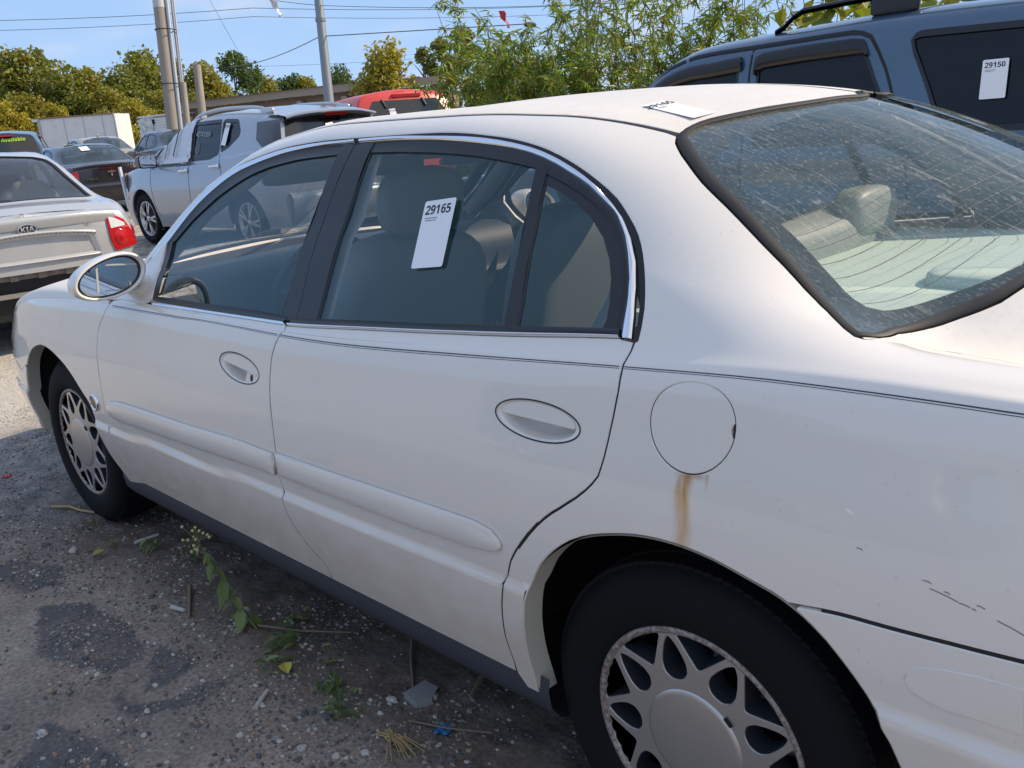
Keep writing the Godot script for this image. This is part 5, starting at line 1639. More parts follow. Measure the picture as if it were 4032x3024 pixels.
func _ground() -> void:
	var far := mat("gravel_lot", Color.WHITE, 0.95)
	far.albedo_texture = noise_tex(51, 0.02, 1024, [[0.0, 0.35, 0.5, 0.65, 1.0], [lin(0.16, 0.14, 0.12), lin(0.30, 0.265, 0.22), lin(0.38, 0.34, 0.28), lin(0.45, 0.41, 0.35), lin(0.56, 0.53, 0.47)]], 6)
	triplanar(far, 0.35, true)
	far.detail_enabled = true
	far.detail_blend_mode = BaseMaterial3D.BLEND_MODE_MUL
	far.detail_albedo = noise_tex(52, 0.006, 512, [[0.0, 0.5, 1.0], [Color(0.72, 0.72, 0.72), Color(1, 1, 1), Color(0.9, 0.87, 0.83)]], 4)
	bump(far, noise_tex(53, 0.09, 512, [[0.0, 1.0], [Color.BLACK, Color.WHITE]], 4), 1.2)
	var g := Geo.new()
	var gx := [-420.0, -200.0, -120.0, -80.0, -60.0, -45.0, -35.0, -28.0, -22.0, -18.0, -16.0, -14.0, -12.0, -10.0, -9.0, -8.0, -7.0, -6.0, -5.0, -4.0, 0.0, 4.0, 8.0, 14.0, 25.0, 60.0, 150.0, 420.0]
	var gz := [-420.0, -200.0, -100.0, -60.0, -40.0, -25.0, -15.0, -10.0, -5.0, 0.0, 5.0, 10.0, 20.0, 60.0, 200.0, 420.0]
	for x in gx:
		for z in gz:
			g.vert(Vector3(x, rise(x, z) - 0.012, z), Vector3.UP, Vector2(x, z) * 0.12)
	for i in gx.size() - 1:
		for j in gz.size() - 1:
			var a := i * gz.size() + j
			g.quad(a, a + 1, a + gz.size() + 1, a + gz.size())
	structure(part("ground", g.mesh(), far))
	# the worn patch beside the car, modelled finely
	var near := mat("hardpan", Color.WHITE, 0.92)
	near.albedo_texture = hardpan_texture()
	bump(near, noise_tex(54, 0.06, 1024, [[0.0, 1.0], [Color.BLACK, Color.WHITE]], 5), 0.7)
	near.uv1_scale = Vector3.ONE
	var hn := noise(55, 0.9, 4)
	var hf := noise(56, 9.0, 3)
	var h := Geo.new()
	var nx := 330
	var nz := 170
	var lay := PackedVector3Array()
	for i in nx + 1:
		for j in nz + 1:
			var x := lerpf(-6.2, 2.8, float(i) / nx)
			var z := lerpf(-1.3, 3.3, float(j) / nz)
			var rim := minf(minf(x + 6.2, 2.8 - x), minf(z + 1.3, 3.3 - z))
			var y := (0.006 + 0.012 * hn.get_noise_2d(x, z) + 0.005 * hf.get_noise_2d(x, z)) * clampf(rim * 2.0, 0.0, 1.0) - 0.006
			lay.append(Vector3(x, rise(x, z) + y, z))
	for i in nx + 1:
		for j in nz + 1:
			var p := lay[i * (nz + 1) + j]
			var a := lay[mini(i + 1, nx) * (nz + 1) + j] - lay[maxi(i - 1, 0) * (nz + 1) + j]
			var b := lay[i * (nz + 1) + mini(j + 1, nz)] - lay[i * (nz + 1) + maxi(j - 1, 0)]
			h.vert(p, b.cross(a).normalized(), Vector2(float(i) / nx, float(j) / nz))
	for i in nx:
		for j in nz:
			var a := i * (nz + 1) + j
			h.quad(a, a + 1, a + nz + 2, a + nz + 1)
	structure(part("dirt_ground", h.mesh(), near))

func hardpan_texture() -> ImageTexture:
	var w := 2048
	var h := 1046
	var im := Image.create(w, h, false, Image.FORMAT_RGB8)
	var n1 := noise(61, 0.5, 4)
	var n2 := noise(62, 6.0, 4)
	var n3 := noise(63, 60.0, 2)
	var n4 := noise(64, 1.3, 3)
	var patches := [[[-0.86, 1.30], [-0.78, 1.18], [-0.67, 1.16], [-0.49, 1.14], [-0.32, 1.15], [-0.25, 1.2], [-0.23, 1.32], [-0.49, 1.40], [-0.69, 1.38]],
		[[-0.30, 1.14], [-0.15, 1.09], [-0.07, 1.11], [-0.05, 1.22], [-0.08, 1.29], [-0.22, 1.20]],
		[[-0.2, 1.24], [-0.1, 1.32], [0.0, 1.25], [0.0, 1.13], [0.03, 1.05], [0.08, 1.11], [0.09, 1.27], [0.0, 1.36], [-0.12, 1.37]],
		[[-1.35, 1.22], [-1.1, 1.12], [-0.95, 1.16], [-1.0, 1.3], [-1.3, 1.36]],
		[[-0.2, 1.5], [0.1, 1.42], [0.35, 1.45], [0.3, 1.62], [0.0, 1.68]], [[0.5, 1.2], [0.75, 1.15], [0.9, 1.3], [0.7, 1.45]]]
	var pv := []
	for p in patches:
		var v := PackedVector2Array()
		for q in p:
			v.append(Vector2(q[0], q[1]))
		pv.append(v)
	for j in h:
		var z := lerpf(-1.3, 3.3, (j + 0.5) / h)
		for i in w:
			var x := lerpf(-6.2, 2.8, (i + 0.5) / w)
			var a := n1.get_noise_2d(x, z)
			var b := n2.get_noise_2d(x, z)
			var f := n3.get_noise_2d(x, z)
			var c := Color(0.32, 0.262, 0.21).lerp(Color(0.20, 0.162, 0.135), clampf(0.5 + 1.3 * a, 0.0, 1.0))
			# reddish clay tint in drifts
			c = c.lerp(Color(0.34, 0.25, 0.19), clampf(0.7 * n4.get_noise_2d(x * 1.3 + 9.0, z * 1.3) + 0.1, 0.0, 0.5))
			# remains of old asphalt, with pale silt in the cracks between
			if x > -1.5 and x < 1.0 and z > 0.95 and z < 1.8:
				var best := 0.0
				var q := Vector2(x + 0.028 * b + 0.02 * n2.get_noise_2d(x + 20.0, z), z + 0.028 * n2.get_noise_2d(x, z + 30.0)) + Vector2(0.012 * n3.get_noise_2d(x + 5.0, z), 0.012 * n3.get_noise_2d(x, z + 8.0))
				for p: PackedVector2Array in pv:
					if Geometry2D.is_point_in_polygon(q, p):
						var d := 9.0
						for k in p.size():
							d = minf(d, q.distance_to(Geometry2D.get_closest_point_to_segment(q, p[k], p[(k + 1) % p.size()])))
						best = maxf(best, smoothstep(0.0, 0.022, d))
				if best > 0.0:
					c = c.lerp(Color(0.085, 0.082, 0.082), best * clampf(0.78 + 0.7 * b, 0.25, 0.95))
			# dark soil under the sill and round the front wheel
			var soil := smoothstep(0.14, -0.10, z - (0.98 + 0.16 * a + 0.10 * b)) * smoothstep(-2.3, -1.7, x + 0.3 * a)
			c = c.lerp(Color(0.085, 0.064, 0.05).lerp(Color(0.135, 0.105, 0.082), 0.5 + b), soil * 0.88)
			# bluish chippings in front of the wheel
			var chip := smoothstep(-1.1, -1.8, x + 0.5 * a) * smoothstep(-3.6, -3.0, x + 0.4 * b)
			c = c.lerp(Color(0.15, 0.152, 0.16).lerp(Color(0.26, 0.25, 0.235), clampf(0.5 + 1.1 * b, 0.0, 1.0)), chip * 0.7)
			# pale crusher dust in the open
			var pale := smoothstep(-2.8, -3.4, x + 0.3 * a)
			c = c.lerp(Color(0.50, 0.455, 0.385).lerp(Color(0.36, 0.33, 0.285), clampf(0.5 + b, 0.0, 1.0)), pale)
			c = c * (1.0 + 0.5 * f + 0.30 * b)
			im.set_pixel(i, j, Color(maxf(c.r, 0.0), maxf(c.g, 0.0), maxf(c.b, 0.0)).linear_to_srgb())
	return ImageTexture.create_from_image(im)

func leaf_mesh(long_: float, wide: float, fold: float, droop: float) -> Mesh:
	var g := Geo.new()
	var pts := []
	for i in 4:
		var t := i / 3.0
		var wd: float = wide * [0.12, 1.0, 0.72, 0.02][i] * 0.5
		var y := -droop * t * t
		pts.append([Vector3(-wd, y + fold * wd, t * long_), Vector3(0, y, t * long_), Vector3(wd, y + fold * wd, t * long_)])
	for i in 3:
		for k in 2:
			g.flat([pts[i][k], pts[i][k + 1], pts[i + 1][k + 1], pts[i + 1][k]])
	return g.mesh()

func scatter(called: String, mesh: Mesh, m: Material, xf: Array, tint: Array, parent: Node) -> MultiMeshInstance3D:
	var mm := MultiMesh.new()
	mm.transform_format = MultiMesh.TRANSFORM_3D
	mm.use_colors = true
	mm.mesh = mesh
	mm.instance_count = xf.size()
	for i in xf.size():
		mm.set_instance_transform(i, xf[i])
		mm.set_instance_color(i, tint[i])
	var o := MultiMeshInstance3D.new()
	o.multimesh = mm
	o.material_override = m
	if parent == null:
		o.name = numbered(called)
		add_child(o)
	else:
		o.name = called
		parent.add_child(o)
	return o

func any_turn() -> Basis:
	return Basis(Vector3(rng.randf_range(-1, 1), rng.randf_range(-1, 1), rng.randf_range(-1, 1)).normalized(), rng.randf_range(0, TAU))

func _far_trees() -> void:
	var bark := mat("bark", lin(0.13, 0.105, 0.085), 0.9)
	var lf := mat("tree_leaf", Color.WHITE, 0.55)
	lf.vertex_color_use_as_albedo = true
	lf.backlight_enabled = true
	lf.backlight = lin(0.8, 0.8, 0.35)
	var blade := leaf_mesh(0.26, 0.2, 0.35, 0.04)
	var looks := [[Color(0.17, 0.20, 0.035), Color(0.26, 0.26, 0.045)], [Color(0.24, 0.24, 0.045), Color(0.34, 0.30, 0.05)], [Color(0.18, 0.215, 0.06), Color(0.27, 0.28, 0.09)], [Color(0.075, 0.135, 0.03), Color(0.13, 0.18, 0.04)], [Color(0.33, 0.30, 0.035), Color(0.44, 0.37, 0.045)]]
	var words := ["full olive green tree", "yellowing green tree", "tall thin airy tree", "dark green round tree", "bushy golden yellow tree"]
	var where := [[-56.9, -17.5, 7.30, 0], [-64.9, -21.8, 8.52, 2], [-54.6, -19.4, 6.16, 0], [-55.6, -21.4, 6.22, 1], [-52.3, -21.6, 5.87, 0], [-55.4, -24.9, 7.13, 0], [-58.2, -28.0, 7.22, 2], [-55.0, -27.9, 6.35, 1], [-69.8, -39.0, 8.42, 3], [-72.2, -43.3, 6.58, 1], [-75.3, -47.7, 7.08, 3], [-74.1, -48.9, 6.74, 1], [-67.5, -48.2, 6.79, 3], [-31.5, -24.6, 4.96, 4], [-46.5, -39.8, 6.67, 2], [-47.2, -42.2, 7.21, 2], [-44.7, -42.1, 7.85, 2], [-43.1, -42.9, 5.89, 2], [-42.3, -46.5, 5.50, 3], [-38.6, -46.9, 4.55, 1],
		[-43.2, -12.2, 3.95, 4], [-44.6, -13.9, 4.19, 1], [-42.6, -14.2, 3.64, 4], [-44.0, -16.0, 4.18, 0], [-42.0, -16.5, 4.23, 1], [-39.0, -16.3, 3.52, 4], [-41.2, -18.7, 3.90, 1], [-41.3, -20.0, 3.75, 0], [-36.6, -18.5, 3.08, 1],
		[-49.0, -15.0, 5.2, 0], [-48.4, -18.4, 5.0, 1], [-47.5, -22.0, 5.1, 0], [-46.0, -24.6, 4.6, 0]]
	var place := ["at the far left end of the tree line", "rising above the tree line left of the wooden pole", "behind the white truck box", "behind the right end of the white truck box", "left of the leaning wooden pole", "right behind the wooden pole", "showing just right of the wooden pole", "left of the steel pole, low in the line", "standing alone left of the steel pole", "beyond the brown shed, left of the steel pole", "in the far line close by the steel pole", "low behind the steel pole", "just right of the steel pole", "in front of the brown shed roof", "at the left end of the far group right of the shed", "in the middle of the far group right of the shed", "tallest of the far group right of the shed", "at the right end of the far group right of the shed", "hidden behind the leafy weed thicket", "low behind the weeds, far right of the group",
		"low in front at the far left edge", "in the front row above the dark sport utility with green lettering", "in the front row left of the truck box", "in the front row over the left part of the truck box", "in the front row over the middle of the truck box", "in the front row over the right part of the truck box", "in the front row left of the torn trailer", "in the front row behind the torn trailer", "in the front row right of the torn trailer",
		"in the second row far left", "in the second row above the truck box", "in the second row left of the pole", "in the second row behind the pole"]
	for q in where.size():
		var d: Array = where[q]
		var kind: int = d[3]
		var far := 1.0 if kind == 4 and q < 20 else (1.36 if q < 20 else 1.62)
		var hgt: float = 1.436 + (d[2] - 1.436) * far
		var bx: float = 2.22 + (d[0] - 2.22) * far
		var base := Vector3(bx, minf(rise(bx, 0.0), 0.9) - 0.05, 2.03 + (d[1] - 2.03) * far)
		hgt -= base.y
		var o := thing("tree", "%s %s" % [words[kind], place[q]], "tree", base, 0.0, "trees beyond the yard")
		var wide: float = hgt * [0.78, 0.74, 0.48, 0.80, 0.80][kind]
		var g := Geo.new()
		g.tube([Vector3(0, 0, 0), Vector3(0.08, hgt * 0.3, 0.05), Vector3(-0.05, hgt * 0.62, 0), Vector3(0.02, hgt * 0.88, 0)], hgt * 0.022, 0.03, 7)
		for k in 7:
			var y := hgt * rng.randf_range(0.22, 0.7)
			var a := rng.randf_range(0, TAU)
			var e := Vector3(cos(a), 0.9, sin(a)) * wide * 0.36
			g.tube([Vector3(0, y, 0), Vector3(0, y, 0) + e * 0.5 + Vector3(0, 0.1, 0), Vector3(0, y, 0) + e], hgt * 0.010, 0.012, 5)
		part("trunk", g.mesh(), bark, o)
		var xf := []
		var tint := []
		var lumps := []
		var nl: int = [16, 15, 14, 13, 14][kind]
		for k in nl:
			var t := (k + rng.randf()) / nl
			var y := hgt * lerpf(0.16 if kind != 2 else 0.25, 0.93, t)
			var env := sin(PI * clampf(0.16 + 0.80 * t, 0, 1))
			var a := rng.randf_range(0, TAU)
			var r := wide * 0.5 * env * sqrt(rng.randf()) * 0.85
			lumps.append([Vector3(cos(a) * r, y, sin(a) * r), wide * rng.randf_range(0.15, 0.27) * (0.75 if kind == 2 else 1.0), rng.randf()])
		var leaves := 4200 if kind != 2 else 2200
		var sc := clampf(hgt / 6.0, 0.55, 1.5)
		for k in leaves:
			var lp: Array = lumps[rng.randi() % lumps.size()]
			var dir := Vector3(rng.randfn(), rng.randfn(), rng.randfn()).normalized()
			var rr: float = lp[1] * (0.55 + 0.55 * rng.randf())
			var p: Vector3 = lp[0] + dir * rr * Vector3(1, 0.8, 1)
			xf.append(Transform3D(any_turn().scaled(Vector3.ONE * sc * rng.randf_range(0.6, 1.25)), p))
			var c: Color = looks[kind][0].lerp(looks[kind][1], clampf(lp[2] * 0.7 + rng.randf() * 0.5, 0, 1)) * rng.randf_range(0.75, 1.2)
			if kind < 3 and rng.randf() < 0.05 and q % 3 == 0:
				c = Color(0.30, 0.15, 0.03)
			tint.append(c)
		stuff(scatter("crown", blade, lf, xf, tint, o))

func _thicket() -> void:
	var lf := mat("willow_leaf", Color.WHITE, 0.42)
	lf.vertex_color_use_as_albedo = true
	lf.backlight_enabled = true
	lf.backlight = lin(0.8, 0.9, 0.3)
	var stem := mat("weed_stem", lin(0.16, 0.10, 0.06), 0.8)
	var blade := leaf_mesh(0.145, 0.026, 0.5, 0.035)
	var spots := [[-5.67, -5.38, 2.18], [-5.22, -5.14, 2.75], [-5.91, -5.93, 2.19], [-4.38, -4.58, 2.11], [-4.79, -5.14, 2.12], [-4.76, -5.25, 2.15], [-4.32, -4.94, 2.10], [-4.90, -5.74, 2.32], [-4.79, -5.81, 2.54], [-4.43, -5.56, 2.51], [-4.90, -6.28, 2.61], [-3.78, -5.11, 2.42], [-4.91, -6.64, 2.61], [-3.77, -5.42, 2.50], [-5.05, -7.20, 2.74], [-4.45, -6.61, 2.51], [-4.69, -7.12, 2.60], [-3.27, -5.40, 2.49], [-4.03, -6.61, 2.60], [-3.37, -5.87, 2.55], [-3.72, -6.56, 2.63], [-3.35, -6.19, 2.60], [-4.24, -7.71, 2.76], [-3.18, -6.29, 2.52], [-3.40, -6.82, 2.62], [-2.91, -6.23, 2.52], [-2.64, -5.97, 2.39], [-3.01, -6.77, 2.46], [-3.52, -7.86, 2.50], [-3.25, -7.82, 2.52], [-5.12, -4.92, 2.36], [-4.56, -4.61, 2.17], [-4.37, -4.60, 1.90], [-5.13, -5.63, 2.03], [-4.68, -5.43, 2.22], [-3.77, -4.69, 2.28], [-3.95, -5.14, 2.49], [-3.65, -5.02, 2.46],
		[-2.66, -7.57, 2.40], [-2.31, -7.91, 2.36], [-1.96, -8.25, 2.33], [-1.6, -8.5, 2.3], [-1.1, -8.9, 2.3]]
	for q in spots.size():
		var d: Array = spots[q]
		var o := thing("willow_weed", "tall leafy green weed in the thicket behind the parked cars", "weed", Vector3(d[0], rise(d[0], d[1]), d[1]), 0.0, "tall weeds in the thicket behind the cars")
		var g := Geo.new()
		var xf := []
		var tint := []
		var stems := 4
		for s in stems:
			var top: float = d[2] * (1.0 if s == 0 else rng.randf_range(0.62, 0.97)) + 0.1
			var lean := Vector3(rng.randfn() * 0.13, 0, rng.randfn() * 0.13) * top
			var base := Vector3(rng.randf_range(-0.18, 0.18), 0, rng.randf_range(-0.18, 0.18))
			var path := []
			for k in 6:
				var t := k / 5.0
				path.append(base + Vector3(0, top * t, 0) + lean * t * t)
			g.tube(path, 0.011, 0.003, 5)
			for k in 16:
				# side twigs, each with a spray of hanging blades
				var t := rng.randf_range(0.22, 1.0)
				var root: Vector3 = base + Vector3(0, top * t, 0) + lean * t * t
				var a := rng.randf_range(0, TAU)
				var reach := rng.randf_range(0.12, 0.36) * (1.15 - 0.6 * t)
				var tip := root + Vector3(cos(a) * reach, reach * 0.8, sin(a) * reach)
				g.tube([root, (root + tip) / 2 + Vector3(0, 0.02, 0), tip], 0.004, 0.0015, 4)
				var hue := rng.randf()
				for m in 15:
					var u := rng.randf()
					var p := root.lerp(tip, u)
					var yaw := rng.randf_range(0, TAU)
					var b := Basis(Vector3.UP, yaw) * Basis(Vector3(1, 0, 0), rng.randf_range(-0.7, 1.05)) * Basis(Vector3(0, 0, 1), rng.randf_range(-0.9, 0.9))
					xf.append(Transform3D(b.scaled(Vector3.ONE * rng.randf_range(0.45, 1.05)), p))
					var c := Color(0.14, 0.23, 0.035).lerp(Color(0.28, 0.34, 0.06), clampf(hue * 0.8 + rng.randf() * 0.4, 0, 1))
					if rng.randf() < 0.035:
						c = Color(0.55, 0.36, 0.02)
					elif rng.randf() < 0.06:
						c = Color(0.22, 0.15, 0.05)
					tint.append(c)
		part("stems", g.mesh(), stem, o)
		stuff(scatter("foliage", blade, lf, xf, tint, o))
	# broad yellowing leaves of a vine above the blue car
	var vl := leaf_mesh(0.15, 0.14, 0.25, 0.02)
	for q in [[-1.35, -5.2, 2.36], [-0.75, -5.5, 2.28], [-0.3, -5.9, 2.2]]:
		var o := thing("vine", "climbing vine with broad yellow leaves seen over the blue vehicle's roof rail", "vine", Vector3(q[0], 0, q[1]), 0.0, "vines over the blue vehicle")
		var g := Geo.new()
		var xf := []
		var tint := []
		for s in 6:
			var lean := Vector3(rng.randfn() * 0.22, 0, rng.randfn() * 0.1)
			var path := []
			for k in 6:
				var t := k / 5.0
				path.append(Vector3(0, q[2] * t, 0) + lean * t * t * 2.0)
			g.tube(path, 0.008, 0.003, 5)
			for k in 16:
				var t := rng.randf_range(0.62, 1.0)
				var p: Vector3 = Vector3(0, q[2] * t, 0) + lean * t * t * 2.0 + Vector3(rng.randfn(), rng.randfn(), rng.randfn()) * 0.05
				xf.append(Transform3D(Basis(Vector3.UP, rng.randf_range(0, TAU)) * Basis(Vector3(1, 0, 0), rng.randf_range(0.2, 1.3)), p))
				tint.append(Color(0.16, 0.21, 0.03).lerp(Color(0.38, 0.34, 0.035), rng.randf()))
		part("stems", g.mesh(), M.weed_stem, o)
		stuff(scatter("foliage", vl, lf, xf, tint, o))

func wire(pts: Array, r: float, called: String, label: String, m: Material, sag := 0.0, group := "overhead wires") -> void:
	var path := []
	for i in pts.size() - 1:
		for k in 10:
			var t := k / 10.0
			path.append(pts[i].lerp(pts[i + 1], t) - Vector3(0, sag * 4.0 * t * (1.0 - t), 0))
	path.append(pts[-1])
	var g := Geo.new()
	g.tube(path, r * 0.7, r * 0.7, 5)
	tag(part(called, g.mesh(), m), label, "wire", group)

func _poles() -> void:
	var wood := mat("pole_wood", Color.WHITE, 0.85)
	wood.albedo_texture = noise_tex(71, 0.03, 512, [[0.0, 0.5, 1.0], [lin(0.20, 0.17, 0.14), lin(0.30, 0.26, 0.22), lin(0.40, 0.36, 0.31)]], 5)
	wood.uv1_scale = Vector3(3.0, 0.12, 1.0)
	var steel := mat("pole_steel", lin(0.24, 0.27, 0.28), 0.5, 0.5)
	var galv := mat("conduit", lin(0.45, 0.46, 0.48), 0.42, 0.6)
	var wire_m := mat("wire", lin(0.09, 0.10, 0.12), 0.6)
	var wrap := mat("pole_wrap", lin(0.50, 0.49, 0.47), 0.6)
	# a wooden pole that leans to the left, with conduits strapped to it
	var foot := Vector3(-27.5, 0.2, -12.3)
	var head := Vector3(-29.0, 10.7, -13.7)
	var up := (head - foot).normalized()
	var o := thing("utility_pole", "leaning wooden utility pole with grey conduits strapped to its right side", "utility pole", foot)
	var L := foot.distance_to(head) / 1.25
	o.scale = Vector3.ONE * 1.25
	var g := Geo.new()
	g.tube([Vector3.ZERO, up * L * 0.5, up * L], 0.185, 0.15, 16)
	part("pole", g.mesh(), wood, o)
	g = Geo.new()
	g.tube([up * 4.55, up * 5.35], 0.172, 0.170, 16)
	part("metal_wrap", g.mesh(), wrap, o)
	var right := Vector3(0.55, 0, -0.83)
	for k in 3:
		g = Geo.new()
		var r := [0.055, 0.035, 0.03][k] as float
		var off: Vector3 = right * (0.21 + 0.085 * k) + Vector3(0.06, 0, 0.05) * (1 if k != 1 else -1)
		g.tube([off, off + up * (5.3 - 0.25 * k), off + up * (5.6 - 0.25 * k) + right * 0.05], r, r, 10)
		part("conduit", g.mesh(), galv, o)
	for y in [1.2, 2.6, 4.0, 5.1]:
		g = Geo.new()
		var ring := []
		for k in 13:
			var t := TAU * k / 12.0
			ring.append(up * y + right * 0.10 + Vector3(cos(t) * 0.26, 0.02 * sin(t), sin(t) * 0.30))
		g.tube(ring, 0.014, 0.014, 5, false)
		part("strap", g.mesh(), M.dark_metal, o)
	g = Geo.new()
	g.lathe([Vector2(0.0, 0.20), Vector2(0.10, 0.18), Vector2(0.16, 0.10), Vector2(0.17, -0.12), Vector2(0.1, -0.2)], 14, Transform3D(Basis(Vector3(1, 0, 0), -PI / 2), up * 5.72 + right * 0.30))
	part("weather_head", g.mesh(), wrap, o)
	for k in 7:
		g = Geo.new()
		var e := right * rng.randf_range(0.5, 1.0) + Vector3(0, rng.randf_range(-0.35, 0.15), 0)
		g.tube([up * 5.68 + right * 0.36, up * 5.62 + right * 0.36 + e * 0.5 + Vector3(0, -0.10, 0), up * 5.68 + right * 0.36 + e], 0.013, 0.010, 5)
		part("cable_end", g.mesh(), galv, o)
	g = Geo.new()
	g.box(up * 5.62 - right * 0.20, Vector3(0.5, 0.12, 0.14))
	part("cross_arm", g.mesh(), wood, o)
	# steel lamp pole
	foot = Vector3(-12.55, 0.2, -8.22)
	head = Vector3(-13.42, 6.4, -8.98)
	up = (head - foot).normalized()
	o = thing("steel_pole", "plain grey steel pole rising behind the silver sport utility", "pole", foot)
	g = Geo.new()
	g.tube([Vector3.ZERO, up * foot.distance_to(head) * 0.5, up * foot.distance_to(head)], 0.105, 0.062, 14)
	part("pole", g.mesh(), steel, o)
	g = Geo.new()
	for y in [3.35, 3.85]:
		g = Geo.new()
		g.tube([up * y - Vector3(0, 0.03, 0), up * y + Vector3(0, 0.03, 0)], 0.10, 0.10, 12)
		part("clamp", g.mesh(), steel, o)
	# old post stubs behind the wooden pole
	for q in [[Vector3(-27.2, 0.2, -13.3), 3.75, 0.15, "thick weathered post stub with a cross rail behind the utility pole"], [Vector3(-25.6, 0.2, -11.9), 3.1, 0.11, "thin grey post close behind the utility pole"]]:
		o = thing("post", q[3], "post", q[0])
		g = Geo.new()
		g.tube([Vector3.ZERO, Vector3(-0.12, q[1] * 0.5, -0.1), Vector3(-0.40, q[1], -0.35)], q[2], q[2] * 0.85, 12)
		part("pole", g.mesh(), wood, o)
		if q[2] > 0.15:
			g = Geo.new()
			g.tube([Vector3(1.1, 2.2, 1.5), Vector3(0.1, 2.55, 0.1), Vector3(-0.5, 2.6, -0.9)], 0.07, 0.06, 8)
			part("cross_rail", g.mesh(), wood, o)
	# wires
	wire([Vector3(-20, 4.75, 1.6), Vector3(-17.6, 5.9, -7.5)], 0.013, "overhead_wire", "dark wire climbing steeply at the far upper left", wire_m)
	wire([Vector3(-27.4, 4.6, 2.5), Vector3(-28.8, 9.2, -13.6)], 0.016, "overhead_wire", "longer dark wire climbing from the left edge towards the wooden pole", wire_m)
	wire([Vector3(-38, 6.5, -3.0), Vector3(-30, 6.15, -17.5), Vector3(-22, 6.1, -36)], 0.016, "overhead_wire", "upper of two level wires crossing behind the wooden pole", wire_m, 0.25)
	wire([Vector3(-38, 6.15, -3.0), Vector3(-30, 5.85, -17.5), Vector3(-22, 5.75, -36)], 0.014, "overhead_wire", "lower of two level wires crossing behind the wooden pole", wire_m, 0.25)
	wire([Vector3(-40, 4.9, -20.0), Vector3(-34, 4.7, -30), Vector3(-24, 4.6, -40)], 0.010, "overhead_wire", "faint thin wire low over the far trees", wire_m, 0.1)
	wire([Vector3(-13.0, 3.2, -8.55), Vector3(-23.5, 3.55, -12.5)], 0.013, "overhead_wire", "service wire sagging from the steel pole towards the left", wire_m, 0.12)
	wire([Vector3(-13.0, 3.2, -8.55), Vector3(-9.4, 3.02, -10.4)], 0.013, "overhead_wire", "short wire running right from the steel pole", wire_m)
	wire([Vector3(-28.8, 9.7, -13.5), Vector3(-29.6, 0.2, -18.5)], 0.010, "guy_wire", "thin guy wire right of the wooden pole", wire_m)
	wire([Vector3(-15.5, 4.5, -7.0), Vector3(-13.02, 3.75, -8.6), Vector3(-8.6, 3.3, -11.8), Vector3(-4.2, 3.9, -15.0)], 0.008, "pennant_line", "thin pennant line strung past the steel pole", wire_m, 0.06)
	var white := mat("pennant_white", lin(0.72, 0.74, 0.75), 0.7)
	var red := mat("pennant_red", lin(0.55, 0.05, 0.035), 0.7)
	for q in [[Vector3(-13.75, 3.92, -8.1), white, "torn white pennant hanging on the line left of the steel pole"], [Vector3(-10.2, 3.34, -10.6), red, "small red pennant hanging on the line right of the steel pole"]]:
		g = Geo.new()
		var pts := []
		for i in 6:
			for k in 4:
				var t := i / 5.0
				pts.append(Vector3(0.09 * t + 0.10 * (k / 3.0 - 0.5) * (1.0 - 0.75 * t) + 0.02 * sin(i * 2.0), -0.30 * t, 0.05 * sin(k * 1.4 + i) - 0.10 * t))
		_sheet(g, pts, 4, Vector3(1, 0.2, 1))
		var s := part("pennant", g.mesh(), q[1])
		s.position = q[0]
		tag(s, q[2], "pennant")
	g = Geo.new()
	g.blob(Vector3(-9.35, 3.0, -10.45), Vector3(0.16, 0.08, 0.34), 0.6, 0.6, Basis(Vector3.UP, 0.4))
	tag(part("wire_splice", g.mesh(), M.dark_metal), "dark splice box at the end of the short wire", "splice box")
	# a thin mast among the weeds and a grey pole behind the blue car
	g = Geo.new()
	g.tube([Vector3(-5.9, 0, -7.8), Vector3(-6.1, 4.6, -8.1)], 0.03, 0.022, 8)
	tag(part("steel_mast", g.mesh(), steel), "thin steel mast standing in the leafy weeds", "mast")
	g = Geo.new()
	g.tube([Vector3(-3.6, 0, -11.0), Vector3(-3.7, 5.0, -11.2)], 0.06, 0.05, 8)
	tag(part("steel_mast", g.mesh(), galv), "pale steel pole behind the weeds above the blue vehicle", "mast")

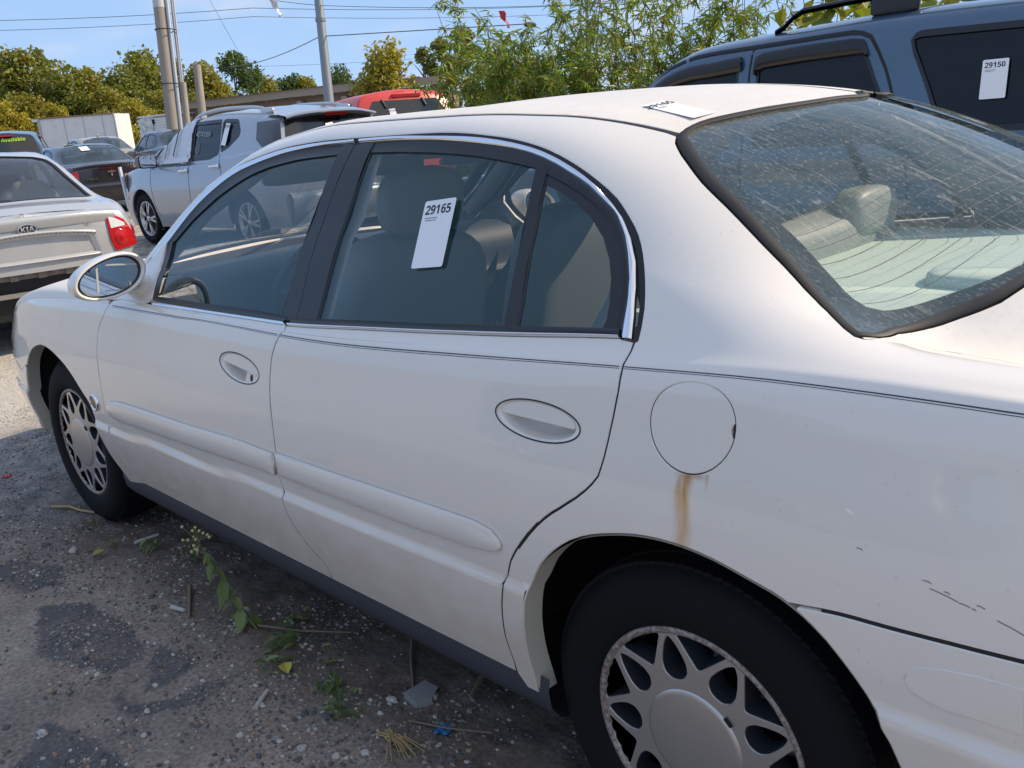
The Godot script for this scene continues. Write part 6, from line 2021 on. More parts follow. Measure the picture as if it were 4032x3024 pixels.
func _building() -> void:
	var tan_m := mat("shed_wall", Color.WHITE, 0.85)
	tan_m.albedo_texture = noise_tex(81, 0.02, 256, [[0.0, 1.0], [lin(0.20, 0.135, 0.095), lin(0.26, 0.18, 0.13)]], 3)
	triplanar(tan_m, 0.4)
	var fascia := mat("shed_fascia", lin(0.34, 0.28, 0.215), 0.8)
	var roofm := mat("shed_roof", lin(0.20, 0.17, 0.14), 0.8)
	var rust := mat("shed_door", lin(0.16, 0.055, 0.035), 0.8)
	var o := thing("shed", "long low brown shed with a pale fascia beyond the red truck cap", "shed")
	# corners along the front: left end far away, right end near
	var a := Vector3(-46.0, 0.2, -22.3)
	var b := Vector3(-33.8, 0.2, -24.6)
	var c := Vector3(-31.2, 0.2, -27.2)
	var g := Geo.new()
	for q in [[a, b, 3.05, 3.05], [b, c, 3.0, 3.0], [c, c + Vector3(-6, 0, -7), 3.0, 3.0]]:
		var p: Vector3 = q[0]
		var r: Vector3 = q[1]
		g.flat([p, p + Vector3(0, q[2], 0), r + Vector3(0, q[3], 0), r])
	part("wall", g.mesh(), tan_m, o)
	g = Geo.new()
	for q in [[a, b], [b, c], [c, c + Vector3(-6, 0, -7)]]:
		var p: Vector3 = q[0] + Vector3(0, 3.22, 0)
		var r: Vector3 = q[1] + Vector3(0, 3.22, 0)
		var d := (r - p).normalized()
		var out := Vector3.UP.cross(d).normalized()
		if out.dot(Vector3(1, 0, 1)) < 0:
			out = -out
		g.box((p + r) / 2 + out * 0.35, Vector3(p.distance_to(r) + 0.5, 0.34, 0.08), Basis(d, Vector3.UP, d.cross(Vector3.UP)))
	part("fascia", g.mesh(), fascia, o)
	g = Geo.new()
	g.flat([a + Vector3(0.2, 3.4, 0.6), b + Vector3(0.3, 3.4, 0.4), b + Vector3(-5, 3.9, -7), a + Vector3(-5, 3.9, -7)])
	g.flat([b + Vector3(0.3, 3.4, 0.4), c + Vector3(0.4, 3.4, 0.1), c + Vector3(-6, 3.7, -7), b + Vector3(-5, 3.9, -7)])
	part("roof", g.mesh(), roofm, o)
	for t in [0.35, 0.62, 0.86]:
		var p := a.lerp(b, t)
		g = Geo.new()
		g.box(Vector3(p.x + 0.06, 1.5, p.z + 0.10), Vector3(1.6, 2.6, 0.06), Basis(Vector3.UP, 0.18))
		part("door", g.mesh(), rust, o)
		g = Geo.new()
		g.box(Vector3(p.x + 1.25, 1.6, p.z - 0.05), Vector3(0.35, 2.9, 0.2), Basis(Vector3.UP, 0.18))
		part("post", g.mesh(), fascia, o)

func _truck_box() -> void:
	var wh := mat("box_white", Color.WHITE, 0.5)
	wh.albedo_texture = noise_tex(83, 0.01, 512, [[0.0, 0.4, 1.0], [lin(0.58, 0.58, 0.57), lin(0.66, 0.66, 0.65), lin(0.70, 0.70, 0.69)]], 5)
	triplanar(wh, 0.25)
	var trim := mat("box_trim", lin(0.42, 0.42, 0.42), 0.5, 0.3)
	var rusty := mat("box_rust", lin(0.24, 0.17, 0.13), 0.8)
	var o := thing("truck_box", "white box truck body parked in front of the tree line", "truck box", Vector3(-57.4, 0.75, -20.8), 0.756)
	# local x runs along the side that faces us
	var g := Geo.new()
	g.box(Vector3(0, 1.75, -1.15), Vector3(4.7, 2.2, 2.3))
	part("box", g.mesh(), wh, o)
	g = Geo.new()
	g.box(Vector3(0, 2.86, 0.02), Vector3(4.8, 0.09, 0.07))
	g.box(Vector3(0, 2.86, -2.32), Vector3(4.8, 0.09, 0.07))
	part("top_rail", g.mesh(), rusty, o)
	for x in [-2.36, 2.36]:
		g = Geo.new()
		g.box(Vector3(x, 1.75, 0.02), Vector3(0.09, 2.25, 0.08))
		part("corner_post", g.mesh(), trim, o)
	g = Geo.new()
	g.box(Vector3(-2.55, 2.78, -1.15), Vector3(0.45, 0.16, 2.3))
	g.box(Vector3(-2.95, 1.6, -1.6), Vector3(0.05, 2.1, 1.3))
	part("open_door", g.mesh(), wh, o)
	g = Geo.new()
	g.box(Vector3(-2.43, 1.7, -1.1), Vector3(0.06, 1.9, 1.7))
	part("opening", g.mesh(), M.soot, o)
	for k in 3:
		g = Geo.new()
		g.box(Vector3(-0.8 + 1.2 * k, 1.75, 0.012), Vector3(0.03, 2.15, 0.012))
		part("seam", g.mesh(), trim, o)
	for x in [-1.4, 1.5]:
		g = Geo.new()
		g.tube([Vector3(x, 0.4, 0.0), Vector3(x, 0.4, -0.3)], 0.42, 0.42, 20)
		part("wheel", g.mesh(), M.tyre, o)
	g = Geo.new()
	g.box(Vector3(0.2, 0.58, -1.15), Vector3(4.6, 0.12, 1.0))
	part("chassis", g.mesh(), M.soot, o)

func _torn_trailer() -> void:
	var wh := mat("torn_white", lin(0.68, 0.69, 0.70), 0.45)
	var o := thing("camper_trailer", "crumpled white camper trailer left of the wooden pole", "trailer", Vector3(-46.9, 0.62, -20.9), 0.254)
	var nz := noise(91, 1.6, 4)
	# torn end: crinkled skin
	var g := Geo.new()
	var pts := []
	for i in 26:
		for k in 22:
			var x := lerpf(-1.45, -0.2, i / 25.0)
			var y := lerpf(0.5, 2.40, k / 21.0) - 0.35 * clampf(-x - 0.9, 0, 1)
			pts.append(Vector3(x + 0.16 * nz.get_noise_2d(y * 2.0, x), y, 0.02 + 0.26 * nz.get_noise_3d(x * 2.2, y * 2.2, 0.0)))
	_sheet(g, pts, 22, Vector3(0, 0, 1))
	part("torn_skin", g.mesh(), wh, o)
	# ribbed side: each board is a part
	for k in 14:
		g = Geo.new()
		g.box(Vector3(0.75, 0.55 + 0.13 * k, 0.0), Vector3(1.95, 0.118, 0.05), Basis(Vector3(1, 0, 0), 0.12))
		part("siding_board", g.mesh(), wh, o)
	g = Geo.new()
	g.box(Vector3(0.75, 1.42, -0.06), Vector3(1.9, 1.9, 0.04))
	g.box(Vector3(0.2, 1.4, -1.0), Vector3(2.9, 1.8, 1.7))
	part("body", g.mesh(), M.cream, o)
	g = Geo.new()
	g.box(Vector3(0.3, 2.42, -0.9), Vector3(3.1, 0.07, 2.0))
	part("roof", g.mesh(), wh, o)
	g = Geo.new()
	g.box(Vector3(-0.12, 2.12, 0.06), Vector3(0.14, 0.24, 0.04))
	part("hole", g.mesh(), M.soot, o)

# ------------------------------------------------------------------ the other vehicles
func cap_view(l: Loft) -> Loft:
	var c := Loft.new()
	c.host = self
	c.x0 = l.x0
	c.step = l.step
	c.count = l.count
	c.Y = l.Y
	c.Z = l.Z
	c.rake = l.rake
	c.cap_x = l.cap_x
	c.cap_bulge = l.cap_bulge
	c.cap_w = l.cap_w
	c.cap_y0 = l.cap_y0
	c.mode = 1
	return c

func scaled(t: Array, sx: float, sy: float) -> Array:
	var a := []
	var b := []
	for i in t[0].size():
		a.append(t[0][i] * sx)
		b.append(t[1][i] * sy)
	return [a, b]

func spec_scaled(d: Dictionary, sx: float, sy: float, sz: float) -> Dictionary:
	var o := d.duplicate()
	for k in ["W", "YB", "YR", "ZR", "YC", "LO", "YM", "ZM"]:
		if d.has(k):
			o[k] = scaled(d[k], sx, sz if k in ["W", "ZR", "ZM"] else sy)
	return o

const SEDAN := {
	"W": [[-2.2, -2.1, -1.9, -1.4, 0.0, 1.2, 1.8, 2.0, 2.12], [0.55, 0.70, 0.80, 0.855, 0.87, 0.865, 0.835, 0.805, 0.76]],
	"YB": [[-2.2, -2.0, -1.6, -1.0, -0.3, 0.6, 1.2, 1.6, 1.9, 2.12], [0.62, 0.74, 0.86, 0.93, 0.95, 0.99, 1.02, 1.03, 1.01, 0.955]],
	"YR": [[-2.2, -1.6, -1.0, -0.75, -0.3, 0.1, 0.6, 1.0, 1.3, 1.6, 1.75, 2.0, 2.12], [0.64, 0.88, 0.95, 1.05, 1.33, 1.42, 1.42, 1.345, 1.20, 1.06, 1.035, 1.02, 0.975]],
	"ZR": [[-2.2, -1.6, -1.0, -0.75, -0.3, 0.1, 0.6, 1.0, 1.3, 1.6, 1.75, 2.0, 2.12], [0.35, 0.58, 0.70, 0.70, 0.60, 0.57, 0.56, 0.57, 0.60, 0.65, 0.66, 0.65, 0.62]],
	"YC": [[-2.2, -1.6, -1.0, -0.75, -0.3, 0.1, 0.6, 0.95, 1.25, 1.55, 1.72, 2.0, 2.12], [0.66, 0.92, 1.0, 1.10, 1.37, 1.465, 1.47, 1.43, 1.31, 1.14, 1.07, 1.05, 1.01]],
	"LO": [[-2.2, 1.7, 2.12], [0.32, 0.32, 0.62]], "step": 0.012}
const UTILITY := {
	"W": [[-2.33, -2.2, -1.9, -1.35, 0.0, 1.35, 1.8, 2.0, 2.15], [0.60, 0.74, 0.86, 0.91, 0.92, 0.915, 0.895, 0.87, 0.82]],
	"YB": [[-2.33, -2.1, -1.6, -1.0, -0.4, 0.6, 1.2, 1.6, 2.15], [0.78, 0.93, 1.02, 1.06, 1.07, 1.10, 1.15, 1.18, 1.16]],
	"YR": [[-2.33, -1.6, -1.05, -0.8, -0.3, 0.1, 0.6, 1.2, 1.7, 2.15], [0.80, 1.04, 1.10, 1.20, 1.46, 1.57, 1.60, 1.585, 1.55, 1.51]],
	"ZR": [[-2.33, -1.6, -1.05, -0.8, -0.3, 0.1, 0.6, 1.2, 1.7, 2.15], [0.40, 0.62, 0.72, 0.74, 0.68, 0.65, 0.645, 0.64, 0.62, 0.60]],
	"YC": [[-2.33, -1.6, -1.05, -0.8, -0.3, 0.1, 0.6, 1.2, 1.7, 2.15], [0.82, 1.07, 1.14, 1.24, 1.53, 1.645, 1.68, 1.67, 1.64, 1.60]],
	"LO": [[-2.33, 2.15], [0.30, 0.36]], "step": 0.012}

# the painted skin with its openings, wheels and lining; windows: [name, outline on the surface, material]
func shell(o: Node, l: Loft, paint: Material, windows: Array, axles: Array, wheel_r: float, rear_face := true, seal := 0.022) -> Loft:
	var x1 := l.x0 + (l.count - 2) * l.step
	var holes := []
	for w in windows:
		holes.append(w[1])
	for a in axles:
		var pts := []
		for k in 25:
			var t := lerpf(-0.5, PI + 0.5, k / 24.0)
			pts.append(Vector2(a + cos(t) * (wheel_r + 0.06), wheel_r + sin(t) * (wheel_r + 0.05)))
		var p := PackedVector2Array()
		for q: Vector2 in pts:
			p.append(Vector2(q.x, l.v_of(q.x, q.y) * SK if q.y > l.at(q.x, 0.02).y else -0.05))
		holes.append(p)
	var rect := PackedVector2Array([Vector2(l.x0 + 0.002, 0.0), Vector2(x1, 0.0), Vector2(x1, 1.2), Vector2(l.x0 + 0.002, 1.2)])
	var g := panel(l, rect, 0.0, 0.0, 0.02, holes, 0.07, 0.03)
	g.add(g.mirrored())
	part("body", g.mesh(), paint, o)
	for w in windows:
		for sg in [1.0, -1.0]:
			var wg := panel(l, w[1], -0.008, 0.0, 0.0, [], 0.09, 0.04)
			if w[1][0].y > 1.15 or w[3]:
				wg.add(wg.mirrored())
				part(w[0], wg.mesh(), w[2], o)
				break
			part(w[0], (wg if sg > 0 else wg.mirrored()).mesh(), w[2], o)
			var rim := Geo.new()
			var line: PackedVector2Array = w[1].duplicate()
			line.append(line[0])
			rim.add(ribbon(l, line, seal, 0.002))
			part("window_seal", (rim if sg > 0 else rim.mirrored()).mesh(), M.black_trim, o)
	# front and rear faces
	var cg := Geo.new()
	var pts := []
	for k in 41:
		var p := l.at(l.x0, k * 0.25)
		for i in 7:
			var u := i / 6.0
			pts.append(Vector3(p.x - 0.12 * (1.0 - pow(1.0 - u, 2.0)), p.y, p.z * (1.0 - u)))
	_sheet(cg, pts, 7, Vector3(-1, 0, 0))
	cg.add(cg.mirrored())
	part("front_face", cg.mesh(), paint, o)
	l.cap_x = x1
	l.cap_build()
	var cap := cap_view(l)
	if rear_face:
		cg = Geo.new()
		pts = []
		var y0 := l.cap_y0
		var ny := l.cap_w.size() - 2
		for k in ny / 2 + 1:
			var y := y0 + 0.02 * k
			var w := lerpf(l.cap_w[mini(2 * k, ny)], l.cap_w[mini(2 * k + 1, ny)], 0.0)
			for i in 19:
				pts.append(cap.cap_at(w * cos(PI * i / 18.0), y))
		_sheet(cg, pts, 19, Vector3(1, 0.1, 0))
		part("rear_face", cg.mesh(), paint, o)
	# inner floor and dark lining so that one does not look through
	cg = Geo.new()
	cg.box(Vector3(0, 0.33, 0), Vector3(x1 - l.x0 - 0.6, 0.05, 1.35))
	cg.box(Vector3(l.x0 + 0.7, 0.55, 0), Vector3(1.0, 0.5, 1.0))
	part("floor_pan", cg.mesh(), M.soot, o)
	for a in axles:
		for sg in [1.0, -1.0]:
			_plain_wheel(o, Vector3(a, wheel_r, sg * (l.at(a, 2.0).z - 0.05)), sg, wheel_r)
	return cap

func _plain_wheel(o: Node, at: Vector3, sg: float, r: float) -> void:
	if not M.has("p_tyre"):
		var ty := Geo.new()
		ty.lathe([Vector2(0.66, -0.02), Vector2(0.70, 0.03), Vector2(0.80, 0.05), Vector2(0.92, 0.03), Vector2(0.98, -0.06), Vector2(1.0, -0.16), Vector2(1.0, -0.42), Vector2(0.95, -0.56), Vector2(0.6, -0.58)], 48)
		M["p_tyre"] = ty.mesh()
		var rim := Geo.new()
		rim.lathe([Vector2(0.58, -0.10), Vector2(0.62, 0.0), Vector2(0.66, 0.02), Vector2(0.67, -0.03)], 48)
		rim.lathe([Vector2(0.0, 0.03), Vector2(0.10, 0.025), Vector2(0.13, -0.02)], 20)
		M["p_rim"] = rim.mesh()
		var sp := Geo.new()
		for k in 5:
			for e in [-0.13, 0.13]:
				var a: float = TAU * k / 5.0 + e
				var c := TAU * k / 5.0
				sp.box(Vector3(cos(a) * 0.20 + cos(a) * 0.17, sin(a) * 0.20 + sin(a) * 0.17, -0.005), Vector3(0.52, 0.075, 0.05), Basis(Vector3(0, 0, 1), a + e * 0.5))
		M["p_spoke"] = sp.mesh()
		var back := Geo.new()
		back.lathe([Vector2(0.62, -0.20), Vector2(0.0, -0.22)], 32)
		M["p_back"] = back.mesh()
	var w := Node3D.new()
	w.name = "wheel"
	o.add_child(w, true)
	if w.name != "wheel":
		var k := 1
		while o.has_node("wheel_%03d" % k):
			k += 1
		w.name = "wheel_%03d" % k
	w.position = at
	w.rotation.y = 0.0 if sg > 0 else PI
	w.scale = Vector3(r, r, r)
	part("tyre", M.p_tyre, M.tyre, w)
	part("rim", M.p_rim, M.alloy_bright, w)
	part("spokes", M.p_spoke, M.alloy_bright, w)
	part("brake_disc", M.p_back, M.dark_metal, w)

func sedan_windows(l: Loft, sx: float, sy: float, gl: Material, rear: Material) -> Array:
	var f := func(pts: Array, r: float) -> PackedVector2Array:
		var a := []
		for p: Vector2 in pts:
			a.append(Vector2(p.x * sx, p.y * sy))
		return side_poly(l, rounded(a, r))
	return [["front_window", f.call([Vector2(-0.62, 0.985), Vector2(-0.18, 1.33), Vector2(0.12, 1.375), Vector2(0.16, 0.995)], 0.05), gl, false],
		["rear_side_window", f.call([Vector2(0.24, 1.0), Vector2(0.22, 1.38), Vector2(0.55, 1.375), Vector2(0.85, 1.30), Vector2(1.12, 1.10), Vector2(1.05, 1.04)], 0.06), gl, false],
		["rear_window", PackedVector2Array([Vector2(0.94 * sx, 1.2), Vector2(0.93 * sx, 1.10), Vector2(0.93 * sx, 1.03), Vector2(0.98 * sx, 0.99), Vector2(1.10 * sx, 0.975), Vector2(1.40 * sx, 0.955), Vector2(1.58 * sx, 0.955), Vector2(1.62 * sx, 0.985), Vector2(1.65 * sx, 1.05), Vector2(1.67 * sx, 1.2)]), rear, true],
		["windshield", PackedVector2Array([Vector2(-0.30 * sx, 1.2), Vector2(-0.28 * sx, 1.02), Vector2(-0.42 * sx, 0.985), Vector2(-0.80 * sx, 0.965), Vector2(-0.90 * sx, 1.03), Vector2(-0.98 * sx, 1.2)]), gl, true]]

func interior_row(o: Node, x: float, back: float, m: Material, y := 0.0) -> void:
	for z in [0.36, -0.36]:
		var g := Geo.new()
		g.blob(Vector3(x, 0.82 + y, z), Vector3(0.18, 0.7, 0.5), 0.5, 0.4, Basis(Vector3(0, 0, 1), -0.22))
		g.blob(Vector3(x + 0.10, back + y, z), Vector3(0.12, 0.2, 0.28), 0.6, 0.5)
		part("seat", g.mesh(), m, o)

func cap_card(cap: Loft, pts: Array, off: float, lip := 0.0) -> Geo:
	return panel(cap, PackedVector2Array(pts), off, 0.0, lip, [], 0.05, 0.03)

func vehicles() -> void:
	var silver := coat(mat("silver_paint", lin(0.50, 0.50, 0.50), 0.36, 0.35))
	var rogue := coat(mat("silver_blue_paint", lin(0.36, 0.39, 0.44), 0.34, 0.4))
	var black := coat(mat("black_paint", lin(0.012, 0.012, 0.018), 0.3))
	var navy := coat(mat("navy_paint", lin(0.012, 0.018, 0.045), 0.3, 0.3))
	var blue := coat(mat("steel_blue_paint", lin(0.055, 0.105, 0.165), 0.34, 0.3), 0.06)
	var redp := coat(mat("red_paint", lin(0.62, 0.045, 0.032), 0.5), 0.25, 0.6)
	var beige := coat(mat("beige_paint", lin(0.42, 0.37, 0.30), 0.35, 0.3))
	var darkgrey := coat(mat("charcoal_paint", lin(0.03, 0.032, 0.04), 0.3, 0.3))
	mat("alloy_bright", lin(0.55, 0.56, 0.58), 0.3, 0.8)
	mat("pale_seat", lin(0.42, 0.43, 0.36), 0.7)
	mat("dark_seat", lin(0.05, 0.05, 0.05), 0.8)
	mat("film", lin(0.62, 0.66, 0.72), 0.35)
	mat("foam", lin(0.24, 0.22, 0.20), 0.85)
	mat("lime_letters", lin(0.45, 0.75, 0.03), 0.5)
	mat("smoke_visor", lin(0.012, 0.012, 0.013), 0.18)
	_left_sedan(silver)
	_black_sedan(black)
	_silver_utility(rogue)
	_blue_utility(blue)
	_lettered_utility(navy)
	_red_truck(redp)
	# two cars mostly hidden behind others, and a white one under the film of the silver utility
	for q in [["beige_sedan", "pale beige sedan with a small roof antenna, showing over the black sedan's roof", beige, Vector3(-26.6, 0.36, -9.3), -0.1, 1.02], ["charcoal_sedan", "dark charcoal sedan with blue tinted side windows in front of the camper trailer", darkgrey, Vector3(-23.6, 0.34, -10.3), -0.1, 1.05],
		["white_coupe", "white car of which only the hood shows beside the silver utility's mirror", M.paint_plain, Vector3(-18.3, 0.15, -8.3), -0.05, 0.92],
		["silver_sedan", "silver sedan half hidden low behind the leafy weeds", silver, Vector3(-8.3, 0.13, -9.9), 0.4, 1.0], ["grey_sedan", "grey sedan parked opposite the white sedan, mirrored in its doors", darkgrey, Vector3(-0.9, 0.0, 5.6), PI + 0.04, 1.0], ["red_sedan", "red sedan glimpsed through the leafy weeds", redp, Vector3(-5.4, 0.0, -11.0), 0.3, 1.0]]:
		var o := thing(q[0], q[1], "car", q[3], q[4])
		var d := spec_scaled(SEDAN, 1.04, q[5], 1.0)
		var l := make_loft(d)
		var cap := shell(o, l, q[2], sedan_windows(l, 1.04, q[5], M.glass_mid, M.glass_mid), [-1.34, 1.36], 0.32)
		interior_row(o, 0.0, 1.2, M.dark_seat)
		part("rear_bumper", cap_card(cap, [Vector2(-0.7, 0.64), Vector2(0.7, 0.64), Vector2(0.7, 0.40), Vector2(-0.7, 0.40)], 0.04).mesh(), q[2], o)
		for sg in [1.0, -1.0]:
			part("tail_light", cap_card(cap, [Vector2(0.5 * sg, 0.93), Vector2(0.72 * sg, 0.93), Vector2(0.72 * sg, 0.78), Vector2(0.5 * sg, 0.78)] if sg < 0 else [Vector2(0.5, 0.78), Vector2(0.72, 0.78), Vector2(0.72, 0.93), Vector2(0.5, 0.93)], 0.006).mesh(), M.lamp_red, o)
		if q[0] == "beige_sedan":
			var g := Geo.new()
			g.blob(Vector3(0.75, 1.53, 0), Vector3(0.16, 0.10, 0.05), 0.9, 0.7)
			part("roof_antenna", g.mesh(), q[2], o)

func _left_sedan(paint: Material) -> void:
	var o := thing("silver_compact_sedan", "silver compact sedan at the left edge, its rear bumper cover missing", "car", Vector3(-7.13, 0.03, -0.44), -0.109)
	var d := spec_scaled(SEDAN, 1.0, 1.0, 1.0)
	d.LO = [[-2.2, 1.65, 1.9, 2.12], [0.32, 0.34, 0.60, 0.645]]
	var l := make_loft(d)
	M["glass_clearer"] = glass("glass_clearer", lin(0.05, 0.06, 0.07), 0.5)
	var cap := shell(o, l, paint, sedan_windows(l, 1.0, 1.0, M.glass_mid, M.glass_clearer), [-1.30, 1.31], 0.31)
	interior_row(o, -0.15, 1.16, M.dark_seat)
	interior_row(o, 0.75, 1.12, M.pale_seat)
	var g := Geo.new()
	g.box(Vector3(1.30, 0.96, 0), Vector3(0.6, 0.03, 1.2))
	part("rear_shelf", g.mesh(), M.dark_seat, o)
	# dark border of the rear glass
	var rw: PackedVector2Array = sedan_windows(l, 1.0, 1.0, M.glass_mid, M.glass_mid)[2][1]
	g = Geo.new()
	g_border(g, l, rw, -0.055, -0.006, 0.0)
	g.add(g.mirrored())
	part("window_border", g.mesh(), M.frit, o)
	g = Geo.new()
	g_border(g, l, rw, 0.016, 0.001, 0.002)
	g.add(g.mirrored())
	part("window_gasket", g.mesh(), M.rubber, o)
	# raised lip along the lid, gaps at its sides
	g = Geo.new()
	var pts := []
	for i in 33:
		var z := lerpf(-0.64, 0.64, i / 32.0)
		var e := cap.cap_at(z, 0.955)
		for q in [[-0.16, 0.055], [-0.05, 0.070], [0.010, 0.072], [0.034, 0.055], [0.028, 0.02], [0.006, -0.02]]:
			pts.append(e + Vector3(q[0], q[1] - 0.035 - 0.02 * pow(absf(z) / 0.64, 4.0), 0))
	_sheet(g, pts, 6, Vector3(0.6, 1, 0))
	part("lid_spoiler", g.mesh(), paint, o)
	# plate recess: a pressed field below a bright bar
	g = Geo.new()
	pts = []
	for i in 41:
		var z := lerpf(-0.52, 0.52, i / 40.0)
		for k in 17:
			var y := lerpf(0.665, 0.865, k / 16.0)
			var ed := minf(minf((0.47 - 0.25 * (y - 0.66) - absf(z)) / 0.05, (0.845 - 0.05 * pow(absf(z) / 0.5, 2.0) - y) / 0.02), (y - 0.678) / 0.03)
			pts.append(cap.cap_at(z, y) + Vector3(0.012 - 0.055 * smoothstep(-0.3, 1.0, ed), 0, 0))
	for i in pts.size():
		pts[i].x += 0.012
	_sheet(g, pts, 17, Vector3(1, 0, 0))
	part("plate_recess", g.mesh(), paint, o)
	g = Geo.new()
	pts = []
	for i in 31:
		var z := lerpf(-0.46, 0.46, i / 30.0)
		var y := 0.868 - 0.05 * pow(absf(z) / 0.5, 2.0)
		for q in [[0.018, 0.018], [0.040, 0.012], [0.046, 0.0], [0.030, -0.014], [0.0, -0.016]]:
			pts.append(cap.cap_at(z, y) + Vector3(q[0], q[1], 0))
	_sheet(g, pts, 5, Vector3(1, 0.5, 0))
	part("plate_bar", g.mesh(), paint, o)
	# badge: an oval with raised letters
	var bt := Transform3D(Basis(Vector3(0, 0, -1), Vector3.UP, Vector3(1, 0, 0)), cap.cap_at(0.0, 0.905) + Vector3(0.022, 0, 0))
	g = Geo.new()
	g.lathe([Vector2(0.0, 0.004), Vector2(0.058, 0.004)], 32, Transform3D(Basis.from_scale(Vector3(1, 0.52, 1)), Vector3.ZERO))
	var bd := part("badge", g.mesh(), M.black_trim, o, bt)
	g = Geo.new()
	g.lathe([Vector2(0.056, 0.002), Vector2(0.060, 0.009), Vector2(0.066, 0.002)], 32, Transform3D(Basis.from_scale(Vector3(1, 0.54, 1)), Vector3.ZERO))
	part("badge_ring", g.mesh(), M.chrome, bd)
	var lt := lettering("KIA", 0.036, 0.0)
	part("badge_letters", lt, M.chrome, bd, Transform3D(Basis.from_scale(Vector3(1.15, 1, 1)), Vector3(0, 0, 0.0062)))
	part("model_letters", lettering("EX", 0.030), M.alloy_bright, o, Transform3D(bt.basis, cap.cap_at(-0.42, 0.895) + Vector3(0.006, 0, 0)))
	g = Geo.new()
	g.lathe([Vector2(0.0, 0.006), Vector2(0.010, 0.006), Vector2(0.014, 0.0)], 14, Transform3D(bt.basis, cap.cap_at(-0.375, 0.835) + Vector3(0.008, 0, 0)))
	part("lock", g.mesh(), M.dark_metal, o)
	# small white fruit-shaped decal
	g = Geo.new()
	var ap := []
	for k in 28:
		var t := TAU * k / 28.0
		var r := 0.026 * (1.0 - 0.16 * cos(2.0 * t) * 0.5 - 0.10 * maxf(0.0, sin(t)) - 0.35 * exp(-pow((t - 0.25) / 0.38, 2.0)))
		ap.append(Vector3(cos(t) * r, sin(t) * r, 0))
	for k in range(0, 28):
		g.flat([Vector3.ZERO, ap[(k + 1) % 28], ap[k]])
	g.flat([Vector3(0.0, 0.028, 0), Vector3(0.006, 0.043, 0), Vector3(0.013, 0.046, 0), Vector3(0.008, 0.032, 0)])
	part("decal", g.mesh(), M.paper, o, Transform3D(bt.basis, cap.cap_at(0.025, 0.962) + Vector3(0.018, -0.004, 0)))
	# old plate bolts and mounting marks
	for z in [0.12, -0.10]:
		g = Geo.new()
		g.lathe([Vector2(0.0, 0.004), Vector2(0.013, 0.004), Vector2(0.016, 0.0)], 12, Transform3D(bt.basis, cap.cap_at(z, 0.815) + Vector3(-0.028, 0, 0)))
		part("plate_bolt", g.mesh(), M.dark_metal, o)
	g = Geo.new()
	g.box(cap.cap_at(0.01, 0.815) + Vector3(-0.032, 0, 0), Vector3(0.004, 0.05, 0.34))
	part("plate_shadow", g.mesh(), M.alloy_dull, o)
	g = Geo.new()
	for q in [[0.0, 0.022, 0.09, 0.006], [0.0, -0.022, 0.09, 0.006], [0.042, 0.0, 0.006, 0.05], [-0.042, 0.0, 0.006, 0.05]]:
		g.box(cap.cap_at(-0.13, 0.77) + Vector3(-0.030, q[1], q[0]), Vector3(0.006, q[3], q[2]))
	part("grip_frame", g.mesh(), paint, o)
	# tail lights, wrapped round the corners: red frame, clear upper field, round lens
	for sg in [1.0, -1.0]:
		var outline := [Vector2(0.565, 0.955), Vector2(0.62, 0.935), Vector2(0.70, 0.885), Vector2(0.745, 0.80), Vector2(0.77, 0.715), Vector2(0.77, 0.69), Vector2(0.60, 0.665), Vector2(0.575, 0.75)]
		var pl := PackedVector2Array()
		for p: Vector2 in outline:
			pl.append(Vector2(p.x * sg, p.y))
		var lamp := part("tail_light", panel(cap, pl, 0.014, 0.0, 0.03, [], 0.03, 0.02).mesh(), M.lamp_red, o)
		var cl := PackedVector2Array()
		for p in [Vector2(0.578, 0.925), Vector2(0.63, 0.905), Vector2(0.695, 0.865), Vector2(0.70, 0.845), Vector2(0.585, 0.835)]:
			cl.append(Vector2(p.x * sg, p.y))
		part("clear_lens", panel(cap, cl, 0.0165, 0.0, 0.0, [], 0.03, 0.02).mesh(), M.lamp_clear, lamp)
		var lens := Geo.new()
		var c := cap.cap_at(0.662 * sg, 0.762)
		lens.lathe([Vector2(0.0, 0.030), Vector2(0.022, 0.029), Vector2(0.026, 0.022), Vector2(0.052, 0.020), Vector2(0.066, 0.012), Vector2(0.068, 0.004)], 32, Transform3D(Basis(Vector3(0, 0, -1), Vector3.UP, Vector3(1, 0, 0)).rotated(Vector3.UP, -0.35 * sg), c))
		part("round_lens", lens.mesh(), M.lamp_red, lamp)
		# side quarter return of the lamp
		var side := PackedVector2Array()
		for p in [Vector2(2.01, 0.80), Vector2(2.12, 0.84), Vector2(2.12, 0.70), Vector2(2.03, 0.70)]:
			side.append(Vector2(p.x, l.v_of(p.x, p.y) * SK))
		var sgm := panel(l, side, 0.008, 0.0, 0.01, [], 0.04, 0.02)
		part("side_lens", (sgm if sg > 0 else sgm.mirrored()).mesh(), M.lamp_red, lamp)
	# what the missing cover lays bare: toothed foam, a dark beam and struts
	g = Geo.new()
	g.box(Vector3(2.08, 0.575, 0), Vector3(0.12, 0.06, 1.36))
	part("foam_strip", g.mesh(), M.foam, o)
	for k in 14:
		g = Geo.new()
		g.box(Vector3(2.155, 0.575 + (0.012 if k % 2 else -0.008), -0.62 + k * 0.095), Vector3(0.04, 0.05, 0.055))
		part("foam_tooth", g.mesh(), M.foam, o)
	g = Geo.new()
	g.box(Vector3(2.06, 0.50, 0), Vector3(0.10, 0.09, 1.40))
	part("crash_beam", g.mesh(), M.black_trim, o)
	g = Geo.new()
	g.box(Vector3(2.10, 0.435, 0), Vector3(0.07, 0.035, 1.34))
	part("lower_strip", g.mesh(), M.foam, o)
	g = Geo.new()
	g.box(Vector3(2.0, 0.33, 0), Vector3(0.12, 0.17, 1.3))
	part("rear_apron", g.mesh(), M.black_trim, o)

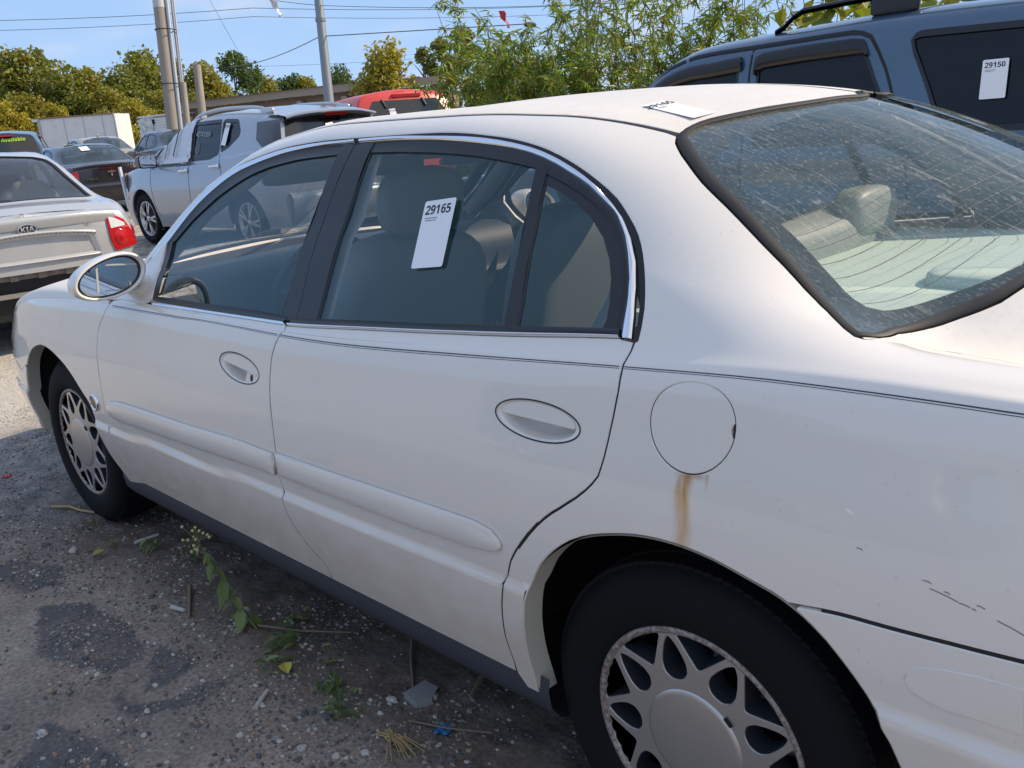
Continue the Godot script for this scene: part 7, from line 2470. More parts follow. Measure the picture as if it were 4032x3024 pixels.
func _black_sedan(paint: Material) -> void:
	var o := thing("black_sedan", "black sedan seen from behind with paper labels on its rear glass and roof", "car", Vector3(-19.26, 0.15, -5.98), -0.10)
	var d := spec_scaled(SEDAN, 1.13, 1.0, 1.06)
	d.LO = [[-2.5, 1.9, 2.396], [0.30, 0.30, 0.34]]
	var l := make_loft(d)
	var cap := shell(o, l, paint, sedan_windows(l, 1.13, 1.0, M.glass_mid, M.glass_mid), [-1.42, 1.42], 0.33)
	interior_row(o, 0.0, 1.18, M.dark_seat)
	interior_row(o, 0.85, 1.1, M.dark_seat)
	var b := Basis(Vector3(0, 0, -1), Vector3.UP, Vector3(1, 0, 0))
	# cross-shaped badge
	var g := Geo.new()
	var bow := [Vector2(-0.085, -0.018), Vector2(-0.03, -0.018), Vector2(-0.03, -0.034), Vector2(0.03, -0.034), Vector2(0.03, -0.018), Vector2(0.085, -0.018), Vector2(0.095, 0.018), Vector2(0.035, 0.018), Vector2(0.035, 0.034), Vector2(-0.025, 0.034), Vector2(-0.025, 0.018), Vector2(-0.075, 0.018)]
	var t := Geometry2D.triangulate_polygon(PackedVector2Array(bow))
	for p: Vector2 in bow:
		g.vert(Vector3(p.x, p.y, 0.01), Vector3(0, 0, 1))
	for i in range(0, t.size(), 3):
		g.tri(t[i], t[i + 1], t[i + 2])
	for i in bow.size():
		var p: Vector2 = bow[i]
		var q: Vector2 = bow[(i + 1) % bow.size()]
		g.flat([Vector3(p.x, p.y, 0.01), Vector3(q.x, q.y, 0.01), Vector3(q.x, q.y, 0), Vector3(p.x, p.y, 0)])
	part("badge", g.mesh(), M.chrome, o, Transform3D(b, cap.cap_at(0, 0.88) + Vector3(0.01, 0, 0)))
	part("model_letters", lettering("IMPALA LS", 0.032), M.chrome, o, Transform3D(b, cap.cap_at(0.40, 0.765) + Vector3(0.012, 0, 0)))
	g = Geo.new()
	g.lathe([Vector2(0.0, 0.008), Vector2(0.014, 0.008), Vector2(0.018, 0.0)], 12, Transform3D(b, cap.cap_at(0, 0.815) + Vector3(0.01, 0, 0)))
	part("lock", g.mesh(), M.chrome, o)
	part("brake_light", cap_card(cap, [Vector2(-0.22, 0.945), Vector2(0.22, 0.945), Vector2(0.22, 0.962), Vector2(-0.22, 0.962)], 0.02, 0.015).mesh(), M.lamp_dim, o)
	g = Geo.new()
	var pts := []
	for i in 25:
		var z := lerpf(-0.68, 0.68, i / 24.0)
		var e := cap.cap_at(z, 0.97)
		for q in [[-0.20, 0.05], [-0.05, 0.075], [0.02, 0.07], [0.03, 0.05], [0.0, 0.0]]:
			pts.append(e + Vector3(q[0], q[1] - 0.04 * pow(absf(z) / 0.68, 4.0), 0))
	_sheet(g, pts, 5, Vector3(0.4, 1, 0))
	part("lid_spoiler", g.mesh(), paint, o)
	g = Geo.new()
	pts = []
	for i in 25:
		var z := lerpf(-0.84, 0.84, i / 24.0)
		for q in [[0.0, 0.68], [0.07, 0.66], [0.10, 0.60], [0.08, 0.42], [0.0, 0.32]]:
			pts.append(cap.cap_at(z * 0.96, 0.6) + Vector3(q[0], q[1] - 0.6, 0))
	_sheet(g, pts, 5, Vector3(1, 0, 0))
	part("rear_bumper", g.mesh(), paint, o)
	for sg in [1.0, -1.0]:
		var pl := PackedVector2Array()
		for p in [Vector2(0.63, 0.92), Vector2(0.77, 0.90), Vector2(0.78, 0.78), Vector2(0.63, 0.77)]:
			pl.append(Vector2(p.x * sg, p.y))
		part("tail_light", panel(cap, pl, 0.008, 0.0, 0.012, [], 0.05, 0.03).mesh(), M.lamp_red, o)
	var tf := o.transform
	# paper labels on glass and roof
	var p1 := l.at(1.28, 9.7)
	var n1 := l.nor(1.28, 9.7 * SK)
	var dn := (l.at(1.36, 9.7) - l.at(1.20, 9.7)).normalized()
	label_card("paper_label", tf * (p1 - dn * 0.11 + Vector3(0, 0, 0.10) + n1 * 0.005), tf * (p1 - dn * 0.11 + Vector3(0, 0, -0.08) + n1 * 0.005), tf * (p1 + dn * 0.12 + Vector3(0, 0, 0.10) + n1 * 0.005), tf.basis * n1, "29171", "white paper label on the black sedan's rear glass", o)
	p1 = l.at(0.75, 9.2)
	label_card("paper_label", tf * (p1 + Vector3(0.1, 0.008, 0.12)), tf * (p1 + Vector3(0.1, 0.008, -0.10)), tf * (p1 + Vector3(-0.05, 0.012, 0.12)), Vector3.UP, "29171", "white paper label lying on the black sedan's roof", o)

func _silver_utility(paint: Material) -> void:
	var o := thing("silver_utility", "silver sport utility with white film over its windshield and a torn off front end", "car", Vector3(-8.98, 0.13, -4.34), 0.007)
	var l := make_loft(UTILITY)
	l.rake = [1.2, 2.15, 0.42, 1.05]
	var w := []
	w.append(["front_window", side_poly(l, rounded([Vector2(-0.85, 1.095), Vector2(-0.28, 1.46), Vector2(0.05, 1.535), Vector2(0.08, 1.115)], 0.04)), M.glass_dark, false])
	w.append(["rear_side_window", side_poly(l, rounded([Vector2(0.13, 1.115), Vector2(0.13, 1.545), Vector2(0.78, 1.545), Vector2(0.82, 1.19), Vector2(0.60, 1.125)], 0.03)), M.glass_dark, false])
	w.append(["quarter_window", side_poly(l, rounded([Vector2(0.86, 1.20), Vector2(0.83, 1.545), Vector2(1.16, 1.53), Vector2(1.27, 1.38), Vector2(1.05, 1.26)], 0.04)), M.glass_dark, false])
	w.append(["windshield", PackedVector2Array([Vector2(-0.34, 1.2), Vector2(-0.32, 1.03), Vector2(-0.5, 0.985), Vector2(-0.95, 0.965), Vector2(-1.03, 1.03), Vector2(-1.10, 1.2)]), M.glass_mid, true])
	var cap := shell(o, l, paint, w, [-1.34, 1.365], 0.36)
	interior_row(o, 0.15, 1.3, M.dark_seat, 0.12)
	# rear glass, lamp under the spoiler, lettering on the gate
	var gl := [Vector2(-0.64, 1.10), Vector2(0.64, 1.10), Vector2(0.66, 1.3), Vector2(0.58, 1.53), Vector2(-0.58, 1.53), Vector2(-0.66, 1.3)]
	part("rear_glass", cap_card(cap, gl, 0.004).mesh(), coat(mat("black_glass", lin(0.008, 0.009, 0.011), 0.06)), o)
	var g := Geo.new()
	var pts := []
	for i in 25:
		var z := lerpf(-0.63, 0.63, i / 24.0)
		var e := cap.cap_at(z, 1.55)
		for q in [[-0.25, 0.055], [0.0, 0.048], [0.14, 0.022], [0.15, 0.0], [0.06, -0.03], [-0.02, -0.03]]:
			pts.append(e + Vector3(q[0], q[1] - 0.05 * pow(absf(z) / 0.63, 3.0), 0))
	_sheet(g, pts, 6, Vector3(0.5, 1, 0))
	part("roof_spoiler", g.mesh(), paint, o)
	g = Geo.new()
	g.box(cap.cap_at(0, 1.525) + Vector3(0.085, 0, 0), Vector3(0.03, 0.035, 0.30))
	part("brake_light", g.mesh(), M.lamp_red, o)
	var b := Basis(Vector3(0, 0, -1), Vector3.UP, Vector3(1, 0, 0))
	part("model_letters", lettering("ROGUE", 0.055), M.dark_metal, o, Transform3D(b, cap.cap_at(0.47, 0.90) + Vector3(0.012, 0, 0)))
	g = Geo.new()
	pts = []
	for i in 25:
		var z := lerpf(-0.80, 0.80, i / 24.0)
		for q in [[0.0, 0.70], [0.06, 0.68], [0.08, 0.62], [0.06, 0.46], [0.0, 0.36]]:
			pts.append(cap.cap_at(z * 0.98, 0.6) + Vector3(q[0], q[1] - 0.6, 0))
	_sheet(g, pts, 5, Vector3(1, 0, 0))
	part("rear_bumper", g.mesh(), paint, o)
	for sg in [1.0, -1.0]:
		var pl := PackedVector2Array()
		for p in [Vector2(0.60, 1.04), Vector2(0.80, 1.05), Vector2(0.815, 0.90), Vector2(0.62, 0.88)]:
			pl.append(Vector2(p.x * sg, p.y))
		part("tail_light", panel(cap, pl, 0.01, 0.0, 0.02, [], 0.05, 0.03).mesh(), M.lamp_red, o)
		# black corner of the hatch glass on the side
		var qp := side_poly(l, [Vector2(1.84, 1.19), Vector2(1.66, 1.30), Vector2(1.60, 1.49), Vector2(2.145, 1.50), Vector2(2.145, 1.15)])
		var qg := panel(l, qp, 0.004, 0.0, 0.0, [], 0.06, 0.03)
		part("hatch_corner", (qg if sg > 0 else qg.mirrored()).mesh(), M.black_glass, o)
		# rails, handles, mirrors
		g = Geo.new()
		var line := []
		for k in 17:
			var u := k / 16.0
			line.append(l.at(lerpf(-0.30, 1.72, u), 8.35) + Vector3(0, 0.052 * minf(1.0, minf(u, 1.0 - u) * 7.0), 0))
		for k in line.size():
			line[k].z *= sg
		g.tube(line, 0.022, 0.022, 8)
		var rail := part("roof_rail", g.mesh(), M.alloy_bright, o)
		for x in [-0.22, 1.6]:
			g = Geo.new()
			var p := l.at(x, 8.35)
			g.blob(Vector3(p.x, p.y + 0.02, p.z * sg), Vector3(0.26, 0.07, 0.055), 0.6, 0.6)
			part("rail_foot", g.mesh(), M.alloy_bright, rail)
		for q in [[-0.02, 0.99], [0.78, 1.03]]:
			g = Geo.new()
			var p := l.at(q[0], l.v_of(q[0], q[1]))
			g.blob(Vector3(p.x, p.y, (p.z + 0.025) * sg), Vector3(0.22, 0.035, 0.035), 0.6, 0.6)
			g.blob(Vector3(p.x + 0.09, p.y, (p.z + 0.014) * sg), Vector3(0.05, 0.06, 0.03), 0.6, 0.6)
			part("door_handle", g.mesh(), M.chrome, o)
		g = Geo.new()
		var cuts := [[[-0.98, 1.04], [-0.99, 0.85], [-0.94, 0.55], [-0.84, 0.40]], [[0.10, 1.10], [0.11, 0.8], [0.09, 0.42]], [[0.84, 1.17], [0.92, 1.0], [0.95, 0.8], [0.90, 0.6]]]
		for c in cuts:
			var ln := PackedVector2Array()
			for p in c:
				ln.append(Vector2(p[0], l.v_of(p[0], p[1]) * SK))
			g.add(ribbon(l, ln, 0.009, 0.001, 0.0, 30))
		part("door_gaps", (g if sg > 0 else g.mirrored()).mesh(), M.rubber, o)
		stuff(o.get_child(o.get_child_count() - 1))
		g = Geo.new()
		var mp := l.at(-0.80, 7.0)
		g.blob(Vector3(mp.x + 0.0, 1.13, (mp.z + 0.20) * sg), Vector3(0.15, 0.17, 0.25), 0.5, 0.45)
		var mir := part("door_mirror", g.mesh(), paint if sg < 0 else M.foam, o)
		g = Geo.new()
		g.blob(Vector3(mp.x + 0.072, 1.13, (mp.z + 0.20) * sg), Vector3(0.012, 0.15, 0.22), 0.4, 0.4)
		part("mirror_glass", g.mesh(), M.mirror, mir)
		g = Geo.new()
		g.blob(Vector3(mp.x + 0.066, 1.13, (mp.z + 0.20) * sg), Vector3(0.02, 0.172, 0.25), 0.4, 0.4)
		part("mirror_frame", g.mesh(), M.black_trim, mir)
	# taped plastic film over the front glass, wrinkled, with dark gaps where it parts
	var nz := noise(101, 3.0, 4)
	g = Geo.new()
	pts = []
	var cols := 56
	for i in cols + 1:
		var u := float(i) / cols
		for k in 25:
			var f := k / 24.0
			# runs from the door edge over the pillar to the middle of the windshield
			var x0 := lerpf(0.12, -1.12, u)
			var v0 := lerpf(6.0 if u < 0.7 else 5.9, 8.5, f) if true else 0.0
			var top_x := lerpf(0.12, -0.50, u)
			var x := lerpf(x0, top_x, f)
			var p := l.at(x, v0)
			var n := l.nor(x, v0 * SK)
			var fold := 0.018 + 0.022 * nz.get_noise_2d(u * 2.6 + 0.6 * f, f * 0.5) + 0.009 * nz.get_noise_2d(u * 9.0, f * 2.0)
			if f < 0.12:
				fold += 0.02
			pts.append(p + n * maxf(fold, 0.006))
	_sheet(g, pts, 25, Vector3(0, 0.3, 1))
	var film := part("plastic_film", g.mesh(), M.film, o)
	g = Geo.new()
	pts = []
	for i in 31:
		for k in 21:
			var v := lerpf(8.4, 10.0, k / 20.0)
			var x := lerpf(-1.06, -0.36, i / 30.0)
			var p := l.at(x, v) + l.nor(x, v * SK) * (0.02 + 0.012 * nz.get_noise_2d(i * 0.1, k * 0.12))
			pts.append(p)
	_sheet(g, pts, 21, Vector3(-0.6, 1, 0))
	g.add(g.mirrored())
	part("plastic_film", g.mesh(), M.film, o)
	for q in [[-0.52, -0.46, 0.010], [-0.28, -0.20, 0.014]]:
		g = Geo.new()
		var ln := PackedVector2Array([Vector2(q[0], 6.5 * SK), Vector2((q[0] + q[1]) / 2, 7.2 * SK), Vector2(q[1], 7.9 * SK)])
		g.add(ribbon(l, ln, q[2] * 2.0, 0.050, 0.0, 14))
		part("film_gap", g.mesh(), M.soot, film)
	for q in [[Vector2(-0.86, 6.6), Vector2(-1.0, 5.1), 0.10], [Vector2(0.06, 6.1), Vector2(-0.7, 5.75), 0.09]]:
		g = Geo.new()
		var ln := PackedVector2Array([Vector2(q[0].x, q[0].y * SK), Vector2((q[0].x + q[1].x) / 2 + 0.02, (q[0].y + q[1].y) / 2 * SK), Vector2(q[1].x, q[1].y * SK)])
		g.add(ribbon(l, ln, q[2], 0.03, 0.0, 14))
		part("film_flap", g.mesh(), M.film, film)
	# chalked number, box mark and code label on the rear side glass
	var at := l.at(0.36, 7.25)
	var nn := l.nor(0.36, 7.25 * SK)
	var bx := (l.at(0.46, 7.25) - at).normalized()
	var by := nn.cross(bx).normalized()
	mat("chalk", lin(0.34, 0.38, 0.40), 0.9)
	part("chalk_number", lettering("42741559", 0.060), M.chalk, o, Transform3D(Basis(bx, by, nn).rotated(nn, -0.10), at + nn * 0.006 + bx * 0.02))
	var ring := []
	for k in 21:
		var t := TAU * k / 20.0
		ring.append(at + nn * 0.007 + bx * (-0.10 + 0.032 * cos(t)) - by * (0.16 + 0.07 * sin(t)))
	g = Geo.new()
	g.tube(ring, 0.003, 0.003, 5, false)
	g.tube([ring[0], ring[10]], 0.003, 0.003, 5)
	part("chalk_mark", g.mesh(), M.chalk, o)
	var tf := o.transform
	var q0 := l.at(0.96, 7.6)
	var nq := l.nor(0.96, 7.6 * SK)
	var dn := (l.at(0.93, 6.9) - l.at(0.96, 7.8)).normalized()
	label_card("window_label", tf * (q0 + Vector3(-0.055, 0.0, 0) + nq * 0.008), tf * (q0 + Vector3(0.055, 0, 0) + nq * 0.008), tf * (q0 + dn * 0.27 + Vector3(-0.055, 0, 0) + nq * 0.008), tf.basis * nq, "REPAIR", "tall white label on the silver utility's small rear side window", o, true)
	var c0 := cap.cap_at(0.08, 1.42)
	label_card("window_label", tf * (c0 + Vector3(0.012, 0, 0.06)), tf * (c0 + Vector3(0.012, 0, -0.05)), tf * (cap.cap_at(0.02, 1.20) + Vector3(0.012, 0, 0.06)), tf.basis * Vector3(1, 0.2, 0), "29158", "white label on the dark hatch glass of the silver utility", o)
	# torn front: a loose white strip and the dark inside of the wing
	g = Geo.new()
	g.box(Vector3(-1.98, 0.78, 0.84), Vector3(0.05, 0.58, 0.03), Basis(Vector3(0, 0, 1), 0.10))
	part("loose_strip", g.mesh(), M.film, o)
	g = Geo.new()
	pts = []
	for i in 9:
		for k in 7:
			pts.append(Vector3(lerpf(-1.95, -1.78, i / 8.0), lerpf(0.62, 0.98, k / 6.0), 0.885 + 0.02 * sin(i * 1.3 + k) - 0.1 * (1.0 - i / 8.0)))
	_sheet(g, pts, 7, Vector3(0, 0, 1))
	part("torn_wing", g.mesh(), M.foam, o)

func _blue_utility(paint: Material) -> void:
	var o := thing("blue_utility", "dark steel blue sport utility with roof rack and smoked window visors beside the white sedan", "car", Vector3(0, 0, -3.05))
	var d := {"W": [[-2.95, -2.8, -2.5, -2.0, 0.0, 1.4, 1.75, 1.95], [0.70, 0.85, 0.93, 0.955, 0.96, 0.955, 0.93, 0.88]],
		"YB": [[-2.95, -2.6, -1.5, -0.9, 0.0, 1.95], [0.95, 1.05, 1.14, 1.17, 1.18, 1.20]],
		"YR": [[-2.95, -2.6, -1.5, -1.2, -0.9, -0.72, -0.52, -0.2, 0.5, 1.95], [0.97, 1.08, 1.19, 1.26, 1.53, 1.645, 1.695, 1.71, 1.735, 1.70]],
		"ZR": [[-2.95, -2.6, -1.5, -1.2, -0.9, -0.5, 0.5, 1.95], [0.5, 0.65, 0.76, 0.82, 0.83, 0.825, 0.82, 0.79]],
		"YC": [[-2.95, -2.6, -1.5, -1.3, -0.95, -0.7, -0.5, -0.2, 0.5, 1.95], [1.0, 1.12, 1.24, 1.29, 1.60, 1.72, 1.765, 1.79, 1.815, 1.77]],
		"LO": [[-2.95, 1.95], [0.42, 0.42]], "belt_in": 0.022, "shoulder_in": 0.012, "bow": 0.006, "step": 0.012}
	var l := make_loft(d)
	var smoke := mat("smoke_glass", lin(0.008, 0.010, 0.013), 0.05, 0.0, 0.4)
	var w := []
	w.append(["front_window", side_poly(l, rounded([Vector2(-1.02, 1.22), Vector2(-0.86, 1.49), Vector2(-0.66, 1.60), Vector2(-0.29, 1.635), Vector2(-0.31, 1.22)], 0.035)), smoke, false])
	w.append(["rear_side_window", side_poly(l, rounded([Vector2(-0.19, 1.22), Vector2(-0.18, 1.64), Vector2(0.33, 1.655), Vector2(0.52, 1.22)], 0.05)), smoke, false])
	w.append(["quarter_window", side_poly(l, rounded([Vector2(0.72, 1.255), Vector2(0.54, 1.66), Vector2(1.50, 1.645), Vector2(1.56, 1.255)], 0.05)), smoke, false])
	w.append(["windshield", PackedVector2Array([Vector2(-0.62, 1.2), Vector2(-0.60, 1.02), Vector2(-0.85, 0.99), Vector2(-1.2, 0.97), Vector2(-1.3, 1.03), Vector2(-1.36, 1.2)]), M.glass_mid, true])
	var cap := shell(o, l, paint, w, [-1.75, 1.12], 0.37, true, 0.012)
	interior_row(o, -0.1, 1.42, M.dark_seat, 0.2)
	part("rear_glass", cap_card(cap, [Vector2(-0.7, 1.22), Vector2(0.7, 1.22), Vector2(0.66, 1.62), Vector2(-0.66, 1.62)], 0.004).mesh(), smoke, o)
	for sg in [1.0, -1.0]:
		for q in [[[-0.99, 1.33], [-0.90, 1.46], [-0.78, 1.555], [-0.66, 1.605], [-0.45, 1.63], [-0.27, 1.645], [-0.265, 1.62]], [[-0.20, 1.56], [-0.195, 1.635], [-0.15, 1.652], [0.05, 1.662], [0.30, 1.667], [0.345, 1.66], [0.372, 1.60]]]:
			var top := PackedVector2Array()
			var bot := PackedVector2Array()
			for k in q[0].size() if false else q.size():
				var p: Array = q[k]
				top.append(Vector2(p[0], l.v_of(p[0], p[1]) * SK))
				var dropx := 0.02 if k == 0 else (-0.012 if k == q.size() - 1 else 0.008)
				bot.append(Vector2(p[0] + dropx, l.v_of(p[0], p[1] - (0.012 if k == 0 or k == q.size() - 1 else 0.066)) * SK))
			var g := strip(l, top, bot, 0.014, 0.010, 50, 6, 0.02)
			part("window_visor", (g if sg > 0 else g.mirrored()).mesh(), M.smoke_visor, o)
		# shut lines
		var gg := Geo.new()
		for c in [[[-0.215, 1.69], [-0.235, 1.45], [-0.25, 1.1], [-0.25, 0.5]], [[-0.60, 1.665], [-0.2, 1.688], [0.30, 1.70], [0.37, 1.675], [0.44, 1.56], [0.55, 1.25], [0.60, 0.9], [0.55, 0.5]], [[-0.62, 1.662], [-0.85, 1.56], [-1.05, 1.36], [-1.12, 1.15], [-1.12, 0.6]]]:
			var ln := PackedVector2Array()
			for p in c:
				ln.append(Vector2(p[0], l.v_of(p[0], p[1]) * SK))
			gg.add(ribbon(l, ln, 0.010, 0.0008, 0.0, 40))
		stuff(part("door_gaps", (gg if sg > 0 else gg.mirrored()).mesh(), M.rubber, o))
		# roof rack: a flat rail on feet
		var rail := Geo.new()
		var pts := []
		for k in 41:
			var u := k / 40.0
			var x := lerpf(-0.16, 1.72, u)
			var e := l.at(x, 8.28)
			var up := 0.075 * smoothstep(0.0, 0.075, u) * smoothstep(1.0, 0.93, u)
			var th := 0.020
			for t in 9:
				var a := TAU * t / 8.0
				pts.append(Vector3(x, e.y + 0.004 + up + sin(a) * th * 0.75, (e.z + cos(a) * th) * sg))
		_sheet(rail, pts, 9, Vector3.UP)
		for i in rail.v.size():
			var k := i / 9
			var x := lerpf(-0.16, 1.72, k / 40.0)
			var a := TAU * (i % 9) / 8.0
			rail.n[i] = Vector3(0, sin(a), cos(a) * sg)
		var rr := part("roof_rail", rail.mesh(), M.black_trim, o)
		for x in [0.42, 1.22]:
			var g := Geo.new()
			var e := l.at(x, 8.28)
			g.blob(Vector3(x, e.y + 0.035, e.z * sg), Vector3(0.22, 0.085, 0.05), 0.35, 0.5)
			part("rail_foot", g.mesh(), M.black_trim, rr)
	for x in [0.45, 1.2]:
		var g := Geo.new()
		var e := l.at(x, 8.28)
		g.box(Vector3(x, e.y + 0.085, 0), Vector3(0.06, 0.022, e.z * 2.0))
		part("rack_bar", g.mesh(), M.black_trim, o)
	var tf := o.transform
	var at := func(x: float, y: float) -> Vector3:
		var s := l.v_of(x, y)
		return tf * (l.at(x, s) + l.nor(x, s * SK) * 0.006)
	label_card("window_label", at.call(0.855, 1.525), at.call(0.955, 1.53), at.call(0.85, 1.37), Vector3(0, 0.2, 1), "29150", "white stock label 29150 on the blue utility's rear quarter window", o)

func _lettered_utility(paint: Material) -> void:
	var o := thing("navy_utility", "dark navy sport utility at the far left with lime green lettering on its rear glass", "car", Vector3(-25.5, 0.38, -6.8), -0.39)
	var d := spec_scaled(UTILITY, 1.05, 1.045, 1.0)
	var l := make_loft(d)
	l.rake = [1.2, 2.26, 0.36, 1.1]
	var w := [["side_window", side_poly(l, rounded([Vector2(-0.6, 1.17), Vector2(-0.2, 1.55), Vector2(1.6, 1.58), Vector2(1.8, 1.27)], 0.05)), M.glass_dark, false]]
	var cap := shell(o, l, paint, w, [-1.4, 1.43], 0.36)
	part("rear_glass", cap_card(cap, [Vector2(-0.70, 1.15), Vector2(0.70, 1.15), Vector2(0.68, 1.35), Vector2(0.58, 1.60), Vector2(-0.58, 1.60), Vector2(-0.68, 1.35)], 0.005).mesh(), M.black_glass, o)
	var b := Basis(Vector3(0, 0, -1), Vector3(-0.34, 0.94, 0).normalized(), Vector3(0.94, 0.34, 0).normalized())
	part("lettering", lettering("ing Service Available", 0.090), M.lime_letters, o, Transform3D(b.scaled(Vector3(0.92, 1, 1)), cap.cap_at(0.16, 1.50) + Vector3(0.02, 0, 0)))
	var g := Geo.new()
	g.box(cap.cap_at(0, 1.60) + Vector3(0.05, 0.0, 0), Vector3(0.05, 0.04, 0.4))
	part("brake_light", g.mesh(), M.lamp_red, o)
	for sg in [1.0, -1.0]:
		var pl := PackedVector2Array()
		for p in [Vector2(0.66, 1.10), Vector2(0.81, 1.10), Vector2(0.82, 0.85), Vector2(0.68, 0.85)]:
			pl.append(Vector2(p.x * sg, p.y))
		part("tail_light", panel(cap, pl, 0.01, 0.0, 0.02, [], 0.05, 0.03).mesh(), M.lamp_red, o)

func _red_truck(paint: Material) -> void:
	var o := thing("red_pickup", "red pickup with a red cap whose dark rear window bears a white label", "truck", Vector3(-11.63, 0.22, -8.42), -0.298)
	var d := {"W": [[-2.7, -2.5, -2.0, 0.0, 1.8, 1.95, 2.0], [0.7, 0.85, 0.91, 0.92, 0.92, 0.90, 0.88]],
		"YB": [[-2.7, -1.5, 0.0, 2.0], [1.0, 1.12, 1.16, 1.16]],
		"YR": [[-2.7, -1.5, -1.0, -0.5, 0.0, 1.6, 1.9, 2.0], [1.02, 1.17, 1.3, 1.62, 1.70, 1.73, 1.72, 1.70]],
		"ZR": [[-2.7, -1.5, -1.0, -0.5, 0.0, 1.6, 1.9, 2.0], [0.5, 0.7, 0.78, 0.74, 0.73, 0.74, 0.74, 0.73]],
		"YC": [[-2.7, -1.5, -1.0, -0.5, 0.0, 1.6, 1.9, 2.0], [1.05, 1.2, 1.34, 1.7, 1.78, 1.83, 1.82, 1.79]],
		"LO": [[-2.7, 2.0], [0.42, 0.42]], "belt_in": 0.03, "step": 0.014}
	var l := make_loft(d)
	l.rake = [1.4, 2.0, 0.42, 1.16]
	var w := [["cap_window", side_poly(l, rounded([Vector2(0.1, 1.25), Vector2(0.1, 1.6), Vector2(1.5, 1.62), Vector2(1.7, 1.27)], 0.06)), M.glass_dark, false], ["cab_window", side_poly(l, rounded([Vector2(-0.9, 1.22), Vector2(-0.5, 1.55), Vector2(-0.1, 1.6), Vector2(-0.1, 1.22)], 0.06)), M.glass_dark, false]]
	var cap := shell(o, l, paint, w, [-1.6, 1.25], 0.37)
	part("rear_glass", cap_card(cap, [Vector2(-0.76, 1.20), Vector2(0.76, 1.20), Vector2(0.70, 1.45), Vector2(0.56, 1.655), Vector2(-0.56, 1.655), Vector2(-0.70, 1.45)], 0.006).mesh(), M.black_glass, o)
	for z in [0.42, -0.28]:
		var g := Geo.new()
		g.tube([cap.cap_at(z, 1.67) + Vector3(0.02, 0, 0), cap.cap_at(z - 0.04, 1.55) + Vector3(0.03, 0, 0)], 0.024, 0.018, 8)
		part("glass_hinge", g.mesh(), M.black_trim, o)
	var g := Geo.new()
	g.box(cap.cap_at(-0.02, 1.725) + Vector3(0.01, 0, 0), Vector3(0.04, 0.045, 0.5))
	part("brake_light", g.mesh(), M.lamp_red, o)
	for sg in [1.0, -1.0]:
		var pl := PackedVector2Array()
		for p in [Vector2(0.74, 1.08), Vector2(0.86, 1.08), Vector2(0.86, 0.76), Vector2(0.74, 0.76)]:
			pl.append(Vector2(p.x * sg, p.y))
		part("tail_light", panel(cap, pl, 0.01, 0.0, 0.02, [], 0.05, 0.03).mesh(), M.lamp_red, o)
	var tf := o.transform
	label_card("window_label", tf * (cap.cap_at(0.34, 1.52) + Vector3(0.02, 0, 0)), tf * (cap.cap_at(0.23, 1.52) + Vector3(0.02, 0, 0)), tf * (cap.cap_at(0.30, 1.30) + Vector3(0.02, 0, 0.0)), tf.basis * Vector3(1, 0.3, 0), "29163", "white label on the dark rear window of the red pickup's cap", o)

# ------------------------------------------------------------------ small things on the ground
func pebble(seed_: int) -> Mesh:
	var r := RandomNumberGenerator.new()
	r.seed = seed_
	var g := Geo.new()
	var ring := [[], [], []]
	for j in 3:
		var n := 7
		for k in n:
			var t := TAU * (k + r.randf_range(-0.3, 0.3)) / n
			var rad: float = [0.9, 1.0, 0.55][j] * r.randf_range(0.75, 1.1)
			ring[j].append(Vector3(cos(t) * rad, [-0.5, 0.05, 0.55][j] + r.randf_range(-0.08, 0.08), sin(t) * rad * 0.8))
	for j in 2:
		for k in 7:
			var a: Vector3 = ring[j][k]
			var b: Vector3 = ring[j][(k + 1) % 7]
			var c: Vector3 = ring[j + 1][(k + 1) % 7]
			var d: Vector3 = ring[j + 1][k]
			g.flat([a, d, c, b])
	g.flat([ring[2][0], ring[2][6], ring[2][5], ring[2][4], ring[2][3], ring[2][2], ring[2][1]])
	return g.mesh()

func floor_y(x: float, z: float) -> float:
	var hn := noise(55, 0.9, 4)
	var hf := noise(56, 9.0, 3)
	return rise(x, z) + 0.012 * hn.get_noise_2d(x, z) + 0.005 * hf.get_noise_2d(x, z)

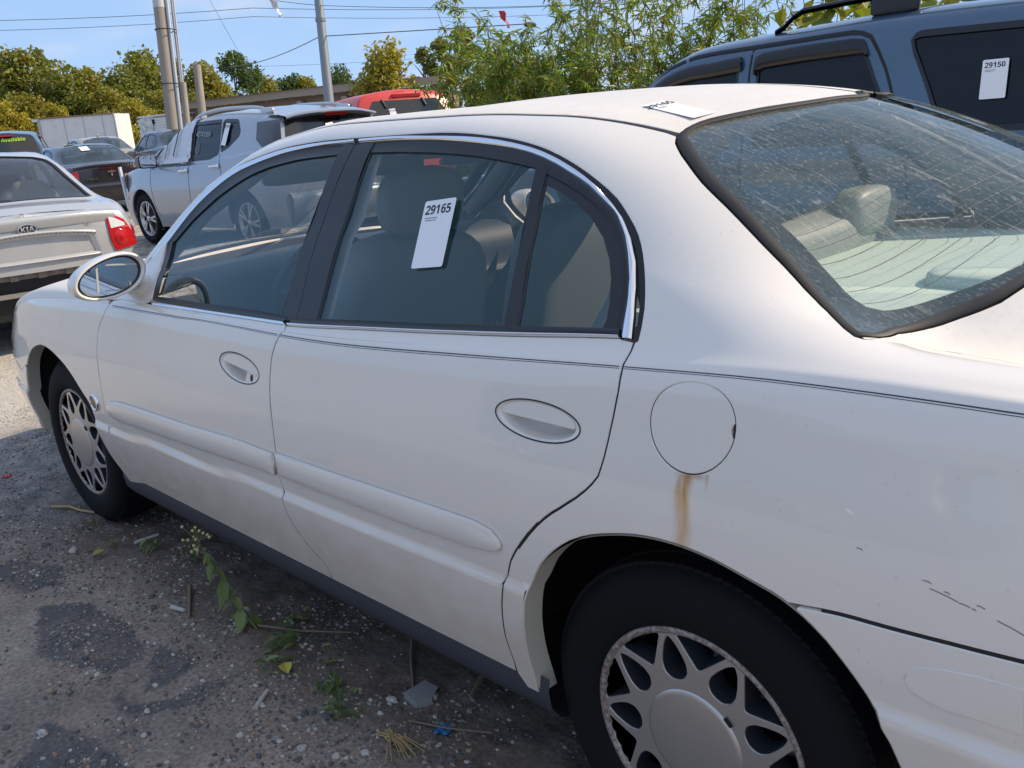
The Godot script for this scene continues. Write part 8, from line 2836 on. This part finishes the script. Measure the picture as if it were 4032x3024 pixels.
func details() -> void:
	var stone := mat("stone", Color.WHITE, 0.85)
	stone.vertex_color_use_as_albedo = true
	var hn := noise(55, 0.9, 4)
	var hf := noise(56, 9.0, 3)
	var fy := func(x: float, z: float) -> float: return rise(x, z) + 0.012 * hn.get_noise_2d(x, z) + 0.005 * hf.get_noise_2d(x, z)
	var dens := noise(121, 2.2, 3)
	# loose grit and chippings
	for v in 3:
		var xf := []
		var tint := []
		var n: int = [20000, 15000, 9000][v]
		while xf.size() < n:
			var x := rng.randf_range(-3.6, 1.4)
			var z := rng.randf_range(0.3, 2.1)
			if v == 2:
				x = rng.randf_range(-6.0, -2.4)
				z = rng.randf_range(-1.0, 2.4)
			var d := dens.get_noise_2d(x, z)
			var along := exp(-pow((z - 1.12 - 0.1 * d) / 0.14, 2.0))
			if rng.randf() > 0.25 + 0.9 * d + 0.6 * along:
				continue
			var s := 0.0016 + 0.0062 * pow(rng.randf(), 3.2)
			xf.append(Transform3D((Basis(Vector3.UP, rng.randf_range(0, TAU)) * Basis(Vector3(1, 0, 0), rng.randf_range(-0.5, 0.5))).scaled(Vector3(s * rng.randf_range(0.8, 1.7), s * rng.randf_range(0.5, 0.9), s)), Vector3(x, fy.call(x, z) + s * 0.15, z)))
			var t := rng.randf()
			var c := Color(0.26, 0.225, 0.19)
			if t < 0.14:
				c = Color(0.42, 0.385, 0.335)
			elif t < 0.5:
				c = Color(0.10, 0.097, 0.095)
			elif t < 0.62:
				c = Color(0.30, 0.20, 0.13)
			if x < -3.0:
				c = c.lerp(Color(0.46, 0.42, 0.36), 0.6)
			tint.append(c * rng.randf_range(0.75, 1.25))
		var o := scatter("grit", pebble(200 + v), stone, xf, tint, null)
		o.set_meta("kind", "stuff")
		tag(o, ["fine grit scattered over the dirt beside the white sedan", "dark and pale chippings scattered over the dirt", "pale gravel in the sunlight ahead of the white sedan's bumper"][v], "gravel")
		stuff(o)
	# stones that one can pick out
	var meshes := [pebble(301), pebble(302), pebble(303), pebble(304)]
	var light_m := mat("stone_pale", lin(0.48, 0.44, 0.385), 0.85)
	var dark_m := mat("stone_dark", lin(0.10, 0.098, 0.10), 0.8)
	var tan_m := mat("stone_tan", lin(0.34, 0.26, 0.18), 0.85)
	var fixed := [[-0.27, 1.33, 0.011, 0], [-0.30, 1.45, 0.012, 2], [-0.08, 0.82, 0.020, 0], [0.56, 1.09, 0.013, 0], [0.61, 1.04, 0.013, 0], [0.50, 0.87, 0.016, 0], [0.57, 0.79, 0.016, 0], [0.01, 1.31, 0.011, 0], [0.10, 1.36, 0.010, 0], [-0.12, 1.53, 0.017, 0], [0.14, 1.25, 0.013, 2], [0.36, 1.05, 0.014, 1], [0.42, 1.02, 0.018, 1], [0.3, 1.2, 0.012, 0], [0.24, 1.10, 0.012, 0], [0.4, 1.15, 0.011, 0], [0.47, 1.13, 0.014, 0], [-0.6, 1.02, 0.015, 1], [-0.52, 1.05, 0.013, 1], [-1.2, 1.05, 0.02, 0], [-1.35, 1.1, 0.018, 1]]
	while fixed.size() < 62:
		var x := rng.randf_range(-1.9, 0.9)
		fixed.append([x, rng.randf_range(0.85, 1.6), rng.randf_range(0.006, 0.013), rng.randi() % 3])
	for q in fixed:
		var kind: int = q[3]
		var s: float = q[2]
		var m := part("stone", meshes[rng.randi() % 4], [light_m, dark_m, tan_m][kind], null, Transform3D(Basis(Vector3.UP, rng.randf_range(0, TAU)).scaled(Vector3(s * 1.25, s * 0.75, s)), Vector3(q[0], fy.call(q[0], q[1]) + s * 0.2, q[1])))
		tag(m, ["small pale stone lying loose on the dirt", "small dark stone lying loose on the dirt", "small tan stone lying loose on the dirt"][kind], "stone", ["loose pale stones on the dirt", "loose dark stones on the dirt", "loose tan stones on the dirt"][kind])
	# a grey slab of broken concrete
	var g := Geo.new()
	g.flat([Vector3(-0.035, 0.02, 0.03), Vector3(-0.03, 0.022, -0.035), Vector3(0.02, 0.02, -0.04), Vector3(0.038, 0.018, 0.0), Vector3(0.02, 0.016, 0.036)])
	g.flat([Vector3(-0.035, 0.02, 0.03), Vector3(0.02, 0.016, 0.036), Vector3(0.024, -0.01, 0.042), Vector3(-0.04, -0.01, 0.036)])
	g.flat([Vector3(0.02, 0.016, 0.036), Vector3(0.038, 0.018, 0.0), Vector3(0.046, -0.01, 0.0), Vector3(0.024, -0.01, 0.042)])
	g.flat([Vector3(-0.03, 0.022, -0.035), Vector3(-0.035, 0.02, 0.03), Vector3(-0.04, -0.01, 0.036), Vector3(-0.036, -0.01, -0.04)])
	tag(part("concrete_chunk", g.mesh(), mat("concrete", lin(0.22, 0.22, 0.21), 0.9), null, Transform3D(Basis.IDENTITY, Vector3(0.55, fy.call(0.55, 0.81), 0.81))), "flat grey chunk of broken concrete under the sill before the rear wheel", "concrete chunk")
	# sticks and straws
	var twig := mat("twig", lin(0.20, 0.145, 0.095), 0.8)
	var straw := mat("straw", lin(0.42, 0.30, 0.13), 0.8)
	for q in [[Vector3(-0.545, 0.012, 0.91), Vector3(-0.35, 0.012, 1.01), 0.007, "brown stick lying on the soil left of the tall weed", 0.0], [Vector3(-0.46, 0.012, 1.015), Vector3(-0.40, 0.013, 1.0), 0.009, "short pale chip of wood beside the brown stick", 0.0], [Vector3(-0.12, 0.015, 0.90), Vector3(0.14, 0.01, 0.74), 0.004, "long thin dark twig on the soil right of the tall weed", 0.02], [Vector3(0.28, 0.01, 0.62), Vector3(0.50, 0.01, 0.80), 0.005, "thin twig under the middle of the sill", 0.01], [Vector3(0.62, 0.02, 0.66), Vector3(0.66, 0.015, 0.74), 0.008, "stub of wood under the sill near the rear wheel", 0.0], [Vector3(0.60, 0.012, 0.90), Vector3(0.80, 0.012, 0.80), 0.003, "dark straw lying past the blue scrap", 0.01], [Vector3(-1.05, 0.012, 0.88), Vector3(-1.04, 0.014, 0.79), 0.007, "white chip lying behind the front wheel", 0.0], [Vector3(0.24, 0.012, 1.12), Vector3(0.20, 0.014, 1.06), 0.008, "pale wooden splinter among the chippings", 0.0]]:
		g = Geo.new()
		var mid: Vector3 = (q[0] + q[1]) / 2 + Vector3(0.3, 0.2, 0.8).normalized() * q[4]
		g.tube([q[0], mid, q[1]], q[2], q[2] * 0.7, 6)
		var m: Material = M.stone_pale if "white" in q[3] or "pale" in q[3] else twig
		tag(part("stick", g.mesh(), m), q[3], "stick")
	g = Geo.new()
	g.tube([Vector3(-1.72, 0.012, 0.945), Vector3(-1.64, 0.016, 0.90), Vector3(-1.56, 0.014, 0.885), Vector3(-1.49, 0.012, 0.855)], 0.006, 0.005, 6)
	tag(part("straw_stalk", g.mesh(), straw), "pale bent straw stalk lying by the front tyre", "straw")
	# clump of dry straw
	var o := thing("straw_clump", "clump of dry tan straw lying near the rear tyre", "straw", Vector3(0.62, fy.call(0.62, 0.97), 0.97))
	for k in 22:
		g = Geo.new()
		var a := rng.randf_range(-0.5, 0.9)
		var e := Vector3(cos(a) * rng.randf_range(0.05, 0.12), rng.randf_range(0.0, 0.02), sin(a) * rng.randf_range(0.03, 0.10))
		g.tube([Vector3(rng.randf_range(-0.04, 0.0), 0.008, rng.randf_range(-0.02, 0.02)), e * 0.5 + Vector3(0, 0.018, 0), e], 0.0022, 0.001, 4)
		part("stalk", g.mesh(), straw, o)
	# scraps
	for q in [[Vector3(0.695, 0.014, 0.865), lin(0.03, 0.17, 0.36), "crumpled bright blue plastic scrap on the soil by the rear tyre", "plastic_scrap", "plastic scrap"], [Vector3(-2.35, 0.012, 0.93), lin(0.55, 0.05, 0.07), "tiny red scrap in the chippings ahead of the front wheel", "plastic_scrap", "plastic scrap"]]:
		g = Geo.new()
		var pts := []
		for i in 6:
			for k in 5:
				pts.append(Vector3((i - 2.5) * 0.008, 0.012 * absf(sin(i * 2.1 + k * 1.7)), (k - 2) * 0.009))
		_sheet(g, pts, 5, Vector3.UP)
		var m := part(q[3], g.mesh(), mat("scrap_" + q[3] + str(used.get(q[3], 0)), q[1], 0.4), null, Transform3D(Basis(Vector3.UP, 0.5), q[0] + Vector3(0, fy.call(q[0].x, q[0].z) - 0.012, 0)))
		tag(m, q[2], q[4])
	var yl := leaf_mesh(0.05, 0.04, 0.3, 0.006)
	for q in [[Vector3(0.13, 0.02, 0.965), lin(0.50, 0.43, 0.07), "curled yellow leaf on the soil beside the low weeds"], [Vector3(-1.08, 0.016, 0.98), lin(0.30, 0.30, 0.06), "yellowed leaf lying behind the front wheel"]]:
		tag(part("fallen_leaf", yl, mat("leaf_" + str(used.get("fallen_leaf", 0)), q[1], 0.7), null, Transform3D(Basis(Vector3.UP, 1.1 + q[0].x), q[0])), q[2], "leaf")
	_weeds(fy)

func _weeds(fy: Callable) -> void:
	var green := [mat("weed_green", lin(0.10, 0.135, 0.04), 0.5), mat("weed_pale", lin(0.20, 0.235, 0.09), 0.5), mat("weed_dark", lin(0.05, 0.09, 0.03), 0.5)]
	for m: StandardMaterial3D in green:
		m.backlight_enabled = true
		m.backlight = lin(0.4, 0.5, 0.15)
	var stemm := mat("weed_stalk", lin(0.13, 0.15, 0.05), 0.6)
	var broad := leaf_mesh(0.085, 0.040, 0.45, 0.02)
	var budm := mat("weed_bud", lin(0.42, 0.40, 0.16), 0.6)
	# the tall weed: leans left, leaves hanging, buds on top
	var o := thing("tall_weed", "tall leaning green weed with pale buds beside the middle of the sill", "weed", Vector3(-0.13, fy.call(-0.13, 0.90), 0.90))
	var stalk := []
	for k in 9:
		var t := k / 8.0
		stalk.append(Vector3(-0.135 * t - 0.02 * sin(t * 5.0), 0.30 * t, 0.085 * t))
	var g := Geo.new()
	g.tube(stalk, 0.0045, 0.002, 6)
	part("stalk", g.mesh(), stemm, o)
	for k in 22:
		var t := 0.10 + 0.86 * k / 21.0
		var at: Vector3 = stalk[int(t * 8.0)].lerp(stalk[mini(int(t * 8.0) + 1, 8)], t * 8.0 - int(t * 8.0))
		var yaw := k * 2.4
		var s := lerpf(1.05, 0.40, t) * rng.randf_range(0.8, 1.15)
		part("leaf", broad, green[0 if k % 3 else 1], o, Transform3D((Basis(Vector3.UP, yaw) * Basis(Vector3(1, 0, 0), rng.randf_range(0.35, 1.15))).scaled(Vector3.ONE * s), at))
	for k in 16:
		g = Geo.new()
		var e := Vector3(rng.randf_range(-0.035, 0.035), rng.randf_range(-0.02, 0.05), rng.randf_range(-0.03, 0.03))
		g.tube([stalk[8], stalk[8] + e], 0.0012, 0.001, 4)
		part("bud_stem", g.mesh(), stemm, o)
		g = Geo.new()
		g.blob(stalk[8] + e, Vector3.ONE * 0.010, 1.0, 1.0, Basis.IDENTITY, 8, 6)
		part("bud", g.mesh(), budm, o)
	# low weeds along the edge of the soil
	var spots := [[0.02, 0.90, 0.12, 14, "low dark weed at the foot of the tall leaning weed"], [0.10, 0.97, 0.09, 10, "low broad-leaved weed beside the curled yellow leaf"], [-0.08, 0.80, 0.08, 10, "small weed behind the tall leaning weed"], [0.34, 0.93, 0.10, 16, "clump of low weeds in the middle of the soil strip"], [0.44, 0.99, 0.09, 12, "low weed just left of the dry straw clump"], [-0.98, 0.86, 0.09, 12, "low weed clump behind the front wheel"], [-1.12, 0.93, 0.07, 9, "small weed beside the white chip behind the front wheel"], [-1.38, 0.90, 0.07, 9, "small weed growing by the front tyre"], [-0.72, 0.80, 0.06, 8, "tiny dark seedling under the front door"], [0.20, 0.86, 0.07, 9, "small weed under the rear door"]]
	for q in spots:
		o = thing("low_weed", q[4], "weed", Vector3(q[0], fy.call(q[0], q[1]), q[1]))
		for k in q[3]:
			var yaw := rng.randf_range(0, TAU)
			var s: float = q[2] / 0.1 * rng.randf_range(0.25, 0.62)
			var at := Vector3(rng.randfn() * 0.02, rng.randf_range(0.004, 0.04), rng.randfn() * 0.02)
			part("leaf", broad, green[[0, 2, 2, 1][k % 4]], o, Transform3D((Basis(Vector3.UP, yaw) * Basis(Vector3(1, 0, 0), rng.randf_range(-0.6, 0.3))).scaled(Vector3.ONE * s), at))
		g = Geo.new()
		g.tube([Vector3.ZERO, Vector3(0.004, 0.05, 0.002)], 0.003, 0.0015, 5)
		part("stalk", g.mesh(), stemm, o)
